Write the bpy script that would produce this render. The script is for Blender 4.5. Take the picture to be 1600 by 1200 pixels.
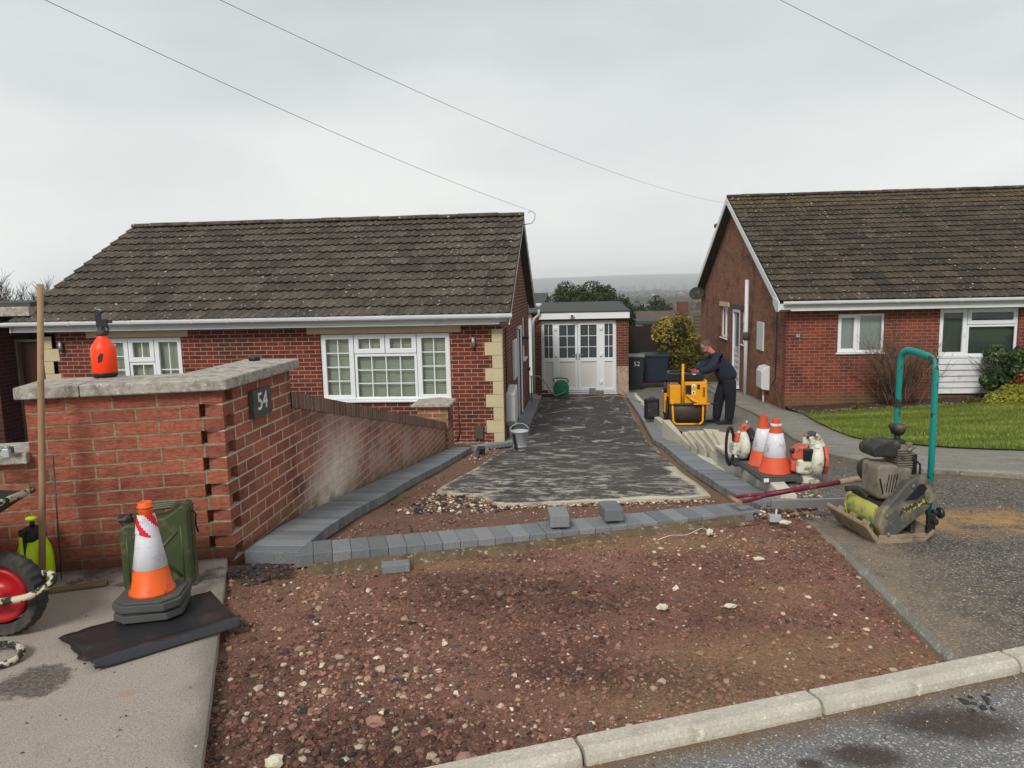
import bpy, bmesh, math, random
import numpy as np
from mathutils import Vector, Matrix, Euler, noise
from mathutils.geometry import delaunay_2d_cdt
PI=math.pi; R=math.radians
random.seed(7); RS=np.random.RandomState(5)
for o in list(bpy.data.objects): bpy.data.objects.remove(o)
SC=bpy.context.scene; COL=SC.collection

# ---------------------------------------------------------------- camera
cd=bpy.data.cameras.new('camera'); cam=bpy.data.objects.new('camera',cd); COL.objects.link(cam)
cd.sensor_width=36; cd.lens=36*1160/1600; cd.clip_start=.05; cd.clip_end=20000
_yd=Vector((97,157,-1160)).normalized(); _c=-(-.022*97+157)/1160
_zd=Vector((-.022,1,-_c)).normalized(); _xd=_yd.cross(_zd)
cam.matrix_world=Matrix.Translation((0,0,1.5)) @ Matrix((_xd,_yd,_zd)).to_4x4()
SC.camera=cam
SC.render.resolution_x=1024; SC.render.resolution_y=768
SC.view_settings.view_transform='Standard'; SC.view_settings.look='None'
SC.view_settings.exposure=0.84; SC.view_settings.gamma=1
try: SC.cycles.volume_bounces=3; SC.cycles.max_bounces=6; SC.cycles.transparent_max_bounces=16
except Exception: pass
# ---------------------------------------------------------------- sky: bright overcast
w=bpy.data.worlds.new('World'); SC.world=w; w.use_nodes=True
nt=w.node_tree; nt.nodes.clear()
def wn(t,**k):
    n=nt.nodes.new(t)
    for a,b in k.items(): setattr(n,a,b)
    return n
tc=wn('ShaderNodeTexCoord'); sep=wn('ShaderNodeSeparateXYZ'); nt.links.new(tc.outputs['Generated'],sep.inputs[0])
rmp=wn('ShaderNodeValToRGB'); nt.links.new(sep.outputs['Z'],rmp.inputs[0])
e=rmp.color_ramp.elements
e[0].position=0; e[0].color=(1.0,.99,.95,1)
e[1].position=.75; e[1].color=(.52,.555,.57,1)
k=e.new(.10); k.color=(.80,.81,.79,1)
k=e.new(.28); k.color=(.66,.69,.69,1)
mp=wn('ShaderNodeMapping'); mp.inputs['Scale'].default_value=(1.0,1.0,3.2); nt.links.new(tc.outputs['Generated'],mp.inputs[0])
nz=wn('ShaderNodeTexNoise'); nz.inputs['Scale'].default_value=1.9; nz.inputs['Detail'].default_value=5; nz.inputs['Roughness'].default_value=.5
nt.links.new(mp.outputs[0],nz.inputs['Vector'])
r2=wn('ShaderNodeValToRGB'); nt.links.new(nz.outputs[0],r2.inputs[0])
r2.color_ramp.elements[0].position=.32; r2.color_ramp.elements[0].color=(.83,.845,.865,1)
r2.color_ramp.elements[1].position=.66; r2.color_ramp.elements[1].color=(1.07,1.065,1.055,1)
ml=wn('ShaderNodeMix',data_type='RGBA',blend_type='MULTIPLY'); ml.inputs[0].default_value=1
nt.links.new(rmp.outputs[0],ml.inputs[6]); nt.links.new(r2.outputs[0],ml.inputs[7])
sky=wn('ShaderNodeTexSky',sky_type='NISHITA',sun_disc=False,sun_elevation=R(40),sun_rotation=R(196)); 
b1=wn('ShaderNodeBackground'); b1.inputs[1].default_value=.05; nt.links.new(sky.outputs[0],b1.inputs[0])
b2=wn('ShaderNodeBackground'); b2.inputs[1].default_value=.625; nt.links.new(ml.outputs[2],b2.inputs[0])
mx=wn('ShaderNodeMixShader'); mx.inputs[0].default_value=.95; nt.links.new(b1.outputs[0],mx.inputs[1]); nt.links.new(b2.outputs[0],mx.inputs[2])
wo=wn('ShaderNodeOutputWorld'); nt.links.new(mx.outputs[0],wo.inputs[0])
sl=bpy.data.lights.new('sun','SUN'); sl.energy=1.5; sl.angle=R(16); sl.color=(1,.975,.94)
so=bpy.data.objects.new('sun',sl); COL.objects.link(so); so.location=(0,-10,30)
_d=Vector((math.sin(R(196))*math.cos(R(40)), math.cos(R(196))*math.cos(R(40)), math.sin(R(40))))
so.rotation_euler=_d.to_track_quat('Z','Y').to_euler()

# ---------------------------------------------------------------- materials
def S(r,g,b,k=1.0):
    f=lambda c:((c/255/12.92) if c/255<=.04045 else ((c/255+.055)/1.055)**2.4)*k
    return (f(r),f(g),f(b),1)
class Gm:
    def __init__(s,name,rough=.8,spec=.3,metal=0):
        s.m=bpy.data.materials.new(name); s.m.use_nodes=True; s.nt=s.m.node_tree
        s.b=s.nt.nodes['Principled BSDF']; s.b.inputs['Roughness'].default_value=rough
        s.b.inputs['Metallic'].default_value=metal; s.b.inputs['Specular IOR Level'].default_value=spec
        s.tc=s.nt.nodes.new('ShaderNodeTexCoord'); s.geo=None
    def set(s,sock,v):
        if isinstance(v,bpy.types.NodeSocket): s.nt.links.new(v,sock)
        elif v is not None: sock.default_value=v
    def n(s,t,ins={},**props):
        nd=s.nt.nodes.new(t)
        for a,b in props.items(): setattr(nd,a,b)
        for a,b in ins.items(): s.set(nd.inputs[a],b)
        return nd
    def co(s,kind='Object',scale=None,rot=None):
        if kind=='World':
            if not s.geo: s.geo=s.n('ShaderNodeNewGeometry')
            v=s.geo.outputs['Position']
        else: v=s.tc.outputs[kind]
        if scale or rot:
            mp=s.n('ShaderNodeMapping',{0:v})
            if scale: mp.inputs['Scale'].default_value=scale
            if rot: mp.inputs['Rotation'].default_value=rot
            v=mp.outputs[0]
        return v
    def noise(s,sc,vec=None,det=4,ro=.55,dist=0):
        return s.n('ShaderNodeTexNoise',{'Vector':vec or s.co(),'Scale':sc,'Detail':det,'Roughness':ro,'Distortion':dist}).outputs[0]
    def vor(s,sc,vec=None,out='Distance',feature='F1',rnd=1):
        return s.n('ShaderNodeTexVoronoi',{'Vector':vec or s.co(),'Scale':sc,'Randomness':rnd},feature=feature).outputs[out]
    def ramp(s,f,stops,interp='LINEAR'):
        r=s.n('ShaderNodeValToRGB',{0:f}); c=r.color_ramp; c.interpolation=interp
        while len(c.elements)<len(stops): c.elements.new(.5)
        for e,(p,col) in zip(c.elements,stops):
            e.position=p; e.color=col if len(col)==4 else (*col,1)
        return r.outputs[0]
    def step(s,f,a,b):
        return s.n('ShaderNodeMapRange',{0:f,1:a,2:b,3:0.,4:1.}).outputs[0]
    def mix(s,f,a,b,blend='MIX'):
        m=s.n('ShaderNodeMix',data_type='RGBA',blend_type=blend); s.set(m.inputs[0],f); s.set(m.inputs[6],a); s.set(m.inputs[7],b); return m.outputs[2]
    def math(s,op,a,b=0.,c=0.):
        return s.n('ShaderNodeMath',{0:a,1:b,2:c},operation=op).outputs[0]
    def attr(s,name,out='Fac'):
        n=s.n('ShaderNodeAttribute'); n.attribute_name=name; return n.outputs[out]
    def col(s,c): s.set(s.b.inputs['Base Color'],c)
    def bump(s,h,dist=.01,st=1.0):
        b=s.n('ShaderNodeBump',{'Height':h,'Distance':dist,'Strength':st}); s.nt.links.new(b.outputs[0],s.b.inputs['Normal']); return b
W4=lambda v:(v,v,v,1)
def simple(name,c1,c2=None,rough=.6,sc=6,metal=0,spec=.35,bump=0,bsc=40,dirt=None,damt=(.55,.75),dsc=4,coord='Object'):
    g=Gm(name,rough,spec,metal); v=g.co(coord)
    c=g.mix(g.noise(sc,v),c1,c2 or tuple(x*.82 for x in c1[:3])+(1,))
    if dirt: c=g.mix(g.step(g.noise(dsc,v,6,.65),*damt),c,dirt)
    g.col(c)
    if bump: g.bump(g.noise(bsc,v,4,.6),bump)
    return g.m
def brick(name,cs,mortar,bw=.225,rh=.075,ms=.010,bump=.006,tint=None,stain=None,extra=None,rough=.85,crease=0,wobble=.0):
    g=Gm(name,rough,.2); uv=g.co('UV')
    if wobble:
        nn=g.n('ShaderNodeTexNoise',{'Vector':uv,'Scale':9.,'Detail':2.})
        uv=g.n('ShaderNodeVectorMath',{0:g.n('ShaderNodeVectorMath',{0:nn.outputs['Color'],1:(.5,.5,.5)},operation='SUBTRACT').outputs[0],1:(wobble,)*3,2:uv},operation='MULTIPLY_ADD').outputs[0]
    bt=g.n('ShaderNodeTexBrick',{'Vector':uv,'Color1':cs[0],'Color2':cs[1],'Mortar':mortar,'Scale':1.,'Mortar Size':ms/2,'Mortar Smooth':.15,'Bias':-.05,'Brick Width':bw,'Row Height':rh},offset=.5)
    bw_=g.n('ShaderNodeTexBrick',{'Vector':uv,'Color1':W4(0),'Color2':W4(1),'Mortar':W4(.5),'Scale':1.,'Mortar Size':0.,'Bias':0.,'Brick Width':bw,'Row Height':rh},offset=.5)
    c=bt.outputs[0]
    rnd=bw_.outputs[0]
    if tint: # scattered darker bricks
        c2=g.mix(g.step(g.noise(1.7,g.co('UV'),3),.52,.66),c,g.mix(.72,c,tint)); 
        c=g.mix(g.math('SUBTRACT',1.,bt.outputs[1]),c,c2)
    fine=g.noise(38,uv,5,.65); big=g.noise(1.1,uv,4,.6)
    c=g.mix(1.,c,g.ramp(fine,[(.3,W4(.72)),(.7,W4(1.22))]),'MULTIPLY')
    c=g.mix(1.,c,g.ramp(big,[(.3,W4(.86)),(.7,W4(1.12))]),'MULTIPLY')
    if extra: c=extra(g,c,uv)
    g.col(c)
    h=g.math('MULTIPLY',bt.outputs[1],-1.0)
    h=g.math('MULTIPLY_ADD',g.noise(55,uv,5,.7),.35,h)
    if crease:
        cr=g.noise(13,g.co('UV',(.35,2.2,1)),3,.6,2.2)
        cr=g.math('ABSOLUTE',g.math('SUBTRACT',cr,.5)); h=g.math('MULTIPLY_ADD',g.step(cr,0.,.035),crease,h)
    g.bump(h,bump)
    return g.m
M={}
def effl(g,c,uv):
    sp=g.n('ShaderNodeSeparateXYZ',{0:uv}); u,v=sp.outputs[0],sp.outputs[1]
    # lime bloom on the bricks of the long sloping wall
    t=g.math('MULTIPLY_ADD',v,.55,-.10); uc=g.math('ADD',5.72,g.math('MULTIPLY',v,.9))
    d=g.math('DIVIDE',g.math('ABSOLUTE',g.math('SUBTRACT',u,uc)),g.math('MULTIPLY_ADD',v,-.6,.85))
    m=g.math('SUBTRACT',1.,g.step(d,.15,1.0)); m=g.math('MULTIPLY',m,g.math('SUBTRACT',1.,g.step(v,.10,.46)))
    m=g.math('MULTIPLY',m,g.ramp(g.noise(7,uv,4),[(.3,W4(.5)),(.55,W4(1))]))
    wide=g.math('MULTIPLY',g.step(u,4.9,5.6),g.math('SUBTRACT',1.,g.step(u,8.5,11.)))
    wide=g.math('MULTIPLY',wide,g.step(g.noise(2.2,uv,5,.6),.34,.62))
    c=g.mix(g.math('MULTIPLY',wide,.50),c,S(204,182,170,.92)); 
    c=g.mix(g.math('MULTIPLY',m,.92),c,S(236,220,202,1.0))
    # damp dark bricks under the soldier course, green algae at the foot
    top=g.math('SUBTRACT',v,g.math('MULTIPLY_ADD',g.math('SUBTRACT',u,5.),-.205,.50))
    dk=g.math('MULTIPLY',g.step(top,0.,.22),g.step(g.noise(2.6,uv,4),.38,.6)); dk=g.math('MULTIPLY',dk,g.step(u,4.6,5.0))
    c=g.mix(g.math('MULTIPLY',dk,.75),c,S(84,66,60,.7))
    ft=g.math('SUBTRACT',v,g.math('MULTIPLY_ADD',g.math('SUBTRACT',u,4.4),-.145,.06))
    al=g.math('MULTIPLY',g.math('SUBTRACT',1.,g.step(ft,.0,.10)),g.step(g.noise(5,uv,4),.40,.6))
    c=g.mix(g.math('MULTIPLY',al,.6),c,S(150,135,90,.7))
    return c
def footdirt(g,c,uv):
    sp=g.n('ShaderNodeSeparateXYZ',{0:uv}); v=sp.outputs[1]
    m=g.math('SUBTRACT',1.,g.step(g.math('MULTIPLY_ADD',g.noise(3,uv),.25,v),.12,.36))
    c=g.mix(g.math('MULTIPLY',m,.65),c,S(105,78,62,.7))
    sc=g.step(g.noise(2.3,uv,6,.7),.66,.70); return g.mix(g.math('MULTIPLY',sc,.45),c,S(205,170,160,.8))
M['brickp']=brick('garden_brick',(S(178,102,80,.92),S(150,86,70,.88)),S(160,146,116,.8),tint=S(122,64,54,.7),bump=.009,ms=.012,extra=footdirt,crease=.22)
M['brickw']=brick('garden_brick_side',(S(184,110,88,.92),S(152,90,74,.88)),S(206,192,166,.9),tint=S(112,72,62,.75),bump=.009,ms=.013,extra=effl,crease=.2)
M['brickh']=brick('house_brick',(S(132,58,42,.85),S(98,44,36,.85)),S(184,166,144,.8),tint=S(74,46,42,.8),bump=.006,ms=.011)
def h2stain(g,c,uv):
    sp=g.n('ShaderNodeSeparateXYZ',{0:uv}); v=sp.outputs[1]
    m=g.math('SUBTRACT',1.,g.step(g.math('MULTIPLY_ADD',g.noise(2,uv),.35,v),-1.15,-.85)); return g.mix(g.math('MULTIPLY',m,.55),c,S(128,108,74,.7))
M['brickf']=brick('far_house_brick_front',(S(144,70,52,.9),S(114,56,46,.85)),S(176,146,124,.78),tint=S(80,42,38,.8),bump=.005,ms=.010,extra=h2stain)
M['bricks']=brick('far_house_brick_side',(S(160,106,80,.9),S(132,86,66,.86)),S(158,134,108,.62),tint=S(92,60,50,.8),bump=.005,ms=.010)
M['brickg']=brick('garage_brick',(S(128,68,52,.8),S(98,52,44,.8)),S(168,140,120,.7),tint=S(92,62,52,.8),bump=.006,ms=.011)
M['brickn']=brick('dark_neighbour_brick',(S(98,52,46,.75),S(78,42,38,.75)),S(120,100,88,.6),tint=S(64,42,40,.8),bump=.006)
M['soldier']=brick('soldier_brick',(S(146,112,98,.85),S(112,86,76,.8)),S(178,156,132,.85),bw=.075,rh=.5,tint=S(92,74,66,.8),bump=.005,ms=.009)
def tilemat(name,c1,c2,moss,gauge,mossz):
    g=Gm(name,.9,.2); uv=g.co('UV')
    bt=g.n('ShaderNodeTexBrick',{'Vector':uv,'Color1':c1,'Color2':c2,'Mortar':S(30,28,26,.6),'Scale':1.,'Mortar Size':.003,'Mortar Smooth':.3,'Bias':0.,'Brick Width':.33,'Row Height':gauge},offset=.0)
    c=bt.outputs[0]
    c=g.mix(1.,c,g.ramp(g.noise(14,uv,5,.7),[(.28,W4(.55)),(.72,W4(1.45))]),'MULTIPLY'); c=g.mix(1.,c,g.ramp(g.noise(9,g.co('UV',(5.,.35,1)),4,.7),[(.32,W4(.6)),(.68,W4(1.35))]),'MULTIPLY')
    c=g.mix(1.,c,g.ramp(g.noise(.9,uv,3,.6),[(.3,W4(.85)),(.7,W4(1.15))]),'MULTIPLY')
    sp=g.n('ShaderNodeSeparateXYZ',{0:uv})
    m=g.math('MULTIPLY',g.step(sp.outputs[1],mossz,mossz+.9),g.step(g.noise(3.5,uv,5,.65),.42,.62))
    m2=g.step(g.noise(2.2,uv,6,.75),.60,.70)
    c=g.mix(g.math('MULTIPLY',g.math('MAXIMUM',m,g.math('MULTIPLY',m2,.5)),.6),c,moss)
    v1=g.vor(6.5,g.co('UV',(1,1.25,1))); sel=g.vor(6.5,g.co('UV',(1,1.25,1)),'Color'); sx=g.n('ShaderNodeSeparateXYZ',{0:sel})
    rad=g.math('MULTIPLY_ADD',g.noise(30,uv,3,.8),.16,v1)
    sp1=g.math('MULTIPLY',g.math('SUBTRACT',1.,g.step(rad,.19,.24)),g.math('GREATER_THAN',sx.outputs[0],.72))
    v2=g.vor(17,uv); s2=g.n('ShaderNodeSeparateXYZ',{0:g.vor(17,uv,'Color')})
    sp2=g.math('MULTIPLY',g.math('SUBTRACT',1.,g.step(v2,.16,.24)),g.math('GREATER_THAN',s2.outputs[1],.88))
    c=g.mix(g.math('MULTIPLY',g.math('MAXIMUM',sp1,sp2),.75),c,S(206,206,192,.95))
    g.col(c); g.bump(g.noise(60,uv,4,.7),.004); return g.m
M['tile1']=tilemat('roof_tile_grey',S(100,92,82,.85),S(76,70,62,.82),S(106,98,62,.7),.355,4.2)
M['tile2']=tilemat('roof_tile_brown',S(92,80,68,.85),S(66,58,52,.8),S(112,98,44,.8),.33,5.2)
def concrete(name,c1,c2,sc=3,spots=True,sp=S(205,200,185,.8),dark=S(80,74,64,.7),coord='Object',damt=(.58,.72)):
    g=Gm(name,.92,.2); v=g.co(coord)
    c=g.mix(g.noise(sc,v,5,.6),c1,c2); c=g.mix(1.,c,g.ramp(g.noise(90,v,3,.8),[(.3,W4(.78)),(.7,W4(1.2))]),'MULTIPLY')
    c=g.mix(g.math('MULTIPLY',g.step(g.noise(sc*2.3,v,6,.7),*damt),.55),c,dark)
    if spots:
        n=g.noise(26,v,4,.7); c=g.mix(g.math('MULTIPLY',g.step(n,.58,.66),.6),c,sp)
    g.col(c); g.bump(g.noise(70,v,5,.75),.004); return g.m
M['coping']=concrete('coping_stone',S(196,190,178,.92),S(164,156,142,.9),7,sp=S(226,222,210,.95),dark=S(88,80,64,.75),damt=(.44,.62))
M['kerb']=concrete('kerb_concrete',S(206,198,182,.93),S(182,174,158,.93),3,spots=True,sp=S(228,222,206,.98),dark=S(140,124,98,.85),damt=(.56,.76))
M['pathc']=concrete('path_concrete',S(168,163,150,.9),S(104,100,92,.82),3.2,coord='World',dark=S(92,86,76,.7))
M['retain']=concrete('retaining_concrete',S(222,216,200,.98),S(186,180,166,.95),2.5,dark=S(98,90,70,.8),coord='World')
M['retaintop']=concrete('retaining_top',S(212,200,172,.9),S(186,176,152,.85),4,dark=S(130,118,96,.8),coord='World')
M['stone']=concrete('quoin_stone',S(214,200,164,.9),S(190,174,136,.88),3,spots=False,dark=S(150,132,100,.8),damt=(.62,.8))
M['block']=concrete('paving_block',S(128,128,128,.9),S(108,109,110,.9),5,spots=False,dark=S(128,122,112,.9),damt=(.62,.8))
_g=Gm('paving_block',.9,.2); _v=_g.co(); _oi=_g.n('ShaderNodeObjectInfo').outputs['Random']; _c=_g.mix(_oi,S(106,108,110,.93),S(132,134,136,.96)); _c=_g.mix(_g.math('MULTIPLY',_g.step(_g.noise(9,_g.n('ShaderNodeVectorMath',{0:_v,1:_g.n('ShaderNodeCombineXYZ',{0:_g.math('MULTIPLY',_oi,9.)}).outputs[0]},operation='ADD').outputs[0],5,.7),.5,.7),.4),_c,S(150,146,138,.9)); _c=_g.mix(1.,_c,_g.ramp(_g.noise(120,_v,3,.8),[(.3,W4(.75)),(.7,W4(1.25))]),'MULTIPLY'); _g.col(_c); _g.bump(_g.noise(90,_v,4,.7),.002); M['block']=_g.m
M['white']=simple('white_plastic',S(238,239,240,.92),S(226,228,228,.92),.35,2,spec=.5)
M['white2']=simple('white_gutter',S(226,228,228,.9),S(205,206,203,.9),.4,3,dirt=S(150,146,134,.8),damt=(.62,.85),dsc=5)
M['panel']=simple('door_panel',S(222,219,212,.9),S(214,211,204,.9),.4,2)
M['soffit']=simple('brown_soffit',S(92,84,76,.8),S(74,66,58,.8),.7,4)
M['lead']=simple('roof_felt',S(88,90,88,.8),S(66,68,66,.8),.85,3,bump=.003)
M['black']=simple('black_plastic',S(34,34,36),S(24,24,26),.45,8)
M['guard']=simple('worn_guard',S(92,90,84,.9),S(66,66,64,.9),.6,7,dirt=S(150,136,108,.85),damt=(.46,.68),dsc=8,bump=.002)
M['blackdirt']=simple('dirty_black',S(52,52,52),S(36,36,36),.6,9,dirt=S(120,110,92,.7),damt=(.52,.72),dsc=9,bump=.002)
M['rubber']=simple('rubber',S(58,57,54),S(42,41,39),.85,12,dirt=S(112,104,88,.7),damt=(.5,.75),dsc=7,bump=.003)
M['greyrub']=simple('grey_rubber_base',S(88,88,84,.9),S(70,70,68,.9),.8,8,dirt=S(150,140,110,.8),damt=(.6,.72),dsc=7,bump=.002)
M['orange']=simple('cone_orange',S(242,106,34,.95),S(226,86,30,.9),.5,8,dirt=S(130,74,44,.8),damt=(.56,.70),dsc=11)
M['orange2']=simple('faded_cone_orange',S(222,92,54,.92),S(200,78,48,.9),.6,8,dirt=S(130,64,44,.8),damt=(.56,.72),dsc=7)
M['sleeve']=simple('cone_sleeve',S(226,226,230,.95),S(206,204,210,.95),.35,20,dirt=S(150,146,142,.9),damt=(.54,.72),dsc=12)
M['red']=simple('red_paint',S(190,22,30,.9),S(160,14,24,.9),.35,5)
M['redtape']=simple('red_tape',S(220,30,48),S(206,24,40),.4,5)
M['fluor']=simple('fluorescent_orange',S(255,72,24,1.05),S(250,60,16,1.0),.4,4)
M['neon']=simple('neon_yellow',S(206,240,20,1.0),S(190,228,14,1.0),.4,4)
M['army']=simple('olive_paint',S(80,90,56,.85),S(60,70,44,.8),.45,6,dirt=S(116,110,86,.8),damt=(.54,.72),dsc=10)
M['wood']=simple('pale_timber',S(178,144,112,.85),S(150,116,86,.85),.75,6,bump=.002,dirt=S(110,84,62,.8),damt=(.55,.75),dsc=5)
M['woodd']=simple('weathered_timber',S(150,130,100,.8),S(118,98,74,.8),.85,8,bump=.003)
M['maroon']=simple('maroon_paint',S(128,36,54,.8),S(104,28,44,.8),.45,6,dirt=S(160,130,105,.8),damt=(.58,.72),dsc=16)
M['steel']=simple('worn_steel',S(176,176,174,.9),S(140,140,138,.9),.4,9,metal=.6)
M['galv']=simple('galvanised',S(200,204,206,.95),S(160,165,168,.9),.45,14,metal=.15)
M['wiregrey']=simple('wire_grey',S(96,98,100),S(84,86,88),.6,3)
M['muddy']=simple('muddy_steel',S(176,156,128,.8),S(140,124,100,.8),.75,7,dirt=S(110,98,80,.8),damt=(.5,.7),dsc=11,bump=.003)
M['teal']=simple('teal_paint',S(22,150,138,.85),S(16,132,122,.85),.4,4,dirt=S(60,58,52,.8),damt=(.56,.60),dsc=9)
M['engine']=simple('engine_grey',S(152,142,124,.8),S(118,110,96,.8),.6,9,dirt=S(72,66,58,.8),damt=(.52,.7),dsc=12,bump=.003)
M['yelw']=simple('worn_yellow',S(204,194,100,.82),S(178,166,84,.82),.6,8,dirt=S(96,150,112,.8),damt=(.52,.6),dsc=9)
M['mach']=simple('machine_yellow',S(240,168,20,.9),S(228,148,14,.9),.4,5,dirt=S(150,100,30,.8),damt=(.64,.78),dsc=8)
M['drum']=simple('roller_drum',S(96,80,66,.8),S(70,58,48,.8),.5,10,metal=.3,bump=.002)
M['rgreen']=simple('green_plastic',S(24,134,92,.85),S(16,112,74,.85),.4,5)
M['tan']=simple('hose_tan',S(196,172,128,.85),S(176,150,108,.85),.5,5)
M['bin']=simple('bin_dark',S(52,58,66,.8),S(42,48,56,.8),.5,3)
M['binnavy']=simple('bin_navy',S(38,48,66,.8),S(32,40,56,.8),.5,3)
M['binlid']=simple('bin_lid',S(128,134,140,.85),S(104,110,116,.85),.45,6)
M['fence']=simple('dark_fence',S(58,42,36,.75),S(42,30,26,.75),.85,6,bump=.003)
M['browndoor']=simple('brown_door',S(74,44,32,.75),S(60,36,26,.75),.55,3)
M['offw']=simple('blower_white',S(226,226,206,.9),S(204,204,184,.9),.45,6,dirt=S(128,118,94,.85),damt=(.50,.64),dsc=15)
M['sorange']=simple('tool_orange',S(222,104,78,.9),S(198,84,62,.9),.5,6,dirt=S(100,62,50,.8),damt=(.50,.64),dsc=20)
M['plastic_sheet']=simple('black_polythene',S(46,46,50),S(34,34,38),.32,5,spec=.6,dirt=S(84,78,76,.8),damt=(.55,.8),dsc=4,bump=.004,bsc=14)
M['slate']=simple('slate_plate',S(84,86,86,.85),S(70,72,72,.85),.6,12,bump=.002)
M['navy']=simple('navy_cloth',S(44,48,64,.8),S(34,38,52,.8),.9,8,bump=.004,bsc=18)
M['trouser']=simple('black_cloth',S(30,31,38,.85),S(24,25,30,.85),.9,8,bump=.003,bsc=18)
M['skin']=simple('skin',S(206,140,120,.8),S(190,120,102,.8),.55,14)
M['hair']=simple('short_hair',S(112,88,76,.75),S(92,72,62,.75),.8,60)
M['lime']=simple('splashed_lime',S(214,204,180,.9),S(190,178,150,.9),.8,18,dirt=S(44,42,40),damt=(.50,.53),dsc=22,bump=.004)
M['blackmetal']=simple('black_metal',S(40,40,42),S(30,30,32),.4,6,spec=.5)
M['blind']=simple('blind_slat',S(232,236,216,.98),S(222,226,206,.98),.6,2)
M['blindd']=simple('blind_dark',S(120,128,124,.8),S(104,112,108,.8),.6,2)
M['curtain']=simple('net_curtain',S(222,228,226,.95),S(206,212,210,.95),.9,3)
M['room']=simple('room_dark',S(74,80,80,.6),S(60,66,66,.6),.9,2)
M['yellowbox']=simple('camera_body',S(230,230,230),S(220,220,220),.4,4)
M['clad']=simple('white_cladding',S(226,226,226,.9),S(208,208,206,.9),.6,3,dirt=S(170,164,150,.85),damt=(.58,.8),dsc=6)
M['bark']=simple('bark',S(88,76,64,.75),S(66,56,46,.75),.95,6,bump=.01)
M['twig']=simple('twig_brown',S(138,108,88,.8),S(104,78,62,.8),.9,6)
M['twigg']=simple('twig_grey',S(116,104,100,.8),S(92,82,78,.8),.9,6)
M['lintel']=simple('lintel_buff',S(212,196,158,.9),S(190,172,134,.88),.9,4,bump=.003)
g=Gm('window_glass',.03,.5); m=g.m; nt_=g.nt
tr=g.n('ShaderNodeBsdfTransparent',{0:(.95,.97,.96,1)}); gl=g.n('ShaderNodeBsdfGlossy',{0:W4(.9),1:.02}); fr=g.n('ShaderNodeFresnel',{0:1.5})
ms=g.n('ShaderNodeMixShader',{0:g.math('MULTIPLY_ADD',fr.outputs[0],1.3,.03),1:tr.outputs[0],2:gl.outputs[0]}); nt_.links.new(ms.outputs[0],nt_.nodes['Material Output'].inputs[0]); M['glass']=m
g=Gm('dark_glass',.05,.6); g.col(g.mix(g.noise(2.5),S(88,94,96,.75),S(66,72,74,.7))); M['dglass']=g.m
def leafmat(name,dark,light,tip=None,trans=.25):
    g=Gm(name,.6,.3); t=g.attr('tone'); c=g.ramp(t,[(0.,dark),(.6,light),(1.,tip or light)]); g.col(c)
    g.b.inputs['Roughness'].default_value=.55
    tl=g.n('ShaderNodeBsdfTranslucent',{0:c}); mxs=g.n('ShaderNodeMixShader',{0:trans,1:g.b.outputs[0],2:tl.outputs[0]})
    g.nt.links.new(mxs.outputs[0],g.nt.nodes['Material Output'].inputs[0]); return g.m
M['leafd']=leafmat('leaf_dark',S(34,46,28,.8),S(66,82,50,.8),S(96,108,72,.8))
M['leafm']=leafmat('leaf_mid',S(52,70,36,.8),S(88,112,60,.8),S(170,176,120,.8))
M['leafg']=leafmat('leaf_golden',S(92,88,34,.85),S(168,146,62,.9),S(220,196,100,.95))
M['leafy']=leafmat('leaf_lime',S(96,104,26,.8),S(150,152,44,.85),S(190,186,80,.9))
M['leafo']=leafmat('leaf_olive',S(70,74,28,.8),S(122,116,44,.85),S(168,150,70,.9))
M['leafr']=leafmat('leaf_rust',S(92,48,24,.8),S(158,88,42,.85),S(190,120,60,.9))
M['grassb']=leafmat('grass_blade',S(90,110,38,.88),S(132,148,56,.92),S(178,174,98,.95))
def stonemat(name):
    g=Gm(name,.9,.25); t=g.attr('stone','Color'); g.col(g.mix(1.,t,g.ramp(g.noise(45,None,4,.7),[(.3,W4(.72)),(.7,W4(1.25))]),'MULTIPLY')); g.bump(g.noise(60,None,3,.7),.003); return g.m
M['stones']=stonemat('loose_stone')
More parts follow.
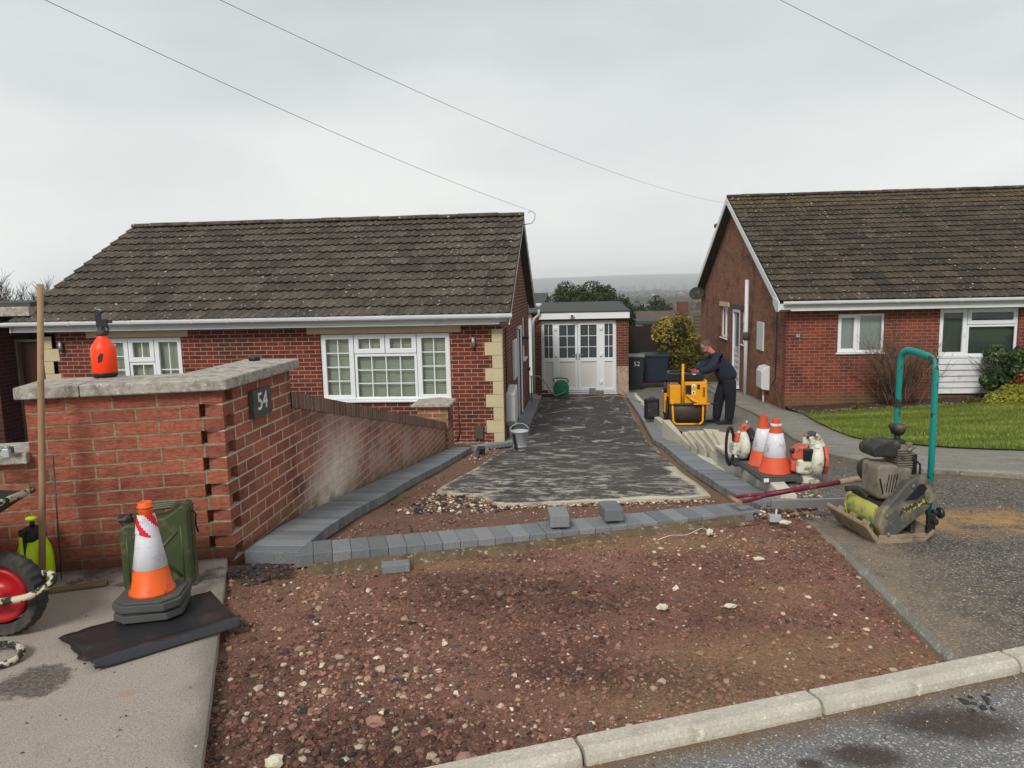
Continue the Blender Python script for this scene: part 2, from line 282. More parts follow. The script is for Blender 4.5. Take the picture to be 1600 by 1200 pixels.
# ---------------------------------------------------------------- mesh helpers
WM={}
def tag(o,label=None,cat=None,group=None,kind=None):
    if label: o['label']=label
    if cat: o['category']=cat
    if group: o['group']=group
    if kind: o['kind']=kind
    return o
def thing(name,label,cat,loc=(0,0,0),rz=0,group=None,rot=None):
    o=bpy.data.objects.new(name,None); COL.objects.link(o); o.empty_display_size=.1
    o.location=loc; o.rotation_euler=rot or (0,0,rz)
    WM[o]=Matrix.Translation(loc)@Euler(rot or (0,0,rz)).to_matrix().to_4x4()
    return tag(o,label,cat,group)
class MB:
    def __init__(s,T=None): s.v=[]; s.f=[]; s.sm=[]; s.mi=[]; s.uv={}; s.T=T or Matrix()
    def add(s,vs,fs,sm=False,mi=0,uv=None):
        n=len(s.v)
        for i,p in enumerate(vs):
            s.v.append(s.T@Vector(p))
            if uv: s.uv[n+i]=uv[i]
        for f in fs: s.f.append([n+i for i in f]); s.sm.append(sm); s.mi.append(mi)
        return s
    def box(s,x0,x1,y0,y1,z0,z1,mi=0):
        vs=[(x,y,z) for z in (z0,z1) for y in (y0,y1) for x in (x0,x1)]
        return s.add(vs,[(0,2,3,1),(4,5,7,6),(0,1,5,4),(2,6,7,3),(0,4,6,2),(1,3,7,5)],mi=mi)
    def bc(s,c,sz,rot=(0,0,0),mi=0):
        T=s.T; s.T=T@Matrix.Translation(c)@Euler(rot).to_matrix().to_4x4()
        x,y,z=[q/2 for q in sz]; s.box(-x,x,-y,y,-z,z,mi); s.T=T; return s
    def prism(s,poly,a,b,ax='z',sm=False,mi=0):
        def P(p,t): return {'z':(p[0],p[1],t),'y':(p[0],t,p[1]),'x':(t,p[0],p[1])}[ax]
        n=len(poly); ar=sum(poly[i][0]*poly[(i+1)%n][1]-poly[(i+1)%n][0]*poly[i][1] for i in range(n))
        if (ar<0)!=(ax=='y'): poly=poly[::-1]
        vs=[P(p,a) for p in poly]+[P(p,b) for p in poly]
        if a>b: vs=vs[n:]+vs[:n]
        fs=[tuple(range(n))[::-1],tuple(range(n,2*n))]
        s.add(vs,fs,mi=mi); k=len(s.v)-2*n
        for i in range(n):
            j=(i+1)%n; s.f.append([k+i,k+j,k+n+j,k+n+i]); s.sm.append(sm); s.mi.append(mi)
        return s
    def tube(s,pts,r,n=8,closed=False,mi=0,flat=1.0):
        pts=[Vector(p) for p in pts]; m=len(pts); rs=r if isinstance(r,(list,tuple)) else [r]*m
        vs=[]; up=None
        for i,p in enumerate(pts):
            a=pts[(i-1)%m] if (i or closed) else p; b=pts[(i+1)%m] if (i<m-1 or closed) else p
            d=(b-a).normalized()
            if up is None: up=Vector((0,0,1)) if abs(d.z)<.9 else Vector((0,1,0))
            x=d.cross(up)
            if x.length<1e-5: x=d.orthogonal()
            x.normalize(); y=x.cross(d).normalized(); up=y
            for k in range(n):
                t=2*PI*k/n; vs.append(p+x*math.cos(t)*rs[i]+y*math.sin(t)*rs[i]*flat)
        fs=[]
        for i in range(m if closed else m-1):
            for k in range(n):
                a=i*n+k; b=i*n+(k+1)%n; c=((i+1)%m)*n+(k+1)%n; d=((i+1)%m)*n+k; fs.append((a,d,c,b))
        s.add(vs,fs,True,mi)
        if not closed:
            k=len(s.v)-m*n
            s.f.append([k+i for i in range(n)]); s.sm.append(False); s.mi.append(mi)
            s.f.append([k+(m-1)*n+i for i in range(n)][::-1]); s.sm.append(False); s.mi.append(mi)
        return s
    def lathe(s,prof,n=24,ax='z',c=(0,0,0),sm=True,mi=0,a0=0,a1=2*PI,sx=1,sy=1):
        full=abs(a1-a0-2*PI)<1e-6; k=n if full else n+1; vs=[]
        for r,z in prof:
            for i in range(k):
                t=a0+(a1-a0)*i/n; x,y=r*math.cos(t)*sx,r*math.sin(t)*sy
                p={'z':(x,y,z),'y':(x,-z,y),'x':(z,x,y)}[ax]
                vs.append((p[0]+c[0],p[1]+c[1],p[2]+c[2]))
        fs=[]
        for j in range(len(prof)-1):
            for i in range(n if full else n):
                a=j*k+i; b=j*k+(i+1)%k; fs.append((a,b,b+k,a+k))
        s.add(vs,fs,sm,mi)
        if full:
            q=len(s.v)-len(vs)
            if prof[0][0]>1e-4: s.f.append([q+i for i in range(n)][::-1]); s.sm.append(False); s.mi.append(mi)
            if prof[-1][0]>1e-4: s.f.append([q+(len(prof)-1)*k+i for i in range(n)]); s.sm.append(False); s.mi.append(mi)
        return s
    def ball(s,c,r,n=16,m=10,mi=0):
        rx,ry,rz=(r,r,r) if not isinstance(r,(tuple,list)) else r
        vs=[];
        for j in range(m+1):
            ph=PI*j/m
            for i in range(n):
                t=2*PI*i/n; vs.append((c[0]+rx*math.sin(ph)*math.cos(t),c[1]+ry*math.sin(ph)*math.sin(t),c[2]-rz*math.cos(ph)))
        fs=[(j*n+i,j*n+(i+1)%n,(j+1)*n+(i+1)%n,(j+1)*n+i) for j in range(m) for i in range(n)]
        return s.add(vs,fs,True,mi)
    def build(s,name,mat,parent=None,world=False,bevel=0,seg=2,sub=0,smooth=None,uvo=(0,0)):
        me=bpy.data.meshes.new(name); vs=s.v
        PM=WM[parent] if parent is not None else Matrix()
        if world and parent is not None:
            inv=PM.inverted(); vv=[inv@p for p in vs]
        else: vv=vs
        me.from_pydata([tuple(p) for p in vv],[],s.f); 
        mats=mat if isinstance(mat,(list,tuple)) else [mat]
        for m in mats: me.materials.append(M[m] if isinstance(m,str) else m)
        me.polygons.foreach_set('material_index',s.mi); me.polygons.foreach_set('use_smooth',s.sm if smooth is None else [smooth]*len(s.f))
        ul=me.uv_layers.new(name='UVMap'); arr=[0.0]*(2*len(me.loops)); li=0
        for fi,f in enumerate(s.f):
            if f[0] in s.uv:
                for i in f: arr[2*li]=s.uv[i][0]; arr[2*li+1]=s.uv[i][1]; li+=1
                continue
            P=[vs[i] for i in f]; nn=Vector((0,0,0))
            for a in range(len(P)):
                p,q=P[a],P[(a+1)%len(P)]; nn+=p.cross(q)
            if nn.length>0: nn.normalize()
            if abs(nn.z)>.75:
                for p in P: arr[2*li]=p.x+uvo[0]; arr[2*li+1]=p.y+uvo[1]; li+=1
            else:
                t=Vector((-nn.y,nn.x,0)).normalized()
                if abs(t.x)>=abs(t.y):
                    if t.x<0: t=-t
                elif t.y<0: t=-t
                for p in P: arr[2*li]=p.dot(t)+uvo[0]; arr[2*li+1]=p.z+uvo[1]; li+=1
        ul.data.foreach_set('uv',arr)
        me.update(); me.validate(clean_customdata=False)
        o=bpy.data.objects.new(name,me); COL.objects.link(o)
        if parent is not None: o.parent=parent; WM[o]=PM
        else: WM[o]=Matrix()
        if bevel:
            b=o.modifiers.new('bevel','BEVEL'); b.width=bevel; b.segments=seg; b.limit_method='ANGLE'; b.angle_limit=R(35); b.harden_normals=False
        if sub:
            q=o.modifiers.new('sub','SUBSURF'); q.levels=sub; q.render_levels=sub
        return o
def arc(c,r,a0,a1,n,plane='xz'):
    out=[]
    for i in range(n+1):
        t=a0+(a1-a0)*i/n; x,y=r*math.cos(t),r*math.sin(t)
        out.append({'xz':(c[0]+x,c[1],c[2]+y),'yz':(c[0],c[1]+x,c[2]+y),'xy':(c[0]+x,c[1]+y,c[2])}[plane])
    return out
def smooth_path(pts,n=8):
    P=[Vector(p) for p in pts]; P=[2*P[0]-P[1]]+P+[2*P[-1]-P[-2]]; out=[]
    for i in range(1,len(P)-2):
        a,b,c,d=P[i-1:i+3]
        for k in range(n):
            t=k/n; out.append(.5*((2*b)+(c-a)*t+(2*a-5*b+4*c-d)*t*t+(3*b-3*c+d-a)*t**3))
    return out+[P[-2]]
def np_mesh(name,V,F,mat,attr=None,colattr=None,smooth=False):
    me=bpy.data.meshes.new(name); V=np.asarray(V,np.float32); F=np.asarray(F,np.int32); k=F.shape[1]
    me.vertices.add(len(V)); me.vertices.foreach_set('co',V.ravel())
    me.loops.add(F.size); me.loops.foreach_set('vertex_index',F.ravel())
    me.polygons.add(len(F)); me.polygons.foreach_set('loop_start',np.arange(len(F),dtype=np.int32)*k)
    try: me.polygons.foreach_set('loop_total',np.full(len(F),k,np.int32))
    except Exception: pass
    me.update(calc_edges=True); me.validate()
    if attr is not None:
        a=me.attributes.new(attr[0],'FLOAT','POINT'); a.data.foreach_set('value',np.asarray(attr[1],np.float32))
    if colattr is not None:
        a=me.attributes.new(colattr[0],'FLOAT_COLOR','POINT'); a.data.foreach_set('color',np.asarray(colattr[1],np.float32).ravel())
    me.polygons.foreach_set('use_smooth',[smooth]*len(F))
    me.materials.append(M[mat] if isinstance(mat,str) else mat)
    o=bpy.data.objects.new(name,me); COL.objects.link(o); WM[o]=Matrix(); return o
def ico():
    bm=bmesh.new(); bmesh.ops.create_icosphere(bm,subdivisions=1,radius=1); v=np.array([x.co[:] for x in bm.verts]); f=np.array([[x.index for x in q.verts] for q in bm.faces]); bm.free(); return v,f
ICO=ico()
def rotmats(n,flat=False):
    a=RS.uniform(0,2*PI,n); 
    if flat: b=RS.normal(0,.25,n); c=RS.normal(0,.25,n)
    else: b=RS.uniform(0,2*PI,n); c=RS.uniform(0,2*PI,n)
    ca,sa,cb,sb,cc,s_=np.cos(a),np.sin(a),np.cos(b),np.sin(b),np.cos(c),np.sin(c)
    Rz=np.zeros((n,3,3)); Rz[:,0,0]=ca;Rz[:,0,1]=-sa;Rz[:,1,0]=sa;Rz[:,1,1]=ca;Rz[:,2,2]=1
    Rx=np.zeros((n,3,3)); Rx[:,0,0]=1;Rx[:,1,1]=cb;Rx[:,1,2]=-sb;Rx[:,2,1]=sb;Rx[:,2,2]=cb
    Ry=np.zeros((n,3,3)); Ry[:,1,1]=1;Ry[:,0,0]=cc;Ry[:,0,2]=s_;Ry[:,2,0]=-s_;Ry[:,2,2]=cc
    return Rz@Rx@Ry
def scatter_stones(name,P,size,cols,label,kind='stuff',flat=.62,sink=.36):
    """P n*3 positions, size n, cols n*3: one mesh of loose irregular stones"""
    n=len(P); v,f=ICO; nv=len(v)
    V=v[None]*(1+RS.uniform(-.38,.38,(n,nv,1))); V=V*RS.uniform(.6,1.15,(n,1,3))
    V=np.einsum('nij,nvj->nvi',rotmats(n),V)*size[:,None,None]*.5; V[:,:,2]*=flat
    V+=P[:,None,:]; V[:,:,2]+=(size*flat*(.5-sink))[:,None]
    F=(f[None]+(np.arange(n)*nv)[:,None,None]).reshape(-1,3)
    C=np.ones((n,nv,4)); C[:,:,:3]=cols[:,None,:]
    o=np_mesh(name,V.reshape(-1,3),F,'stones',colattr=('stone',C.reshape(-1,4)))
    return tag(o,label,None,None,kind)
def leaf_cloud(P,Nr,size,aspect=.55,tri=False):
    """leaf quads at P with rough normals Nr"""
    n=len(P); r=RS.normal(size=(n,3)); Nn=Nr+.75*RS.normal(size=(n,3)); Nn/=np.linalg.norm(Nn,axis=1)[:,None]+1e-9
    a=np.cross(Nn,r); a/=np.linalg.norm(a,axis=1)[:,None]+1e-9; b=np.cross(Nn,a)
    s=(size*RS.uniform(.6,1.3,n))[:,None]
    V=np.stack([P-a*s,P-b*s*aspect+a*s*.1,P+a*s,P+b*s*aspect+a*s*.1],1)
    F=(np.array([[0,1,2,3]])[None]+(np.arange(n)*4)[:,None,None]).reshape(-1,4)
    return V.reshape(-1,3),F
def pnoise(P,s,seed=0):
    return np.array([noise.noise(Vector((p[0]*s+seed,p[1]*s,p[2]*s))) for p in P])
def crown(name,parent,clumps,nleaf,size,mat,aspect=.55,world=True,tonef=None,toneb=.35):
    """clumps: (cx,cy,cz,rx,ry,rz); leaves lie near the surface of the many clumps"""
    wgt=np.array([c[3]*c[5]+c[4]*c[5] for c in clumps]); cnt=(nleaf*wgt/wgt.sum()).astype(int); PP=[];NN=[];TT=[]
    for c,k in zip(clumps,cnt):
        d=RS.normal(size=(k,3)); d/=np.linalg.norm(d,axis=1)[:,None]; r=1-np.abs(RS.normal(0,.16,k))
        PP.append(np.array(c[:3])+d*r[:,None]*np.array(c[3:6])); NN.append(d); TT.append(np.clip(toneb+RS.normal(0,.22,k)+RS.uniform(-.12,.12),0,1))
    P=np.concatenate(PP); N=np.concatenate(NN); T=np.concatenate(TT)
    if tonef is not None: T=np.clip(T+tonef(P),0,1)
    V,F=leaf_cloud(P,N,np.full(len(P),size),aspect)
    if world and parent is not None: V=V-np.array(WM[parent].translation)
    o=np_mesh(name,V,F,mat,attr=('tone',np.repeat(T,4)))
    if parent is not None: o.parent=parent; WM[o]=WM[parent]
    return o
def clumps_in(c,r,n,cr,seed,squash=1,bottom=-1):
    rr=random.Random(seed); out=[]
    while len(out)<n:
        d=Vector((rr.gauss(0,1),rr.gauss(0,1),rr.gauss(0,1))).normalized()*rr.uniform(.45,.95)
        if d.z<bottom: continue
        k=cr*rr.uniform(.65,1.35); out.append((c[0]+d.x*r[0],c[1]+d.y*r[1],c[2]+d.z*r[2],k,k,k*squash))
    return out
def branches(mb,p,d,L,r,depth,rr,spread=.5,n=3,up=.15,minr=.003,seg=3,k=5):
    pts=[Vector(p)]; dd=Vector(d).normalized()
    for i in range(seg):
        dd=(dd+Vector((rr.gauss(0,.12),rr.gauss(0,.12),rr.gauss(0,.08)+up*.3))).normalized(); pts.append(pts[-1]+dd*L/seg)
    mb.tube(pts,[max(minr,r*(1-.5*i/seg)) for i in range(seg+1)],k if depth>1 else 3)
    if depth<=0: return
    for i in range(n):
        t=rr.uniform(.35,1); q=pts[min(seg,int(t*seg))]; nd=(dd+Vector((rr.gauss(0,spread),rr.gauss(0,spread),rr.gauss(0,spread*.6)+up))).normalized()
        branches(mb,q,nd,L*rr.uniform(.5,.8),max(minr,r*.55),depth-1,rr,spread,n,up,minr,seg,k)
def txt(s,size,T,mat,parent,name,ext=.001,font_bold=False,offset=0.0):
    cu=bpy.data.curves.new(name,'FONT'); cu.body=s; cu.size=size; cu.extrude=ext; cu.align_x='CENTER'; cu.align_y='CENTER'; cu.offset=offset
    to=bpy.data.objects.new('tmp',cu); COL.objects.link(to)
    me=bpy.data.meshes.new_from_object(to.evaluated_get(bpy.context.evaluated_depsgraph_get())); bpy.data.objects.remove(to)
    inv=WM[parent].inverted()@T; me.transform(inv); me.materials.clear(); me.materials.append(M[mat])
    o=bpy.data.objects.new(name,me); COL.objects.link(o); o.parent=parent; WM[o]=WM[parent]; return o
# ---------------------------------------------------------------- terrain heights
PZ=[(-60,.0),(4.0,.0),(4.4,-.02),(5,-.09),(5.85,-.22),(6.95,-.37),(8.3,-.58),(11.4,-1.02),(13,-1.3),(14.5,-1.42),(22,-1.75),(40,-4)]
NZ=[(-60,.0),(4,.0),(6.1,-.14),(8,-.4),(11,-.85),(14.3,-1.25),(17.6,-1.55),(22,-1.78),(26,-2.0),(40,-4)]
def gz(y): return float(np.interp(y,*zip(*PZ)))
def gn(x,y): return float(np.interp(y,*zip(*NZ)))+(.045*max(0,x-4.9) if y>6 else .0)*min(1,max(0,(y-6)/3))
SD=Vector((.933,.360)); KB=Vector((-.01,2.31))   # street direction and a point on the back of the kerb
def kline(x): return KB.y+(x-KB.x)*SD.y/SD.x
def sheet(name,poly,res,zf,mat,skirt=.12,attrs={},kind='structure',uvs=False,jit=.35,label=None):
    xs=[p[0] for p in poly]; ys=[p[1] for p in poly]
    # densify the boundary
    B=[]
    for i,p in enumerate(poly):
        q=poly[(i+1)%len(poly)]; d=math.dist(p,q); k=max(1,int(d/(res*1.5)))
        for j in range(k): B.append((p[0]+(q[0]-p[0])*j/k,p[1]+(q[1]-p[1])*j/k))
    def inside(x,y):
        c=False; n=len(poly)
        for i in range(n):
            (x1,y1),(x2,y2)=poly[i],poly[(i+1)%n]
            if (y1>y)!=(y2>y) and x<(x2-x1)*(y-y1)/(y2-y1)+x1: c=not c
        return c
    def ed(x,y):
        m=9
        for i in range(len(poly)):
            ax,ay=poly[i]; bx,by=poly[(i+1)%len(poly)]; L2=(bx-ax)**2+(by-ay)**2 or 1e-9
            t=max(0,min(1,((x-ax)*(bx-ax)+(y-ay)*(by-ay))/L2)); m=min(m,math.hypot(x-ax-t*(bx-ax),y-ay-t*(by-ay)))
        return m
    P=list(B); rr=random.Random(3)
    nx=int((max(xs)-min(xs))/res)+1; ny=int((max(ys)-min(ys))/res)+1
    for i in range(nx):
        for j in range(ny):
            x=min(xs)+(i+.5+rr.uniform(-jit,jit))*res; y=min(ys)+(j+.5+rr.uniform(-jit,jit))*res
            if inside(x,y) and ed(x,y)>res*.45: P.append((x,y))
    r=delaunay_2d_cdt([Vector(p) for p in P],[],[list(range(len(B)))],1,1e-6)
    vs=[(p.x,p.y,zf(p.x,p.y)) for p in r[0]]; fs=[list(f) for f in r[2]]
    A=[[fn(p[0],p[1],ed(p[0],p[1])) for p in vs] for fn in attrs.values()]
    if skirt:
        idx={}
        for i,l in enumerate(r[3]):
            for k in l: idx[k]=i
        ring=[idx.get(i) for i in range(len(B))]; n0=len(vs)
        if all(k is not None for k in ring):
            for k in ring: vs.append((vs[k][0],vs[k][1],vs[k][2]-skirt))
            for a in A: a.extend(a[k] for k in ring)
            for i in range(len(ring)):
                j=(i+1)%len(ring); fs.append([ring[i],n0+i,n0+j,ring[j]])
    me=bpy.data.meshes.new(name); me.from_pydata(vs,[],fs)
    bm=bmesh.new(); bm.from_mesh(me); bmesh.ops.recalc_face_normals(bm,faces=bm.faces); bm.to_mesh(me); bm.free()
    if me.polygons[0].normal.z<0: me.flip_normals()
    me.update(); me.materials.append(M[mat])
    for nm,a in zip(attrs,A):
        q=me.attributes.new(nm,'FLOAT','POINT'); q.data.foreach_set('value',a)
    me.polygons.foreach_set('use_smooth',[abs(p.normal.z)>.5 for p in me.polygons])
    o=bpy.data.objects.new(name,me); COL.objects.link(o); WM[o]=Matrix(); return tag(o,label,kind=kind)
# ---------------------------------------------------------------- ground materials
def gmat(name,f,rough=.92,spec=.2): g=Gm(name,rough,spec); f(g); M[name]=g.m
def agg(g,v,sc,lo,hi,det=2): # aggregate speckle multiplier
    return g.ramp(g.vor(sc,v,'Color'),[(.0,W4(lo)),(.55,W4((lo+hi)/2)),(1.,W4(hi))])
def _foot(g):
    v=g.co('World'); c=g.mix(g.noise(1.4,v,5),S(178,166,154,.92),S(150,140,130,.9))
    c=g.mix(1.,c,g.ramp(g.noise(150,v,4,.85),[(.3,W4(.5)),(.5,W4(1.)),(.68,W4(1.4))]),'MULTIPLY')
    sp=g.n('ShaderNodeSeparateXYZ',{0:v})
    def blob(x,y,rx,ry,n=.5):
        a=g.math('DIVIDE',g.math('SUBTRACT',sp.outputs[0],x),rx); b=g.math('DIVIDE',g.math('SUBTRACT',sp.outputs[1],y),ry)
        d=g.math('ADD',g.math('MULTIPLY',a,a),g.math('MULTIPLY',b,b)); d=g.math('MULTIPLY_ADD',g.math('SUBTRACT',g.noise(7,v,6,.8),.5),n*6,d)
        return g.math('SUBTRACT',1.,g.step(d,.75,1.2))
    dk=g.math('MULTIPLY',blob(-2.12,2.56,.13,.13),g.ramp(g.noise(60,v,3,.8),[(.25,W4(.4)),(.6,W4(1))]))
    c=g.mix(g.math('MULTIPLY',dk,.85),c,S(66,58,52,.8))
    c=g.mix(g.math('MULTIPLY',g.math('MULTIPLY',blob(-2.3,3.62,.5,.14,.9),g.step(g.noise(9,v,5,.7),.42,.6)),.8),c,S(74,70,66,.8))
    c=g.mix(g.math('MULTIPLY',blob(-1.70,2.50,.03,.025),.35),c,S(188,128,92,.8))
    c=g.mix(g.math('MULTIPLY',g.step(g.noise(3,v,6,.7),.58,.74),.35),c,S(112,104,96,.8))
    g.col(c); g.bump(g.noise(160,v,3,.8),.0025)
gmat('footway_mat',_foot)
def _road(g):
    v=g.co('World'); c=g.mix(g.noise(1.6,v,5),S(140,138,138,.85),S(112,110,108,.85))
    c=g.mix(1.,c,agg(g,v,190,.55,1.5),'MULTIPLY')
    s=g.vor(150,v,'Color'); s=g.n('ShaderNodeSeparateXYZ',{0:s}); c=g.mix(g.math('MULTIPLY',g.math('GREATER_THAN',s.outputs[1],.90),.7),c,S(206,200,186,.9))
    sp=g.n('ShaderNodeSeparateXYZ',{0:v})
    for x,y,rx,ry in ((1.3,2.52,.26,.11),(.93,2.32,.14,.07),(.74,2.27,.05,.03)):
        a=g.math('DIVIDE',g.math('SUBTRACT',sp.outputs[0],x),rx); b=g.math('DIVIDE',g.math('SUBTRACT',sp.outputs[1],y),ry)
        d=g.math('MULTIPLY_ADD',g.math('SUBTRACT',g.noise(14,v,4,.7),.5),1.1,g.math('ADD',g.math('MULTIPLY',a,a),g.math('MULTIPLY',b,b)))
        c=g.mix(g.math('MULTIPLY',g.math('SUBTRACT',1.,g.step(d,.3,1.3)),.85),c,S(74,62,56,.8))
    # sandy gutter line along the kerb
    d=g.math('SUBTRACT',g.math('MULTIPLY_ADD',sp.outputs[0],.3858,2.225),sp.outputs[1])
    d=g.math('MULTIPLY_ADD',g.math('SUBTRACT',g.noise(8,v,4),.5),.16,d)
    c=g.mix(g.math('MULTIPLY',g.math('SUBTRACT',1.,g.step(d,.0,.13)),.85),c,S(124,100,70,.82))
    g.col(c); g.bump(g.vor(150,v),.004)
gmat('road_mat',_road)
def _tn(g):
    v=g.co('World'); c=g.mix(g.noise(.9,v,5),S(120,113,105,.86),S(80,76,72,.82))
    c=g.mix(1.,c,agg(g,v,130,.42,1.7),'MULTIPLY'); c=g.mix(1.,c,g.ramp(g.noise(12,v,6,.8),[(.32,W4(.66)),(.68,W4(1.4))]),'MULTIPLY')
    s=g.n('ShaderNodeSeparateXYZ',{0:g.vor(120,v,'Color')}); c=g.mix(g.math('MULTIPLY',g.math('GREATER_THAN',s.outputs[0],.90),.7),c,S(186,176,156,.9))
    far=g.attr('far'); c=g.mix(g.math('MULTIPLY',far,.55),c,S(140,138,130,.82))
    moss=g.math('MULTIPLY',g.attr('moss'),g.step(g.noise(6,v,5,.7),.36,.6)); c=g.mix(g.math('MULTIPLY',moss,.75),c,S(122,108,44,.75))
    sand=g.math('MULTIPLY',g.attr('sand'),g.ramp(g.noise(5,v,6,.7),[(.36,W4(0)),(.6,W4(1))])); c=g.mix(g.math('MULTIPLY',sand,.85),c,S(196,152,92,.85))
    dust=g.attr('dust'); dust=g.math('MULTIPLY',dust,g.ramp(g.noise(7,v,6,.7),[(.3,W4(.3)),(.6,W4(1))])); c=g.mix(g.math('MULTIPLY',dust,.8),c,S(158,140,118,.85))
    s2=g.step(g.noise(9,v,5,.7),.70,.73); c=g.mix(g.math('MULTIPLY',s2,.5),c,S(196,176,146,.85))
    g.col(c); g.bump(g.vor(120,v),.006)
gmat('tarmac_mat',_tn)
def _drive(g):
    v=g.co('World'); c=g.mix(g.noise(2.,v,5),S(84,77,76,.82),S(66,60,61,.8))
    c=g.mix(1.,c,agg(g,v,60,.75,1.25),'MULTIPLY')
    sp=g.n('ShaderNodeSeparateXYZ',{0:v}); near=g.math('SUBTRACT',1.,g.step(sp.outputs[1],7.,12.))
    n1=g.noise(1.9,g.co('World',(1.0,1.,0)),6,.7,.5); n2=g.noise(7,g.co('World',(.9,1.25,0)),6,.75,.6)
    st=g.math('MULTIPLY',g.step(g.math('MULTIPLY_ADD',near,.05,n1),.50,.58),g.step(n2,.47,.57))
    bl=g.step(g.math('ADD',g.noise(2.1,g.co('World',(1.2,1.,0)),3,.5,1.4),g.math('MULTIPLY',g.math('SUBTRACT',g.noise(18,v,4,.8),.5),.14)),.60,.64)
    tr_=g.math('MULTIPLY',g.step(g.noise(1.2,v,3),.45,.6),g.step(g.noise(26,v,4,.8),.50,.60))
    s=g.math('MAXIMUM',g.math('MAXIMUM',st,g.math('MULTIPLY',bl,.6)),g.math('MULTIPLY',tr_,.22))
    s=g.math('ADD',g.math('MULTIPLY',s,g.math('MULTIPLY_ADD',near,.55,.25)),g.math('MULTIPLY',g.math('MULTIPLY',bl,g.math('SUBTRACT',1.,near)),.45))
    c=g.mix(s,c,S(196,188,172,.92))
    e=g.attr('edge'); en=g.math('ADD',g.math('MULTIPLY',g.math('SUBTRACT',g.noise(4,v,6,.75),.5),1.3),e)
    c=g.mix(g.math('MULTIPLY',g.math('SUBTRACT',1.,g.step(en,.22,.42)),.85),c,S(210,200,176,.92))
    g.col(c); g.b.inputs['Roughness'].default_value=.75; g.bump(g.math('ADD',g.vor(60,v),g.math('MULTIPLY',g.noise(3,v,3),2.)),.006)
gmat('drive_mat',_drive)
def _sub(g):
    v=g.co('World'); c=g.mix(g.noise(3.,v,5,.65),S(138,104,86,.9),S(112,84,70,.88))
    c=g.mix(1.,c,g.ramp(g.noise(60,v,4,.8),[(.3,W4(.55)),(.7,W4(1.4))]),'MULTIPLY')
    e=g.attr('edge'); c=g.mix(g.math('MULTIPLY',g.math('SUBTRACT',1.,g.step(g.math('MULTIPLY_ADD',g.math('SUBTRACT',g.noise(5,v,4),.5),.25,e),.02,.16)),.7),c,S(140,116,80,.8))
    g.col(c); g.bump(g.noise(45,v,4,.8),.012)
gmat('sub_mat',_sub)
def _apron(g):
    v=g.co('World'); c=g.mix(g.step(g.noise(1.9,v,5,.6),.36,.62),S(126,90,76,.92),S(148,110,92,.94))
    c=g.mix(g.math('MULTIPLY',g.attr('sandy'),g.ramp(g.noise(4,v,5,.65),[(.3,W4(.35)),(.6,W4(1))])),c,S(156,124,94,.9))
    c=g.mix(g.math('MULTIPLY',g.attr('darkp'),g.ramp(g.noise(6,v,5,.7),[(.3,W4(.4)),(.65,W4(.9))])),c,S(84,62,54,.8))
    c=g.mix(1.,c,g.ramp(g.noise(70,v,4,.8),[(.3,W4(.5)),(.7,W4(1.45))]),'MULTIPLY')
    g.col(c); g.bump(g.noise(50,v,5,.85),.014)
gmat('apron_mat',_apron)
def _soil(g):
    v=g.co('World'); c=g.mix(g.noise(3,v,5),S(98,84,72,.75),S(76,64,54,.75)); c=g.mix(1.,c,g.ramp(g.noise(22,v,4,.8),[(.3,W4(.5)),(.7,W4(1.5))]),'MULTIPLY'); g.col(c); g.bump(g.noise(22,v,5,.8),.04)
gmat('soil_mat',_soil)
def _lawn(g):
    v=g.co('World'); c=g.mix(g.noise(1.2,v,5),S(92,104,40,.75),S(120,128,50,.75)); c=g.mix(1.,c,g.ramp(g.noise(40,v,4,.8),[(.3,W4(.6)),(.7,W4(1.3))]),'MULTIPLY'); g.col(c); g.bump(g.noise(60,v,4,.8),.02)
gmat('lawn_mat',_lawn)
def _terr(g):
    v=g.co('World'); c=g.mix(g.step(g.noise(.012,v,6,.6),.42,.6),S(92,98,64,.7),S(72,66,58,.7))
    c=g.mix(g.step(g.noise(.03,g.co('World',(1,.4,1)),5,.7),.50,.56),c,S(62,60,54,.6))
    c=g.mix(1.,c,g.ramp(g.noise(.25,v,4,.8),[(.3,W4(.7)),(.7,W4(1.3))]),'MULTIPLY'); g.col(c)
gmat('terrain_mat',_terr)
# ---------------------------------------------------------------- ground: one terrain to the horizon
def terr(x,y):
    if y<26: z=min(gz(y),gn(x,y))-.22 if y>4 else -.26
    else: z=float(np.interp(y,[26,60,150,400,900,2000,2600,3300,4300],[-2.6,-7,-10,-14.5,-22,-29,-16,12,40]))
    if y>600: z+=6*noise.noise(Vector((x/700,y/900,0)))+ (16*noise.noise(Vector((x/1500+5,y/2500,3))) if y>2600 else 0)
    return z
ys=[-30,-10,0,2,3,4,5,6,7,8,9,10,11,12,13,14,15,16,18,20,22,24,26,30,36,44,52,60,80,110,150,200,280,400,560,750,950,1200,1500,1800,2100,2400,2600,2800,3000,3200,3400,3700,4300]
ts=[-1,-.8,-.6,-.45,-.32,-.22,-.14,-.08,-.03,.02,.07,.12,.18,.26,.36,.5,.7,1]
V=[];F=[]
for y in ys:
    for t in ts:
        hw=40+max(y,0)*.75; x=t*hw; V.append((x,y,terr(x,y)))
nx=len(ts)
for j in range(len(ys)-1):
    for i in range(nx-1): a=j*nx+i; F.append((a,a+1,a+1+nx,a+nx))
o=np_mesh('ground',V,F,'terrain_mat',smooth=True); tag(o,'open ground falling away to the far valley and hills',kind='structure')
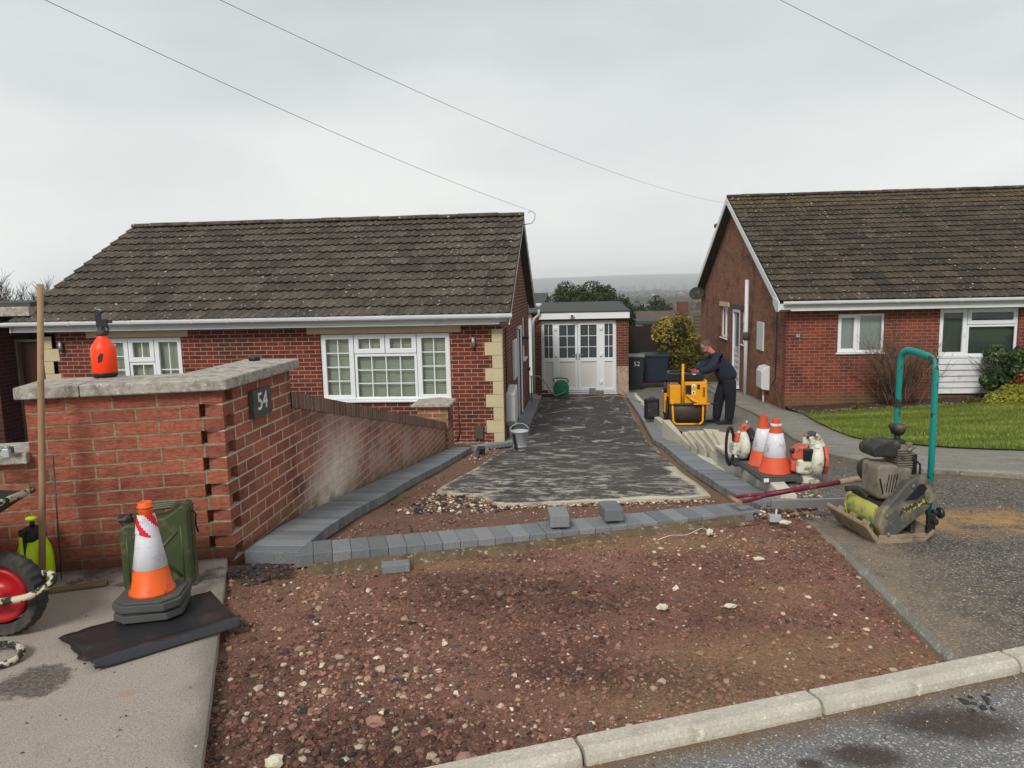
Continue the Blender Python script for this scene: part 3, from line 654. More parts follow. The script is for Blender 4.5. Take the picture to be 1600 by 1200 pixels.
# road
rd=[(KB.x+SD.x*t+(-SD.y)*o_,KB.y+SD.y*t+SD.x*o_) for t,o_ in ((-30,-.14),(30,-.14),(30,-7),(-30,-7))]
mb=MB(); n_=24; vs=[]; 
for i in range(61):
    t=-30+i
    for o_ in (-.085,-1.5,-4,-8): vs.append((KB.x+SD.x*t-SD.y*o_,KB.y+SD.y*t+SD.x*o_,-.047+.01*(-o_)*.5))
mb.add(vs,[(i*4+j,(i+1)*4+j,(i+1)*4+j+1,i*4+j+1)[::-1] for i in range(60) for j in range(3)],sm=True)
o=mb.build('road','road_mat'); o.data.flip_normals() if o.data.polygons[0].normal.z<0 else None; tag(o,'worn grey asphalt road surface',kind='structure')
# kerb stones (dropped kerb, bullnosed edge)
kp=[(-.30,-.14),(-.30,.085),(-.285,.097)]
prof=[(0.,-.16),(0.,0.0),(-.066,0.003),(-.082,-.003),(-.091,-.016),(-.095,-.035),(-.097,-.16)]
for k in range(-6,9):
    T=Matrix.Translation((KB.x+SD.x*(k*.915-.005),KB.y+SD.y*(k*.915-.005),0))@Matrix.Rotation(math.atan2(SD.y,SD.x),4,'Z')
    a,b=.006,.909
    if k in (-6,-5,-4,7,8): pass
    mb=MB(); xs=[a,a+.004,a+.3,a+.6,b-.004,b]; rr=random.Random(k); vs=[]
    for xi,x in enumerate(xs):
        for (yy,zz) in prof:
            sh=.005 if xi in (0,len(xs)-1) and zz>-.1 else 0
            vs.append((x,yy+(sh if yy<-.05 else -sh)*1.0+rr.uniform(-.0015,.0015),zz-sh*.6+(-.0*abs(k))+rr.uniform(-.001,.001)))
    m_=len(prof); fs=[(i*m_+j,(i+1)*m_+j,(i+1)*m_+j+1,i*m_+j+1) for i in range(len(xs)-1) for j in range(m_-1)]
    fs+= [tuple(range(m_))[::-1],tuple((len(xs)-1)*m_+j for j in range(m_))]
    mb.add(vs,fs,sm=False); o=mb.build('kerb_stone','kerb',bevel=.005)
    bm=bmesh.new(); bm.from_mesh(o.data); bmesh.ops.recalc_face_normals(bm,faces=bm.faces); bm.to_mesh(o.data); bm.free()
    o.matrix_world=T
    tag(o,'pale concrete kerb stone between the brown stony apron and the road','kerb stone','pale kerb stones along the road')
    if k==0: o['label']='long pale kerb stone across the middle of the brown stony apron edge'
    if k==-1: o['label']='pale kerb stone cut off by the bottom edge, leftmost one in view'
    if k==1: o['label']='pale kerb stone below the corner of the tarmac at the right'
    if k>=2: o['label']='pale kerb stone in front of the dark tarmac at the far right'; o['group']='kerb stones by the right tarmac'
    if k<=-2: bpy.data.objects.remove(o)
# footway slab at the left
CP=Vector((-1.95,3.92)); FD=Vector((-.959,-.285))   # corner of the brick pier, direction of its street face
fl=[(-1.985,3.90),(-1.95,3.84),(-1.20,2.09),(-1.115,1.895),(-6.5,kline(-6.5)),(-6.5,kline(-6.5)+1.75),(-6.0,2.72),(-2.95,3.63)]
sheet('pavement',fl,.12,lambda x,y:.0+.004*noise.noise(Vector((x*3,y*3,0))),'footway_mat',skirt=.16,label='grey concrete pavement')
# stony apron
AP=[(-1.93,3.83),(-1.19,2.07),(-1.10,1.87),(1.60,kline(1.60)-.005),(1.53,3.2),(1.49,4.6),(1.46,5.0),(-1.62,3.98),(-1.75,3.90)]
def blobf(x,y,cx,cy,rx,ry): return max(0.,1-((x-cx)/rx)**2-((y-cy)/ry)**2)
def zap(x,y):
    n=noise.noise(Vector((x*1.3,y*1.3,2)))*.022+noise.noise(Vector((x*5,y*5,1)))*.012+noise.noise(Vector((x*18,y*18,4)))*.008
    return -.050+n-.03*blobf(x,y,0.,3.5,.9,.6)
def sandy(x,y,e): return min(1,1.2*blobf(x,y,.9,2.85,.9,.42)+.9*blobf(x,y,.2,4.35,1.5,.22)+1.1*blobf(x,y,-.9,3.95,.8,.13)+.8*blobf(x,y,1.0,3.6,.3,.25)+.9*blobf(x,y,.5,2.6,.9,.16)+.5*blobf(x,y,-1.5,3.7,.4,.3))
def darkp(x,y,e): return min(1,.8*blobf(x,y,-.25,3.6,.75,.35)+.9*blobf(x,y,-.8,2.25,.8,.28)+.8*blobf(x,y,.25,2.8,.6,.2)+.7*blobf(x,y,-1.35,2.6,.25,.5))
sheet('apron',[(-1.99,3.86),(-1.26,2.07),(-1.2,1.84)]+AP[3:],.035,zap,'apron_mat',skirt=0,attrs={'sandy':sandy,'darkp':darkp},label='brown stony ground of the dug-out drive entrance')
EG=MB(); _ys=[kline(1.5)+(5.35-kline(1.5))*i/30 for i in range(31)]; _v=[]
for y in _ys:
    j=.012*noise.noise(Vector((0,y*6,0)))
    _v+=[(1.50,y,gn(1.5,y)-.004),(1.478+j,y,gn(1.5,y)-.035),(1.47+j,y,-.12)]
EG.add(_v,[(i*3+k,(i+1)*3+k,(i+1)*3+k+1,i*3+k+1) for i in range(30) for k in range(2)])
# neighbour's tarmac drive and forecourt
PO=[(4.05,26),(4.0,20),(3.98,17),(3.80,15.3),(3.45,12.6),(2.95,9.6),(2.74,8.2),(2.78,7.3),(3.05,6.65),(3.7,6.2),(5.5,5.6),(14,3.9+3.)]
PI_=[(4.87,26),(4.87,20),(4.87,17.6),(4.86,16.1),(4.62,14.6),(4.20,12.2),(4.02,10.9),(4.06,9.8),(4.40,8.9),(5.1,8.3),(7,7.7),(14,7.9)]
TN=[(1.50,kline(1.5)-.0),(1.50,4.9),(1.50,5.4),(1.62,6.8),(1.70,9.0),(1.84,9.8),(2.02,10.3),(2.1,11.0),(1.98,11.9),(1.78,13.2),(1.70,16),(1.70,21.9),(1.70,24),(1.7,27),(4.05,27)]+PO+[(14,kline(14)-.0)]
def dseg(x,y,C):
    m=9
    for (ax,ay),(bx,by) in zip(C,C[1:]):
        L2=(bx-ax)**2+(by-ay)**2; t=max(0,min(1,((x-ax)*(bx-ax)+(y-ay)*(by-ay))/L2)); m=min(m,math.hypot(x-ax-t*(bx-ax),y-ay-t*(by-ay)))
    return m
def ztn(x,y): return gn(x,y)+.012*noise.noise(Vector((x*1.1,y*1.1,7)))-.008
sheet('neighbour_drive',[(p[0]+(.05 if 2.7<p[0]<4.2 and p[1]>6 else 0),p[1]+(.06 if p[0]>2.9 and p[1]<7 and p[1]>5.5 else 0)) for p in TN],.22,ztn,'tarmac_mat',skirt=.0,attrs={
 'moss':lambda x,y,e:min(1,1.6*max(0,1-dseg(x,y,PO[:11])/.30)*(1 if y<13 else .3)+.9*blobf(x,y,2.3,7.9,.45,.5)+.6*blobf(x,y,2.1,9.4,.3,1.2)),
 'sand':lambda x,y,e:min(1,1.6*blobf(x,y,2.75,4.75,.75,.35)+1.2*blobf(x,y,3.3,4.5,.8,.3)+1.*blobf(x,y,2.5,5.05,.5,.2)),
 'dust':lambda x,y,e:min(1,1.4*blobf(x,y,1.62,4.3,.26,.7)+max(0,1-(x-1.5)/.12)*(y<5.2)+.6*blobf(x,y,1.7,3.4,.3,.6)),
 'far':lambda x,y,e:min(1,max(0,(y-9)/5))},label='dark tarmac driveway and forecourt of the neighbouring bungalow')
sheet('path',PO[:-1]+[(14,5.2)]+[(14,7.9)]+PI_[::-1][1:],.3,lambda x,y:gn(x,y)+.03,'pathc',skirt=.12,label='curved grey concrete garden path')
LW=PI_[3:]+[(14,16.4),(9.4,16.35),(8.2,16.5),(6.6,16.35),(5.6,16.2)]
sheet('lawn_ground',LW,.3,lambda x,y:gn(x,y)+.045+.02*noise.noise(Vector((x*.8,y*.8,0))),'lawn_mat',skirt=.0,label='lawn soil')
sheet('flower_bed',[(4.87,17.75),(4.87,16.12),(5.6,16.2),(6.6,16.35),(8.2,16.5),(9.4,16.35),(14,16.4),(14,17.75)],.16,lambda x,y:gn(x,y)+.03+.05*noise.noise(Vector((x*2,y*2,0)))+.07*(y-16.3)/1.3,'soil_mat',skirt=.0,label='dark soil bed in front of the bungalow')
tag(EG.build('kerb_edge','pathc'),'cut concrete edge of the neighbouring tarmac',kind='structure')
# grass blades
def lawn_in(P):
    x,y=P[:,0],P[:,1]; c=np.zeros(len(P),bool); n=len(LW)
    for i in range(n):
        (x1,y1),(x2,y2)=LW[i],LW[(i+1)%n]
        if y1==y2: continue
        k=((y1>y)!=(y2>y))&(x<(x2-x1)*(y-y1)/(y2-y1)+x1); c^=k
    return c
P=np.column_stack([RS.uniform(3.9,12.5,150000),RS.uniform(7.6,16.7,150000)]); P=P[lawn_in(P)][:95000]
n=len(P); z=np.array([gn(a,b)+.045 for a,b in P]); h=RS.uniform(.025,.055,n); a=RS.uniform(0,2*PI,n); w_=.006
d=np.column_stack([np.cos(a),np.sin(a)]); le=RS.normal(0,.018,(n,2))
V=np.zeros((n,3,3)); V[:,0,:2]=P-d*w_; V[:,1,:2]=P+d*w_; V[:,2,:2]=P+le; V[:,:2,2]=z[:,None]-.005; V[:,2,2]=z+h
tone=np.clip(.45+RS.normal(0,.2,n)+.5*np.array([noise.noise(Vector((p[0]*.9,p[1]*1.6,0))) for p in P]),0,1)
o=np_mesh('grass',V.reshape(-1,3),np.arange(3*n).reshape(-1,3),'grassb',attr=('tone',np.repeat(tone,3))); tag(o,'short green lawn grass in front of the bungalow',kind='stuff')
# our driveway: brown sub-base with old tarmac over it
DR=[(-1.62,3.98),(1.46,5.0),(1.26,5.5),(1.25,7.6),(1.3,10),(1.4,14),(1.45,17),(1.43,21.95),(-1.20,21.95),(-1.2,12.4),(-1.60,11.6),(-1.62,8)]
sheet('driveway_base',DR,.13,lambda x,y:gz(y)-.045+.015*noise.noise(Vector((x*3,y*3,3)))+.006*noise.noise(Vector((x*16,y*16,3))),'sub_mat',skirt=0,attrs={'edge':lambda x,y,e:e},label='brown sub-base of the driveway')
rr=random.Random(4)
TE=[(-.62,5.62)]+[(-.62+.1*i,5.62+.025*i+rr.uniform(-.03,.03)) for i in range(1,17)]+[(1.12,6.15),(1.13,7),(1.13,8),(1.17,10),(1.25,12),(1.3,14),(1.34,17),(1.34,21.9),(-.92,21.9),(-.92,14),(-.95,12.4),(-1.05,11),(-1.12,9.5),(-1.16,8.3),(-1.22,7.2),(-1.24,6.35),(-1.0,6.18),(-.86,6.2),(-.8,6.05)]
sheet('driveway',TE,.09,lambda x,y:gz(y)-.015+.012*noise.noise(Vector((x*1.6,y*1.6,3))),'drive_mat',skirt=.08,attrs={'edge':lambda x,y,e:min(1,e/(.30+.22*noise.noise(Vector((x*2.3,y*2.3,9))))+(.25 if x<-.3 else 0)) if y<8.5 else min(1,.34+e/.3)},label='old dark tarmac driveway with dusty pale patches')
# front garden soil behind the brick wall
sheet('garden_ground',[(-12,4.4),(-2.1,4.4),(-2.1,12.96),(-12,12.96)],.6,lambda x,y:gz(y)-.02,'soil_mat',skirt=.1,label='garden soil behind the brick wall')
sheet('gravel_margin',[(-2.0,11.2),(-1.72,11.3),(-1.45,11.9),(-1.1,12.35),(-1.26,12.96),(-2.4,12.96),(-2.3,11.3)],.15,lambda x,y:gz(y)+.012,'sub_mat',skirt=.05,attrs={'edge':lambda x,y,e:.0},label='gravelly margin by the house corner')
# ---------------------------------------------------------------- loose stones
def inpoly(P,poly):
    x,y=P[:,0],P[:,1]; c=np.zeros(len(P),bool); n=len(poly)
    for i in range(n):
        (x1,y1),(x2,y2)=poly[i],poly[(i+1)%n]
        if y1==y2: continue
        k=((y1>y)!=(y2>y))&(x<(x2-x1)*(y-y1)/(y2-y1)+x1); c^=k
    return c
PAL=np.array([S(128,88,74,.92)[:3],S(100,70,60,.88)[:3],S(146,104,88,.95)[:3],S(160,124,106,.9)[:3],S(96,86,80,.85)[:3],S(190,162,142,.92)[:3],S(212,198,174,.95)[:3],S(66,62,62,.8)[:3],S(172,142,106,.9)[:3]])
def cols(n,p):
    p=np.array(p,float); i=RS.choice(len(PAL),n,p=p/p.sum()); return PAL[i]*RS.uniform(.78,1.22,(n,1))
def field(n,poly,zf,smin,smax,p,dens=None,pw=2.5,bb=None):
    xs=[q[0] for q in poly]; ys_=[q[1] for q in poly]
    P=np.column_stack([RS.uniform(min(xs),max(xs),n*4),RS.uniform(min(ys_),max(ys_),n*4)]); P=P[inpoly(P,poly)]
    if dens is not None: P=P[RS.uniform(0,1,len(P))<np.array([dens(a,b) for a,b in P])]
    P=P[:n]; s=smin+(smax-smin)*RS.uniform(0,1,len(P))**pw
    Z=np.array([zf(a,b) for a,b in P]); c_=cols(len(P),p)
    if zf is zap:
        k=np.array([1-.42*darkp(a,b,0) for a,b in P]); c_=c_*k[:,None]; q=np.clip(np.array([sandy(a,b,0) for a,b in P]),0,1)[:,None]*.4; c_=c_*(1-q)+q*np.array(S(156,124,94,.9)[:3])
    return np.column_stack([P,Z]),s,c_
red=[12,9,8,2.5,3,.5,.25,1.2,.4]; mixd=[6,4,5,4,4,1.4,.8,4,1.2]; pale=[1,1,2,3,2,4,5,2,2]; pink=[3,2,6,6,2,5,2,2,1]
A=[field(21000,AP,zap,.005,.018,red,lambda x,y:.25+.75*(1-min(1,sandy(x,y,0)))),
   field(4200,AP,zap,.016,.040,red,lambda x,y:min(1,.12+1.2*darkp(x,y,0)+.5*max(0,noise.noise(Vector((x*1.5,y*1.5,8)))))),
   field(9000,AP,zap,.005,.016,mixd,lambda x,y:min(1,.15+1.3*blobf(x,y,-.5,2.4,1.4,.6)+blobf(x,y,.6,2.7,1.2,.4)+.9*blobf(x,y,.9,4.2,.7,.4))),
   field(1700,AP,zap,.016,.044,pink,lambda x,y:min(1,.05+1.4*blobf(x,y,-.9,2.5,.55,1.0)+.8*blobf(x,y,-.4,2.35,.7,.3)+.6*blobf(x,y,-1.3,3.6,.5,.25)),3),
   field(450,AP,zap,.012,.038,pale,lambda x,y:min(1,.12+blobf(x,y,.2,2.75,.5,.3)+.8*blobf(x,y,.7,4.3,.5,.25)+.7*blobf(x,y,1.1,3.1,.5,.5)),2.2)]
EDGE=[(-1.1,1.95),(1.55,kline(1.5)+.04),(1.55,kline(1.5)+.0),(-1.1,1.90)]
A.append(field(500,[(-.9,kline(-.9)+.0),(1.5,kline(1.5)+.0),(1.5,kline(1.5)+.14),(-.9,kline(-.9)+.12)],zap,.006,.02,mixd))
scatter_stones('gravel',np.concatenate([a[0] for a in A]),np.concatenate([a[1] for a in A]),np.concatenate([a[2] for a in A]),'loose red-brown stones and gravel over the dug-out entrance')
BL=field(4200,[(-1.5,4.15),(1.3,5.05),(1.1,6.0),(-.6,5.6),(-1.3,6.3),(-1.4,8),(-1.5,8)],lambda x,y:gz(y)-.045,.005,.026,[8,6,7,4,4,1.5,.8,2,2],None,3)
BE=field(700,[(-1.35,5.2),(-.55,5.35),(-.5,5.75),(-1.1,6.3),(-1.35,6.3)],lambda x,y:gz(y)-.04,.010,.05,[1,1,1,1,2,2,3,5,1],None,3)
BG=field(500,[(-.6,5.45),(1.1,5.9),(1.1,6.02),(-.6,5.62)],lambda x,y:gz(y)-.035,.008,.03,[2,2,2,1,1,2,4,3,2])
A=[BL,BE,BG]; scatter_stones('gravel',np.concatenate([a[0] for a in A]),np.concatenate([a[1] for a in A]),np.concatenate([a[2] for a in A]),'crumbs of tarmac and gravel on the driveway behind the grey block edging')
A=[field(1500,[(1.52,3.1),(1.9,3.1),(4,5),(5.,6.1),(3.,6.3),(2.7,8),(3,10),(1.8,10),(1.6,5.2)],ztn,.004,.016,[1,1,2,2,4,3,3,4,3],None,4),
   field(700,[(1.2,5.02),(1.75,5.1),(1.9,6),(1.6,6.1),(1.5,5.5)],lambda x,y:max(gz(y)-.02,ztn(x,y)),.006,.03,[1,1,2,2,3,3,2,2,5],None,3),
   field(150,[(1.1,4.75),(1.6,4.75),(1.6,4.98),(1.3,5.05)],lambda x,y:-.03,.01,.05,[3,2,3,2,3,3,3,2,3])]
scatter_stones('gravel',np.concatenate([a[0] for a in A]),np.concatenate([a[1] for a in A]),np.concatenate([a[2] for a in A]),'small stones scattered on the neighbouring tarmac')
A=[field(900,[(-1.0,kline(-1.)-.10),(2.6,kline(2.6)-.10),(2.6,kline(2.6)-.17),(-1.0,kline(-1.)-.15)],lambda x,y:-.045,.003,.013,[1,1,2,3,3,4,5,2,6]),
   field(500,[(.2,kline(.2)-.11),(2.6,kline(2.6)-.11),(2.6,kline(2.6)-.5),(.2,kline(.2)-.4)],lambda x,y:-.044,.002,.009,[1,1,2,3,3,4,5,4,4]),
   field(14,[(1.38,2.66),(1.52,2.74),(1.5,2.62),(1.4,2.58)],lambda x,y:-.046,.02,.045,[0,0,0,0,1,0,0,9,0])]
scatter_stones('gravel',np.concatenate([a[0] for a in A]),np.concatenate([a[1] for a in A]),np.concatenate([a[2] for a in A]),'grit and small stones in the road gutter')
A=[field(420,[(-2.2,11.4),(-1.7,11.45),(-1.35,12.1),(-1.3,12.8),(-2.1,12.8)],lambda x,y:gz(y)+.02,.012,.04,[1,0,2,3,1,6,7,0,6]),field(200,[(-1.45,8.9),(-1.1,9.1),(-1.2,11.3),(-1.5,11)],lambda x,y:gz(y)-.03,.01,.035,[2,1,2,2,2,4,5,1,5])]
scatter_stones('gravel',np.concatenate([a[0] for a in A]),np.concatenate([a[1] for a in A]),np.concatenate([a[2] for a in A]),'pale pebbles by the house corner')
A=[field(260,[(-3.2,2.2),(-1.15,2.0),(-1.95,3.8),(-2.9,3.5)],lambda x,y:.003,.004,.012,[1,1,2,3,3,2,3,3,2],None,4)]
scatter_stones('gravel',A[0][0],A[0][1],A[0][2],'a few grit stones on the grey pavement')
A=[field(5000,[(4.9,16.2),(8.2,16.55),(13,16.5),(13,17.5),(4.9,17.5)],lambda x,y:gn(x,y)+.05,.01,.05,[0,0,2,1,5,1,.6,5,3])]
scatter_stones('leaf_litter',A[0][0],A[0][1],A[0][2]*np.array([.8,.75,.7]),'clods and dead leaves on the soil bed')
A=[field(260,[(-1.92,3.70),(-1.72,3.58),(-1.55,3.70),(-1.55,3.80),(-1.80,3.86)],lambda x,y:-.035+.04*blobf(x,y,-1.72,3.74,.22,.14),.012,.035,[0,0,0,0,1,0,0,9,0])]
scatter_stones('tarmac_crumbs',A[0][0],A[0][1],A[0][2],'small heap of black tarmac crumbs at the foot of the pier corner')
def rock(x,y,z,s,c,label,sq=.6,seed=0,rz=0):
    bm=bmesh.new(); bmesh.ops.create_icosphere(bm,subdivisions=2,radius=1); rr=random.Random(seed)
    for v in bm.verts: v.co*=1+.5*noise.noise(v.co*1.3+Vector((seed,0,0)))+rr.uniform(-.05,.05); v.co=Vector((v.co.x*s[0],v.co.y*s[1],v.co.z*s[2]))
    me=bpy.data.meshes.new('stone'); bm.to_mesh(me); bm.free(); me.materials.append(M[c]); o=bpy.data.objects.new('stone',me); COL.objects.link(o); o.location=(x,y,z); o.rotation_euler=(0,0,rz); WM[o]=Matrix.Translation((x,y,z))
    return tag(o,label,'stone')
M['palestone']=simple('pale_stone',S(226,220,196,.9),S(196,184,152,.9),.9,14,bump=.004); M['pinkstone']=simple('pink_stone',S(176,136,116,.85),S(150,112,96,.85),.9,14,bump=.004)
rock(.80,4.42,-.01,(.02,.016,.022),'palestone','upright pale stone in front of the grey block row near the shovel grip',seed=1)
rock(1.30,4.62,-.01,(.035,.022,.014),'palestone','flat cream stone below the maroon shovel grip',seed=2)
rock(1.0,4.04,-.03,(.032,.016,.01),'palestone','long pale stone at the right of the brown apron',seed=3,rz=.2)
rock(.72,3.42,-.03,(.03,.016,.01),'palestone','flat yellowish stone in the middle right of the apron',seed=4)
rock(.40,3.40,-.03,(.026,.018,.014),'palestone','small cream stone left of the flat yellowish one',seed=5)
rock(-.37,2.22,-.035,(.035,.03,.02),'pinkstone','large pink-brown stone near the kerb in the bottom middle',seed=6)
rock(-.72,2.42,-.035,(.035,.028,.018),'pinkstone','rounded reddish stone on the lower left of the apron',seed=7)
rock(-1.0,2.18,-.035,(.03,.026,.018),'palestone','chunky pale stone near the bottom edge of the picture',seed=8)
# ---------------------------------------------------------------- block edging
bm0=MB(); bm0.box(-.0515,.0515,0,.215,-.075,0); B0=bm0.build('paving_block','block',bevel=.005); blocks=[]
def blk(x,y,z,rz,pitch=0,sx=1,sy=1,label='',group='',n=[0]):
    n[0]+=1; o=B0 if n[0]==1 else B0.copy()
    if n[0]>1: COL.objects.link(o)
    rr=random.Random(n[0]); o.matrix_world=Matrix.Translation((x,y,z+rr.uniform(-.002,.002)))@Matrix.Rotation(rz+rr.uniform(-.008,.008),4,'Z')@Matrix.Rotation(pitch,4,'X')@Matrix.Diagonal((sx,sy,1,1))
    tag(o,label,'paving block',group); blocks.append(o); return o
ra=math.atan2(.34,.94); rd_=Vector((math.cos(ra),math.sin(ra)))
n_row=28
for i in range(n_row):
    s=i*.1055; yb=.035*math.sin(i/27*PI)*-1
    blk(-1.52+rd_.x*s,3.87+rd_.y*s+yb,.035-.0016*i,ra,label='dark grey block in the row between brown apron and drive',group='blocks in the row across the drive')
blocks[0]['label']='leftmost dark grey block of the row across the drive'; del blocks[0]['group']
blocks[-1]['label']='rightmost grey block of the row across the drive, under the shovel grip'; del blocks[-1]['group']
nleft=0; y=3.95
while y<10.95:
    x=-1.565; sl=math.atan((gz(y+.1)-gz(y-.1))/.2)
    blk(x,y,gz(y)+.038+.0*abs(y),PI/2,0,.98,1.5,label='dark grey block in the strip along the brick garden wall',group='blocks along the garden wall')
    blocks[-1].matrix_world=Matrix.Translation((x,y,gz(y)+.037))@Matrix.Rotation(sl,4,'X')@Matrix.Rotation(PI/2,4,'Z')@Matrix.Diagonal((.98,1.45,1,1)); y+=.1055*math.cos(sl); nleft+=1
blocks[28]['label']='first grey block of the wall-side strip at the pier corner'; del blocks[28]['group']
RC=smooth_path([(1.31,5.15,0),(1.25,6.2,0),(1.235,7.6,0),(1.28,9.8,0),(1.40,13.9,0),(1.45,17,0),(1.44,21.8,0)],30)
def along(C,step,y1):
    out=[]; acc=0; last=None
    for a,b in zip(C,C[1:]):
        d=(b-a); L=d.length; t=acc
        while t<L: p=a+d*(t/L); out.append((p,d.normalized())); t+=step
        acc=t-L
    return out
rest=MB()
for p,d in along(RC,.1055,99):
    yy=p.y; sl=math.atan((gz(yy+.1)-gz(yy-.1))/.2)
    a=math.atan2(d.y,d.x)-PI/2
    T=Matrix.Translation((p.x,p.y,gz(yy)+.037))@Matrix.Rotation(sl,4,'X')@Matrix.Rotation(a-PI/2,4,'Z')@Matrix.Diagonal((.98,1.25,1,1))
    if yy<13.2:
        blk(0,0,0,0,label='dark grey block in the curved strip below the pale retaining wall',group='blocks along the right side of the drive'); blocks[-1].matrix_world=T
    else: rest.T=T; rest.box(-.0515,.0515,0,.215,-.075,0)
yy=12.45
while yy<21.7:
    sl=math.atan((gz(yy+.1)-gz(yy-.1))/.2); rest.T=Matrix.Translation((-.97,yy,gz(yy)+.03))@Matrix.Rotation(sl,4,'X')@Matrix.Rotation(PI/2,4,'Z')@Matrix.Diagonal((.98,1.35,1,1)); rest.box(-.0515,.0515,0,.215,-.075,0); yy+=.1055
for i in range(11):
    t=i/10; px=-1.58+.55*t; py=11.1+1.15*t; rest.T=Matrix.Translation((px,py,gz(py)+.034))@Matrix.Rotation(-1.05+PI+1.3*t*.4,4,'Z')@Matrix.Diagonal((1.2,1.1,1,1)); rest.box(-.0515,.0515,-.22,.0,-.075,0)
tag(rest.build('block_edging','block',bevel=.004),'far runs of dark grey block edging beside the house and the garage',kind='stuff')
MB().box(-1.88,-1.60,3.86,3.95,-.05,.036)
for (x,y,r_,lab) in ((-.115,4.475,.13,'loose grey block lying on the block row, the left one of two'),(.215,4.60,.18,'loose grey block lying on the block row, the right one of two')):
    o=blk(x,y,.105,0,label=lab); o.matrix_world=Matrix.Translation((x,y,.105))@Matrix.Rotation(r_,4,'Z')@Matrix.Translation((0,-.107,0))@Matrix.Diagonal((1.15,.9,1,1))
o=blk(-1.06,3.94,-.0,1.5,label='grey block half buried in sand in front of the block row'); o.matrix_world=Matrix.Translation((-.93,3.9,-.012))@Matrix.Rotation(PI/2+.3,4,'Z')@Matrix.Diagonal((.8,.7,.6,1))
# mortar haunch in front of the row
mb=MB(); vs=[];
for i in range(40):
    s=i/39*2.75; bx=-1.50+rd_.x*s; by=3.865+rd_.y*s-.035*math.sin(i/39*PI); w_=.05+.05*noise.noise(Vector((s*3,0,0)))+.03
    vs+=[(bx,by+.01,-.022+.012*noise.noise(Vector((s*9,1,0)))),(bx+rd_.y*w_*.4,by-w_*.45,-.036),(bx+rd_.y*w_,by-w_,-.06)]
mb.add(vs,[(i*3+j,(i+1)*3+j,(i+1)*3+j+1,i*3+j+1)[::-1] for i in range(39) for j in range(2)],sm=True)
M['mortar']=concrete('sandy_mortar',S(128,112,86,.82),S(98,82,62,.8),5,coord='World',dark=S(80,64,50,.75),damt=(.45,.6))
tag(mb.build('mortar_bed','mortar'),'sandy mortar bed along the front of the block row',kind='structure')
# ---------------------------------------------------------------- retaining wall between the two drives
RW=thing('retaining_wall','low pale concrete retaining wall with fanned stepped blocks between the two drives','wall',(1.65,9,-1))
def strip_wall(path,top,bot,w,name,mat):
    mb=MB(); n=len(path); vs=[]
    for i,(x,y) in enumerate(path):
        a=path[max(0,i-1)]; b=path[min(n-1,i+1)]; d=Vector((b[0]-a[0],b[1]-a[1])).normalized(); nx_,ny_=d.y,-d.x
        vs+=[(x,y,bot(y)),(x,y,top(x,y)),(x+nx_*w,y+ny_*w,top(x,y)+.004),(x+nx_*w,y+ny_*w,bot(y))]
    mb.add(vs,[(i*4+j,(i+1)*4+j,(i+1)*4+j+1,i*4+j+1)[::-1] for i in range(n-1) for j in range(3)]+[(0,1,2,3)[::-1],tuple((n-1)*4+k for k in range(4))])
    o=mb.build(name,mat,RW,world=True); bm=bmesh.new(); bm.from_mesh(o.data); bmesh.ops.recalc_face_normals(bm,faces=bm.faces); bm.to_mesh(o.data); bm.free(); return o
near=[(p.x,p.y) for p in smooth_path([(1.50,5.45,0),(1.60,6.6,0),(1.70,8.2,0),(1.80,9.7,0)],6)]
strip_wall(near,lambda x,y:gn(x,y)+.022+.008*noise.noise(Vector((x,y*6,0))),lambda y:gz(y)-.15,.11,'wall','retain')
strip_wall([(1.69,8.6),(1.72,9.6),(1.70,10.6),(1.66,11.6),(1.60,12.8)],lambda x,y:gn(x,y)-.20,lambda y:gz(y)-.15,.14,'wall','retain')
far=[(1.62,13.5),(1.65,16),(1.66,21.7)]
strip_wall(far,lambda x,y:gn(x,y)+.05,lambda y:gz(y)-.15,.10,'wall','retain')
# fanned blocks: (far-left, far-right, near tip) in plan and top height
def wedge(fl,fr,tip,top,tip2=None):
    mb=MB(); q=[fl,fr]+([tip2] if tip2 else [])+[tip]
    mb.prism(q,-1.45,top-.004); o=mb.build('stepped_block','retain',RW,world=True,bevel=.004)
    cx=sum(p[0] for p in q)/len(q); cy=sum(p[1] for p in q)/len(q); q2=[(cx+(p[0]-cx)*1.01,cy+(p[1]-cy)*1.01) for p in q]
    MB().prism(q2,top-.012,top).build('cap',"retaintop",o,world=True)
W_=[((1.56,13.4),(1.70,13.4),(1.72,11.2),-.98,(1.74,11.5)),
    ((1.72,12.0),(1.84,12.0),(1.75,10.7),-.92,None),((1.78,11.8),(1.93,11.8),(1.82,10.3),-.86,None),
    ((1.85,11.5),(2.02,11.5),(1.86,9.9),-.80,None),((1.92,11.2),(2.12,11.1),(1.86,9.3),-.71,(2.0,9.9)),((1.98,10.8),(2.2,10.6),(1.86,9.2),-.66,(2.1,9.5))]
for fl_,fr_,tp,top,t2 in W_: wedge(fl_,fr_,tp,top,t2)
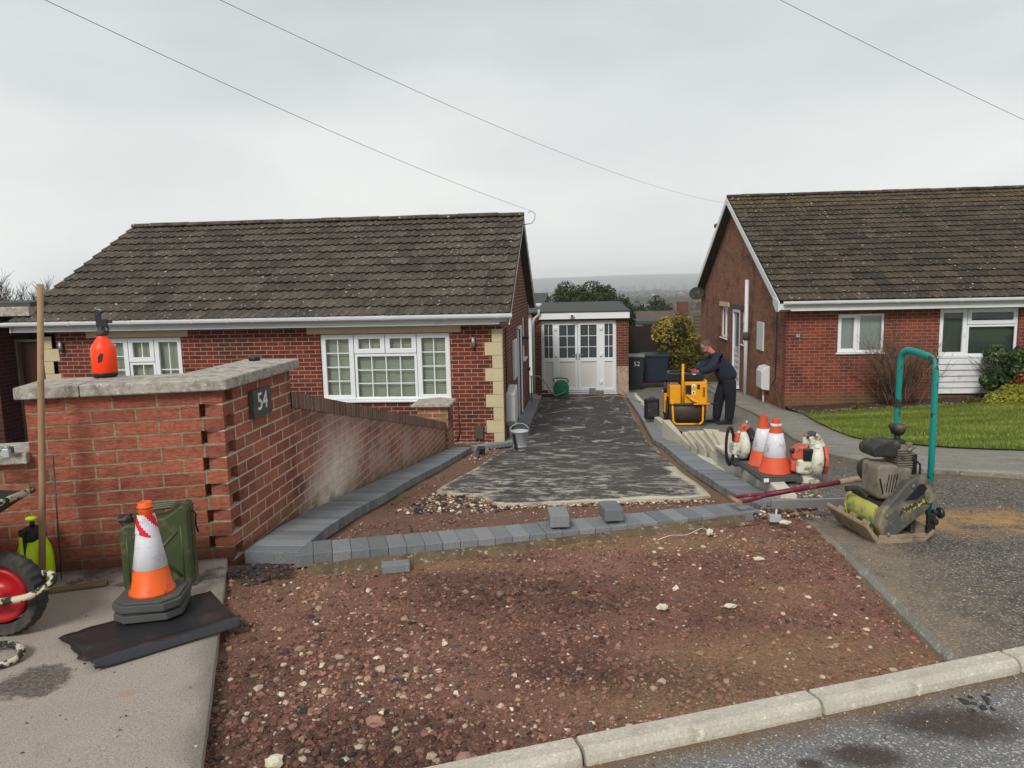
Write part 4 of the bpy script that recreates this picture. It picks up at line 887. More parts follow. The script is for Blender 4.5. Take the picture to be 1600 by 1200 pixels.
# ---------------------------------------------------------------- buildings
def holes_wall(mb,axis,plane,u0,u1,z0,z1,holes,th,out=-1):
    """wall face with openings; axis 'x' runs along x at y=plane, 'y' runs along y at x=plane; out: sign of the outward normal"""
    U=sorted({u0,u1,*[h[0] for h in holes],*[h[1] for h in holes]}); Z=sorted({z0,z1,*[h[2] for h in holes],*[h[3] for h in holes]})
    def P(u,d,z): return (u,plane-out*d,z) if axis=='x' else (plane-out*d,u,z)
    def hole(a,b): return any(h[0]-1e-6<=a and a<h[1]-1e-6 and h[2]-1e-6<=b and b<h[3]-1e-6 for h in holes)
    flip=(axis=='x')==(out<0)
    def quad(ps):
        mb.add(ps if flip else ps[::-1],[(0,1,2,3)])
    for a,b in zip(U,U[1:]):
        for c,d in zip(Z,Z[1:]):
            if not hole(a,c): quad([P(a,0,c),P(b,0,c),P(b,0,d),P(a,0,d)]); quad([P(a,th,c),P(a,th,d),P(b,th,d),P(b,th,c)])
    for h in holes:
        a,b,c,d=h[:4]
        quad([P(a,0,c),P(a,th,c),P(b,th,c),P(b,0,c)][::-1]); quad([P(a,0,d),P(b,0,d),P(b,th,d),P(a,th,d)][::-1])
        quad([P(a,0,c),P(a,0,d),P(a,th,d),P(a,th,c)][::-1]); quad([P(b,0,c),P(b,th,c),P(b,th,d),P(b,0,d)][::-1])
    e=[P(u0,0,z0),P(u0,th,z0),P(u0,th,z1),P(u0,0,z1)]; quad(e[::-1]); e=[P(u1,0,z0),P(u1,0,z1),P(u1,th,z1),P(u1,th,z0)]; quad(e[::-1])
    quad([P(u0,0,z1),P(u1,0,z1),P(u1,th,z1),P(u0,th,z1)])
def tiled(name,parent,x0,x1,ye,ze,yr,zr,gauge,mat,period=.165,amp=.027,seed=0,ragged=True):
    """tiled slope from the eave (ye,ze) up to the ridge (yr,zr), along x"""
    L=math.hypot(yr-ye,zr-ze); rows=int(round(L/gauge)); g_=L/rows; v=Vector((0,(yr-ye)/L,(zr-ze)/L)); nrm=Vector((0,-v.z,v.y)) if yr>ye else Vector((0,v.z,-v.y))
    n=int((x1-x0)/period*6)+1; U=[x0+(x1-x0)*i/(n-1) for i in range(n)]
    ph=lambda u:(math.cos(2*PI*(u-x0)/period)*.5+.5)**1.6
    mb=MB(); rr=random.Random(seed); vs=[];uv=[];fs=[]
    for r in range(rows):
        sag=[.006*noise.noise(Vector((u*1.2,r*.6,seed))) for u in U]; tj={}
        base=len(vs)
        for j,(t,h) in enumerate(((.10,-.004),(0,.044),(.5,.026),(1.12,.008))):
            for i,u in enumerate(U):
                k=int((u-x0)/(2*period)); 
                if (r,k) not in tj: tj[(r,k)]=(rr.uniform(-.005,.005),rr.uniform(-.012,.012))
                hh=h+(amp*ph(u) if j else amp*ph(u)*.3)+sag[i]+(tj[(r,k)][0] if j else 0)
                p=Vector((u,ye,ze))+v*((r+t)*g_+(tj[(r,k)][1] if j<2 else 0)*.6)+nrm*hh; vs.append(tuple(p)); uv.append((u-x0,(r+min(t,.999))*g_+.001))
        for j in range(3):
            for i in range(n-1): a=base+j*n+i; fs.append((a,a+1,a+n+1,a+n))
    mb.add(vs,fs,sm=False,uv=uv)
    # under-deck and verge edges
    a=Vector((x0,ye,ze)); b=Vector((x0,yr,zr)); t_=nrm*-.05
    mb.add([tuple(a+t_),(x1,*(a+t_)[1:]),(x1,*(b+t_)[1:]),tuple(b+t_)],[(0,3,2,1)])
    for x in (x0,x1):
        mb.add([(x,*(a+t_)[1:]),(x,*(b+t_)[1:]),(x,*(b+nrm*.03)[1:]),(x,*(a+nrm*.03)[1:])],[(0,1,2,3),(3,2,1,0)] if False else [(0,1,2,3)])
    o=mb.build(name,mat,parent,world=True); return o
def ridge_tiles(parent,x0,x1,y,z,mat,r=.115,step=.45):
    x=x0; rr=random.Random(1)
    while x<x1-.05:
        e=min(x1,x+step); mb=MB(); dz=rr.uniform(-.006,.006)
        prof=[(r*math.cos(t),r*.75*math.sin(t)) for t in [PI*k/8 for k in range(9)]]
        mb.prism([(y+p[0],z-.03+p[1]+dz) for p in prof],x+.004,e-.004,'x',sm=True); mb.build('ridge_tile',mat,parent,world=True); x=e
def window(parent,axis,plane,u0,u1,z0,z1,cells,back='blind',out=-1,fr=.072,sill=True,inset=.045,bars=None,name='window',glass='glass',handle=None):
    """cells: (u0,u1,z0,z1,opening?,nx,ny) in fractions; parts: frame, glazing_bar, pane, blind"""
    T=Matrix() 
    def B(mb,a,b,d0,d1,c,d):
        if axis=='x':
            y0,y1=plane-out*d0,plane-out*d1; mb.box(a,b,min(y0,y1),max(y0,y1),c,d)
        else:
            x0,x1=plane-out*d0,plane-out*d1; mb.box(min(x0,x1),max(x0,x1),a,b,c,d)
    W,H=u1-u0,z1-z0; f=MB(); D=inset
    B(f,u0,u1,D,D+.06,z1-fr*.6,z1); B(f,u0,u1,D,D+.06,z0,z0+fr*.6); B(f,u0,u0+fr*.6,D,D+.06,z0+fr*.6,z1-fr*.6); B(f,u1-fr*.6,u1,D,D+.06,z0+fr*.6,z1-fr*.6)
    bars_=MB(); panes=[]; nb=0
    for (a,b,c,d,op,nx_,ny_) in cells:
        A,Bq,C,Dd=u0+a*W,u0+b*W,z0+c*H,z0+d*H; m=.006; q=D-.012 if op else D+.004; w_=fr*(1.15 if op else .62)
        A+=m;Bq-=m;C+=m;Dd-=m
        B(f,A,Bq,q,D+.055,Dd-w_,Dd); B(f,A,Bq,q,D+.055,C,C+w_); B(f,A,A+w_,q,D+.055,C+w_,Dd-w_); B(f,Bq-w_,Bq,q,D+.055,C+w_,Dd-w_)
        panes.append((A+w_,Bq-w_,C+w_,Dd-w_))
        for i in range(1,nx_): x=A+w_+(Bq-A-2*w_)*i/nx_; B(bars_,x-.009,x+.009,D+.022,D+.034,C+w_,Dd-w_); nb=1
        for i in range(1,ny_): z=C+w_+(Dd-C-2*w_)*i/ny_; B(bars_,A+w_,Bq-w_,D+.0215,D+.0345,z-.009,z+.009); nb=1
    o=f.build(name,'white',parent,world=True,bevel=.004)
    if nb: bars_.build('glazing_bar','white',o,world=True)
    for (a,b,c,d) in panes:
        g_=MB(); B(g_,a-.005,b+.005,D+.024,D+.030,c-.005,d+.005); g_.build('pane',glass,o,world=True)
    if sill:
        s=MB(); B(s,u0-.04,u1+.04,-.05,D+.0,z0-.035,z0-.002); s.build('sill','white',o,world=True,bevel=.004)
    if back in('blind','blindd'):
        s=MB(); 
        nsl=int((z1-z0)/.045)
        for i in range(nsl):
            z=z0+.03+i*.045
            if axis=='x': s.bc(((u0+u1)/2,plane-out*(D+.12),z),(W-.06,.048,.002),(out*-1.2,0,0))
            else: s.bc((plane-out*(D+.12),(u0+u1)/2,z),(.048,W-.06,.002),(0,out*1.2,0))
        s.build('blind',back,o,world=True)
        s=MB(); B(s,u0-.1,u1+.1,D+.3,D+.31,z0-.1,z1+.1); s.build('room',('room'),o,world=True)
    elif back:
        s=MB(); B(s,u0+.01,u1-.01,D+.1,D+.11,z0+.01,z1-.01); s.build('curtain',back,o,world=True)
    if handle: s=MB(); B(s,handle[0],handle[0]+.02,D-.045,D-.01,handle[1],handle[1]+.11); s.build('handle','white',o,world=True,bevel=.004)
    return o
def gutter(parent,x0,x1,y,z,out=-1,r=.055,joints=(),mat='white2'):
    mb=MB(); pr=[(y+out*0,z),(y+out*.0,z-.045),(y+out*.02,z-.075),(y+out*.07,z-.085),(y+out*.105,z-.06),(y+out*.115,z-.03),(y+out*.115,z),(y+out*.105,z),(y+out*.10,z-.05),(y+out*.015,z-.05),(y+out*.01,z)]
    mb.prism(pr,x0,x1,'x'); o=mb.build('gutter',mat,parent,world=True)
    for x in joints:
        q=MB(); q.prism([(a+ (out*.006 if abs(a-y)>.02 else 0),b-.006 if b<z else b+.004) for a,b in pr],x-.02,x+.02,'x'); q.build('gutter_bracket',mat,o,world=True)
    return o
# ================= bungalow on the left
H1=thing('bungalow','red brick bungalow with grey tiled roof and cream quoins, left of the driveway','house',(-5.5,12.95,-1.4))
XL,XR,YF,YB=-9.8,-1.28,12.95,20.75
mb=MB(); holes=[(-4.55,-2.2,-.505,.69),(-8.72,-7.15,-.505,.69)]
holes_wall(mb,'x',YF,XL,XR,-1.6,.86,holes,.28)
sh=[(15.3,15.3,0,0)][:0]
holes_wall(mb,'y',XR,YF+.28,YB,-1.9,.86,[(16.55,17.5,-1.62,.50),(18.35,19.3,-.38,.68)],.28,out=1)
yr=16.85; mb.prism([(YF,.86),(YB,.86),(yr,2.84)],XR-.28,XR,'x'); mb.prism([(YF,-1.6),(YB,-1.6),(YB,.8),(yr,2.86),(YF,.8)],XL,XL+.25,'x')
mb.box(XL,XR,YB-.2,YB,-1.9,.8); mb.build('wall','brickh',H1,world=True,uvo=(.03,1.6))
tiled('roof',H1,-10.2,-1.10,12.66,.985,16.85,3.0,.355,'tile1',seed=1)
rf=tiled('roof',H1,-10.2,-1.10,21.05,.985,16.85,3.0,.355,'tile1',seed=2); rf.data.flip_normals()
ridge_tiles(H1,-10.22,-1.09,16.85,3.05,'tile1')
gutter(H1,-10.3,-1.06,12.66,1.02,joints=(-9.0,-7.85,-6.7,-5.6,-4.45,-3.3,-2.2,-1.3,-6.05))
MB().box(-10.2,-1.14,12.70,12.72,.835,.96).box(-10.2,-1.14,12.72,12.95,.835,.85).build('fascia','white2',H1,world=True)
for s_,(ya,yb) in ((1,(12.66,16.85)),(-1,(21.05,16.85))):
    for xx in (-1.12,-10.2):
        p=MB(); p.prism([(ya,.97),(yb,3.02),(yb,2.88),(ya,.83)],xx,xx+.02,'x'); p.build('bargeboard','white2',H1,world=True)
    p=MB(); p.prism([(ya,.86),(yb,2.91),(yb,2.89),(ya,.84)],XR+.003,-1.122,'x'); p.build('soffit','soffit',H1,world=True)
for i in range(9):   # quoins
    z1=.74-i*.232; wd=.30 if i%2==1 else .17
    MB().box(XR-wd,XR+.012,YF-.012,YF+.12,z1-.226,z1).build('quoin','stone',H1,world=True,bevel=.004)
    if z1<-1.4: break
for i in range(6):
    z1=.74-i*.232; wd=.30 if i%2==1 else .17
    MB().box(XL-.012,XL+wd,YF-.012,YF+.1,z1-.226,z1).build('quoin','stone',H1,world=True,bevel=.004)
for a,b in ((-4.78,-2.0),(-8.95,-7.0)): MB().box(a,b,YF-.01,YF+.1,.70,.83).build('lintel','lintel',H1,world=True,bevel=.003)
cell=[(0,.257,0,1,1,2,4),(.257,.743,0,.70,0,4,3),(.257,.50,.70,1,1,2,1),(.50,.743,.70,1,1,2,1),(.743,1,0,1,1,2,4)]
window(H1,'x',YF,-4.55,-2.2,-.50,.69,cell)
cell=[(0,.34,0,1,1,2,4),(.34,.66,.62,1,1,2,1),(.34,.66,0,.62,0,2,2),(.66,1,0,1,1,2,2)]
window(H1,'x',YF,-8.72,-7.15,-.50,.69,cell)
window(H1,'y',XR,18.35,19.3,-.36,.68,[(0,1,0,1,1,1,1)],back='curtain',out=1)
# side door
d=MB(); d.box(XR-.10,XR-.03,16.55,17.5,-1.62,.50); dr=d.build('door','white',H1,world=True,bevel=.004); MB().box(XR-.03,XR-.015,16.7,17.35,-.55,.30).build('pane','dglass',dr,world=True)
MB().box(XR-.03,XR+.14,16.5,17.55,-1.70,-1.60).build('door_sill','white',dr,world=True,bevel=.005)
MB().box(XR-.03,XR+.035,16.48,16.55,-1.62,.53).box(XR-.03,XR+.035,17.5,17.57,-1.62,.53).box(XR-.03,XR+.035,16.48,17.57,.50,.56).build('door_frame','white',dr,world=True)
MB().box(XR,XR+.05,15.15,15.85,-.45,.36).build('meter_cupboard','white2',H1,world=True,bevel=.008)
mb=MB(); mb.prism([(13.45,-.48),(14.15,-.40),(14.15,-.98),(14.0,-1.12),(13.6,-1.12),(13.45,-1.0)],XR,XR+.17,'x'); mx_=mb.build('meter_box','white2',H1,world=True,bevel=.02)
MB().tube([(XR+.05,13.75,-1.1),(XR+.05,13.75,-1.42)],.022).build('pipe','white2',mx_,world=True)
MB().tube([(XR+.02,13.55,.72),(XR+.02,13.55,-.45)],.012,6).build('cable','black',H1,world=True)
def wall_light(p,x,y,z):
    b=MB(); b.lathe([(.0,-.09),(.035,-.09),(.035,.09),(0,.09)],12,c=(x,y-.07,z)); l=b.build('wall_light','steel',p,world=True); MB().box(x-.02,x+.02,y-.05,y,z-.03,z+.03).build('bracket','blackmetal',l,world=True); MB().tube([(x-.01,y-.012,z+.03),(x-.01,y-.012,.73)],.006,5).build('cable','black',l,world=True)
wall_light(H1,-1.77,12.95,.52); wall_light(H1,-9.42,12.95,.55)
bl=MB().box(XR,XR+.16,18.1,18.28,.18,.24).box(XR,XR+.03,18.12,18.26,.02,.18).build('wall_light','blackmetal',H1,world=True,bevel=.006)
wt=MB(); wt.tube([(XR+.02,12.99+.1,.7),(XR+.02,13.05,-.1)],.008,5)
MB().tube([(-2.08,YF-.012,-.55),(-2.07,YF-.012,-.9),(-2.06,YF-.012,-1.1),(-2.12,YF-.03,-1.25),(-2.25,YF-.03,-1.3)],.010,5).build('cable','black',H1,world=True)
MB().box(-1.79,-1.64,YF-.04,YF,-1.22,-.98).build('air_vent','soffit',H1,world=True,bevel=.004)
br=MB(); br.tube([(-1.13,16.9,2.82),(-.93,16.9,2.86),(-.86,16.9,2.94),(-.85,16.9,3.06),(-.92,16.9,3.12),(-1.0,16.9,3.10)],.012,6); br.build('wire_bracket','galv',H1,world=True)
# downpipe at the garage corner
dp=MB(); dp.tube([(-1.03,21.75,.86),(-1.03,21.75,.68),(-1.06,21.80,.60),(-1.18,21.84,.50),(-1.21,21.84,.40),(-1.21,21.84,-1.80)],.034,8); dp.build('downpipe','white2',H1,world=True)
MB().lathe([(.0,-.07),(.05,-.07),(.085,.02),(.085,.07),(0,.07)],12,c=(-1.03,21.72,.88)).build('hopper','white2',H1,world=True)
tp=MB(); tp.tube([(XR+.03,19.9,-.95),(XR+.10,19.9,-.95),(XR+.10,19.9,-1.7)],.02,8); tp.build('water_pipe','tan',H1,world=True); MB().box(XR,XR+.08,19.86,19.94,-.80,-.72).build('tap','lead',H1,world=True)
# ================= garage link
G1=thing('garage','flat-roofed brick garage with white double doors at the end of the driveway','garage',(.2,22,-1.8))
mb=MB(); holes_wall(mb,'x',22.,-1.27,1.575,-1.95,.60,[(-.99,1.22,-1.72,.41)],.22); mb.box(1.36,1.575,22.2,27,-1.95,.6).box(-1.27,-1.05,22.2,27,-1.95,.6).box(-1.04,1.35,26.8,27,-1.95,.6)
mb.build('wall','brickg',G1,world=True)
MB().box(-1.04,1.60,21.86,21.89,.47,.66).build('fascia','white',G1,world=True,bevel=.003)
MB().prism([(21.84,.662),(21.84,.70),(27.2,.84),(27.2,.60),(22.,.60)],-1.27,1.62,'x').build('roof','lead',G1,world=True)
MB().box(-1.0,1.35,21.97,21.998,.412,.468).build('lintel','soffit',G1,world=True)
Yd=22.06
def fr_box(mb,a,b,c,d,w,y0,y1): mb.box(a,b,y0,y1,d-w,d).box(a,b,y0,y1,c,c+w).box(a,a+w,y0,y1,c+w,d-w).box(b-w,b,y0,y1,c+w,d-w)
f=MB(); fr_box(f,-.99,1.22,-1.72,.41,.05,Yd,Yd+.07); f.build('door_frame','white',G1,world=True,bevel=.003)
def leaf(a,b,name,hand=0):
    l=MB(); w_=.075; z0,z1=-1.66,.36
    if name=='side_light': w_=.05
    fr_box(l,a,b,z0,z1,w_,Yd-.02,Yd+.05); l.box(a+w_,b-w_,Yd-.02,Yd+.05,-.80,-.69); o=l.build(name,'white',G1,world=True,bevel=.003)
    MB().box(a+w_,b-w_,Yd+.01,Yd+.03,z0+w_,-.80).build('panel','panel',o,world=True)
    MB().box(a+w_,b-w_,Yd+.02,Yd+.03,-.69,z1-w_).build('pane','dglass',o,world=True)
    q=MB(); xm=(a+b)/2; q.box(xm-.009,xm+.009,Yd+.010,Yd+.0195,-.69,z1-w_)
    for k in (1,2): z=-.69+(z1-w_+.69)*k/3; q.box(a+w_,b-w_,Yd+.0095,Yd+.0198,z-.009,z+.009)
    q.build('glazing_bar','white',o,world=True)
    if hand: h=MB(); h.box(hand-.015,hand+.015,Yd-.03,Yd-.02,-.75,-.55); s=1 if hand>.1 else -1; h.box(min(hand,hand+s*.11),max(hand,hand+s*.11),Yd-.06,Yd-.045,-.62,-.60); h.box(hand-.008,hand+.008,Yd-.06,Yd-.03,-.62,-.6); h.build('handle','steel',o,world=True)
leaf(-.95,-.60,'side_light'); leaf(-.53,.085,'door',.045); leaf(.095,.72,'door',.135); leaf(.83,1.17,'side_light')
hg=[(x,z) for x in (-.565,.775) for z in (.18,-.60,-1.42)]
MB().box(-.60,-.53,Yd-.01,Yd+.06,-1.66,.36).build('mullion','white',G1,world=True); MB().box(.72,.83,Yd-.01,Yd+.06,-1.66,.36).build('mullion','white',G1,world=True)
for x,z in hg: MB().box(x-.045,x+.045,Yd-.05,Yd-.005,z-.05,z+.05).build('hinge','white',G1,world=True,bevel=.012)
MB().box(-1.02,1.24,21.9,22.02,-1.78,-1.73).build('door_sill','white2',G1,world=True)
c_=MB(); c_.box(-.13,-.02,21.70,21.86,.53,.62); cam_=c_.build('security_camera','yellowbox',G1,world=True,bevel=.02); MB().lathe([(0,0),(.028,0),(.028,.02),(0,.02)],12,ax='y',c=(-.072,21.70,.58)).build('lens','black',cam_,world=True)
MB().box(1.22,1.574,21.985,21.999,-1.95,-.95).build('render_patch',concrete('limewash',S(206,186,164,.85),S(170,130,110,.8),6,coord='World',damt=(.48,.62),dark=S(126,74,60,.8)),G1,world=True)
# ================= neighbouring bungalow on the right
H2=thing('bungalow','red brick bungalow with brown tiled roof and white cladding panel, right of the driveways','house',(10,17.6,-1.5))
mb=MB(); F2=[(6.02,7.05,-.215,.675),(8.25,9.95,-.335,.755)]
holes_wall(mb,'x',17.6,4.87,17,-1.75,.80,F2,.28); mb.build('front_wall','brickf',H2,world=True)
mb=MB(); holes_wall(mb,'y',4.87,17.88,29.3,-2.4,.80,[(24.25,25.3,-.36,.64),(22.45,23.45,-1.66,.62),(21.45,22.2,-.36,.60)],.28,out=-1)
mb.prism([(17.6,.80),(29.3,.80),(23.4,3.82)],4.87,5.15,'x'); mb.box(4.9,17,29.1,29.3,-2.4,.8); mb.prism([(17.6,-1.7),(29.3,-1.7),(29.3,.8),(23.4,3.8),(17.6,.8)],16.8,17,'x'); mb.build('side_wall','bricks',H2,world=True)
tiled('roof',H2,4.62,17.2,17.28,.985,23.4,3.96,.335,'tile2',seed=5,amp=.02)
rf=tiled('roof',H2,4.62,17.2,29.6,.985,23.4,3.96,.335,'tile2',seed=6,amp=.02); rf.data.flip_normals()
ridge_tiles(H2,4.62,17.2,23.4,4.0,'tile2')
gutter(H2,4.70,17.2,17.28,.995,joints=(5.9,7.15,8.5,9.9,11.2))
MB().box(4.62,17.2,17.30,17.32,.775,.94).box(4.62,17.2,17.32,17.6,.775,.79).build('fascia','white2',H2,world=True)
for ya,yb in ((17.28,23.4),(29.6,23.4)):
    MB().prism([(ya,.98),(yb,3.96),(yb,3.78),(ya,.78)],4.60,4.62,'x').build('bargeboard','white2',H2,world=True)
    MB().prism([(ya,.80),(yb,3.80),(yb,3.78),(ya,.78)],4.622,4.868,'x').build('soffit','soffit',H2,world=True)
MB().prism([(17.28,.99),(17.28,.77),(17.5,.77),(17.75,.94),(17.75,1.1)],4.585,4.60,'x').build('bargeboard','white2',H2,world=True)
window(H2,'x',17.6,6.02,7.05,-.21,.67,[(0,.44,0,1,1,1,1),(.44,1,0,1,0,1,1)],back='curtain',fr=.07)
window(H2,'x',17.6,8.25,9.95,-.33,.75,[(0,.36,0,1,1,1,1),(.36,1,.66,1,1,1,1),(.36,1,0,.66,0,1,1)],back='blindd',fr=.075,handle=(8.80,.1))
q=MB(); z=-.375
for i in range(6):
    h_=.135; q.prism([(17.58,z),(17.565,z),(17.535,z-h_+.012),(17.56,z-h_+.008),(17.58,z-h_)],8.25,9.97,'x'); z-=h_
q.build('cladding','clad',H2,world=True)
window(H2,'y',4.87,24.25,25.3,-.36,.64,[(0,.5,0,1,1,1,1),(.5,1,0,1,0,1,1)],back='curtain',fr=.075)
window(H2,'y',4.87,21.45,22.2,-.36,.60,[(0,1,.62,1,1,1,1),(0,1,0,.62,0,1,1)],back='curtain',fr=.07)
MB().box(4.84,4.87,24.0,25.5,.66,.80).build('lintel','lintel',H2,world=True); MB().box(4.84,4.87,21.2,23.7,.64,.78).build('lintel','soffit',H2,world=True)
d=MB(); fr_y=lambda m,a,b,c,d_,w,x0,x1: m.box(x0,x1,a,b,d_-w,d_).box(x0,x1,a,b,c,c+w).box(x0,x1,a,a+w,c+w,d_-w).box(x0,x1,b-w,b,c+w,d_-w)
fr_y(d,22.45,23.45,-1.66,.62,.08,4.86,4.95); dr=d.build('door','white',H2,world=True,bevel=.004)
MB().box(4.90,4.93,22.53,23.37,-1.58,-.55).build('panel','panel',dr,world=True); MB().box(4.91,4.92,22.53,23.37,-.55,.54).build('pane','dglass',dr,world=True); MB().box(4.885,4.905,22.53,23.37,-.62,-.52).build('rail','white',dr,world=True)
q=MB()
for i in range(5): q.box(4.885,4.90,22.6,23.3,-1.45+i*.17,-1.38+i*.17)
q.build('moulding','white',dr,world=True); MB().box(4.78,4.90,22.4,23.5,-1.72,-1.66).build('door_sill','white',dr,world=True)
MB().box(4.82,4.86,22.56,22.6,-.6,-.45).build('handle','steel',dr,world=True)
MB().box(4.25,4.868,22.2,23.9,-2.2,-1.78).build('step','pathc',H2,world=True,bevel=.01)
sp=MB(); sp.tube([(4.76,21.15,1.50),(4.76,21.15,-1.75)],.055,10); st=sp.build('soil_pipe','white2',H2,world=True); MB().lathe([(.09,-.16),(.10,-.02),(.06,.06)],12,c=(4.76,21.15,0.)).build('collar','lead',st,world=True)
MB().tube([(4.84,23.0,-1.1+-.2),(4.6,22.1,-1.35),(4.6,22.1,-1.75)],.03,8).build('waste_pipe','white2',H2,world=True)
MB().box(4.83,4.87,19.6,20.25,-.34,.40).build('meter_cupboard','white2',H2,world=True,bevel=.006)
mb=MB(); mb.prism([(4.87,-1.28),(4.68,-1.25),(4.66,-1.2),(4.66,-.80),(4.72,-.70),(4.87,-.66)],18.95,19.5,'y'); mo=mb.build('meter_box','white2',H2,world=True,bevel=.02); MB().tube([(4.78,19.2,-1.26),(4.78,19.2,-1.75)],.025,8).build('pipe','white2',mo,world=True)
MB().tube([(4.845,18.35,.70),(4.845,18.35,-.9),(4.80,18.6,-1.15)],.012,6).build('cable','black',H2,world=True)
hn=MB().box(5.05,5.21,17.585,17.60,.14,.25).build('house_number_plate','slate',H2,world=True,bevel=.004)
txt('52',.09,Matrix.Translation((5.13,17.583,.195))@Matrix.Rotation(PI/2,4,'X'),'white',hn,'number')
dm=MB().box(4.95,7.2,25.2,26.6,2.2,3.30).build('dormer','white2',H2,world=True); MB().box(4.85,7.3,25.1,26.7,3.30,3.42).build('dormer_roof','lead',dm,world=True)
sd=MB(); sd.T=Matrix.Translation((4.60,28.5,1.02))@Euler((R(70),0,R(-25))).to_matrix().to_4x4(); sd.lathe([(0,.0),(.1,.008),(.2,.03),(.29,.07),(.295,.075),(.29,.085),(.2,.045),(.1,.02),(0,.012)],24,sx=1,sy=.85); so_=sd.build('satellite_dish','rubber',H2,world=True); MB().tube([(4.6,28.5,1.0),(4.75,28.6,.95),(4.87,28.6,.9)],.02,6).build('bracket','blackmetal',so_,world=True)
MB().tube([(4.57,28.4,1.0),(4.45,28.15,.86)],.012,5).build('feed_arm','blackmetal',so_,world=True)
# ================= left neighbour
N1=thing('brick_outbuilding','dark brick flat-roofed outbuilding with brown door at the far left edge','outbuilding',(-11,12.9,-1.4))
mb=MB(); mb.box(-16,-10.72,12.9,18,-1.7,1.13).box(-10.72,-9.86,13.9,14.1,-1.7,1.13); mb.build('wall','brickn',N1,world=True)
MB().box(-16,-9.9,12.80,14.2,1.13,1.30).build('fascia','coping',N1,world=True,bevel=.01); MB().box(-16,-9.9,12.85,18,1.30,1.38).build('roof','lead',N1,world=True)
dd=MB().box(-10.68,-9.9,13.5,13.56,-1.5,.62).build('door','browndoor',N1,world=True); MB().box(-10.76,-10.68,13.4,13.56,-1.5,.66).box(-10.68,-9.9,13.44,13.56,.62,.66).build('door_frame','woodd',dd,world=True); MB().box(-10.55,-10.5,13.44,13.5,-.45,-.38).build('handle','blackmetal',dd,world=True)
# ================= garden wall: pier with dog-tooth corner, long sloping wall, end pillar
GW=thing('garden_wall','red brick garden wall with grey stone coping and house number plate','wall',(-1.95,3.92,0))
C=CP; fd=FD; fn=Vector((fd.y,-fd.x))  # outward normal of the street face (towards the street)
if fn.y>0: fn=-fn
inn=-fn; sdv=Vector((0,1)); sin_=Vector((-1,0)); Lf=.985; rows=13; ch=.0755; z0=-.02
cs=MB(); cr_=MB()
def pp(*v): return [(p.x,p.y) for p in v]
core=MB()
for r in range(-3,rows):
    za=z0+r*ch; zb=za+ch
    if r%2==0:   # street-face brick runs to the corner
        a=C; b=C+fd*Lf; cs.prism(pp(a,b,b+inn*.2,a+inn*.1025),za,zb)
        s0=C+sdv*.125; 
    else:
        a=C+fd*.125; b=C+fd*Lf; cs.prism(pp(a,b,b+inn*.2,a+inn*.1025),za,zb)
        s0=C
    s1=Vector((C.x,4.90)); cr_.prism(pp(s0,s0+sin_*.1025,s1+sin_*.1025,s1),za,zb)
core.prism(pp(C+inn*.085+fd*.04,C+fd*(Lf-.02)+inn*.09,C+fd*(Lf-.02)+inn*.28,C+sin_*.3+sdv*.1,Vector((-2.28,4.88)),Vector((-2.03,4.88)),C+sin_*.085+sdv*.09),-.3,z0+rows*ch-.01)
# UVs measured along each face
def uvfix(mb,f):
    for i,v in enumerate(mb.v): mb.uv[i]=f(v)
def uvf(v):
    p=Vector((v.x,v.y))-C; along=p.dot(fd); dep=p.dot(inn); return (-along-.0+ (dep if abs(along)<.13 and dep>.01 else 0)+4.5,v.z-z0+.0)
def uvs_(v):
    return (v.y+ (-(v.x-C.x))*1.0 -C.y+.0+C.y, v.z-z0)
uvfix(cs,uvf); 
for i,v in enumerate(cr_.v): cr_.uv[i]=(v.y+(C.x-v.x),v.z-z0)
cs.build('street_face','brickp',GW,world=True); 
# long wall: stepped under its sloping soldier course
def ztop(y): return .675-(y-5.)*(.675+.60)/5.7
cl=MB(); ys_=[4.903+i*(10.82-4.903)/26 for i in range(27)]
vs=[];
for y in ys_: vs+=[(-1.95,y,gz(y)-.35),(-1.95,y,ztop(y)),(-2.165,y,ztop(y)),(-2.165,y,gz(y)-.35)]
cl.add(vs,[(i*4+j,(i+1)*4+j,(i+1)*4+j+1,i*4+j+1)[::-1] for i in range(26) for j in range(3)])
for i,v in enumerate(cl.v): cl.uv[i]=(v.y,v.z-z0)
cr_.v+=cl.v; n0=len(cr_.v)-len(cl.v)
for i in range(len(cl.v)): cr_.uv[n0+i]=cl.uv[i]
cr_.f+=[[n0+i for i in f] for f in cl.f]; cr_.sm+=cl.sm; cr_.mi+=cl.mi
cr_.build('drive_face','brickw',GW,world=True); core.build('core','brickp',GW,world=True)
vs=[];uvv=[]
for y in ys_:
    for x,dz in ((-1.943,0),(-1.943,.112),(-2.172,.112),(-2.172,0)): vs.append((x,y,ztop(y)+dz)); uvv.append((y,.25+dz))
so2=MB(); so2.add(vs,[(i*4+j,(i+1)*4+j,(i+1)*4+(j+1)%4,i*4+(j+1)%4)[::-1] for i in range(26) for j in range(4)],uv=uvv); so2.build('soldier_course','soldier',GW,world=True)
# coping stones of the pier
def coping(q,z0_,z1_,name='coping_stone'):
    MB().prism(q,z0_,z1_).build(name,'coping',GW,world=True,bevel=.008,seg=2)
zc=z0+rows*ch; out_=.05
F0=C+fd*(Lf+.16)+fn*out_; Fc=None
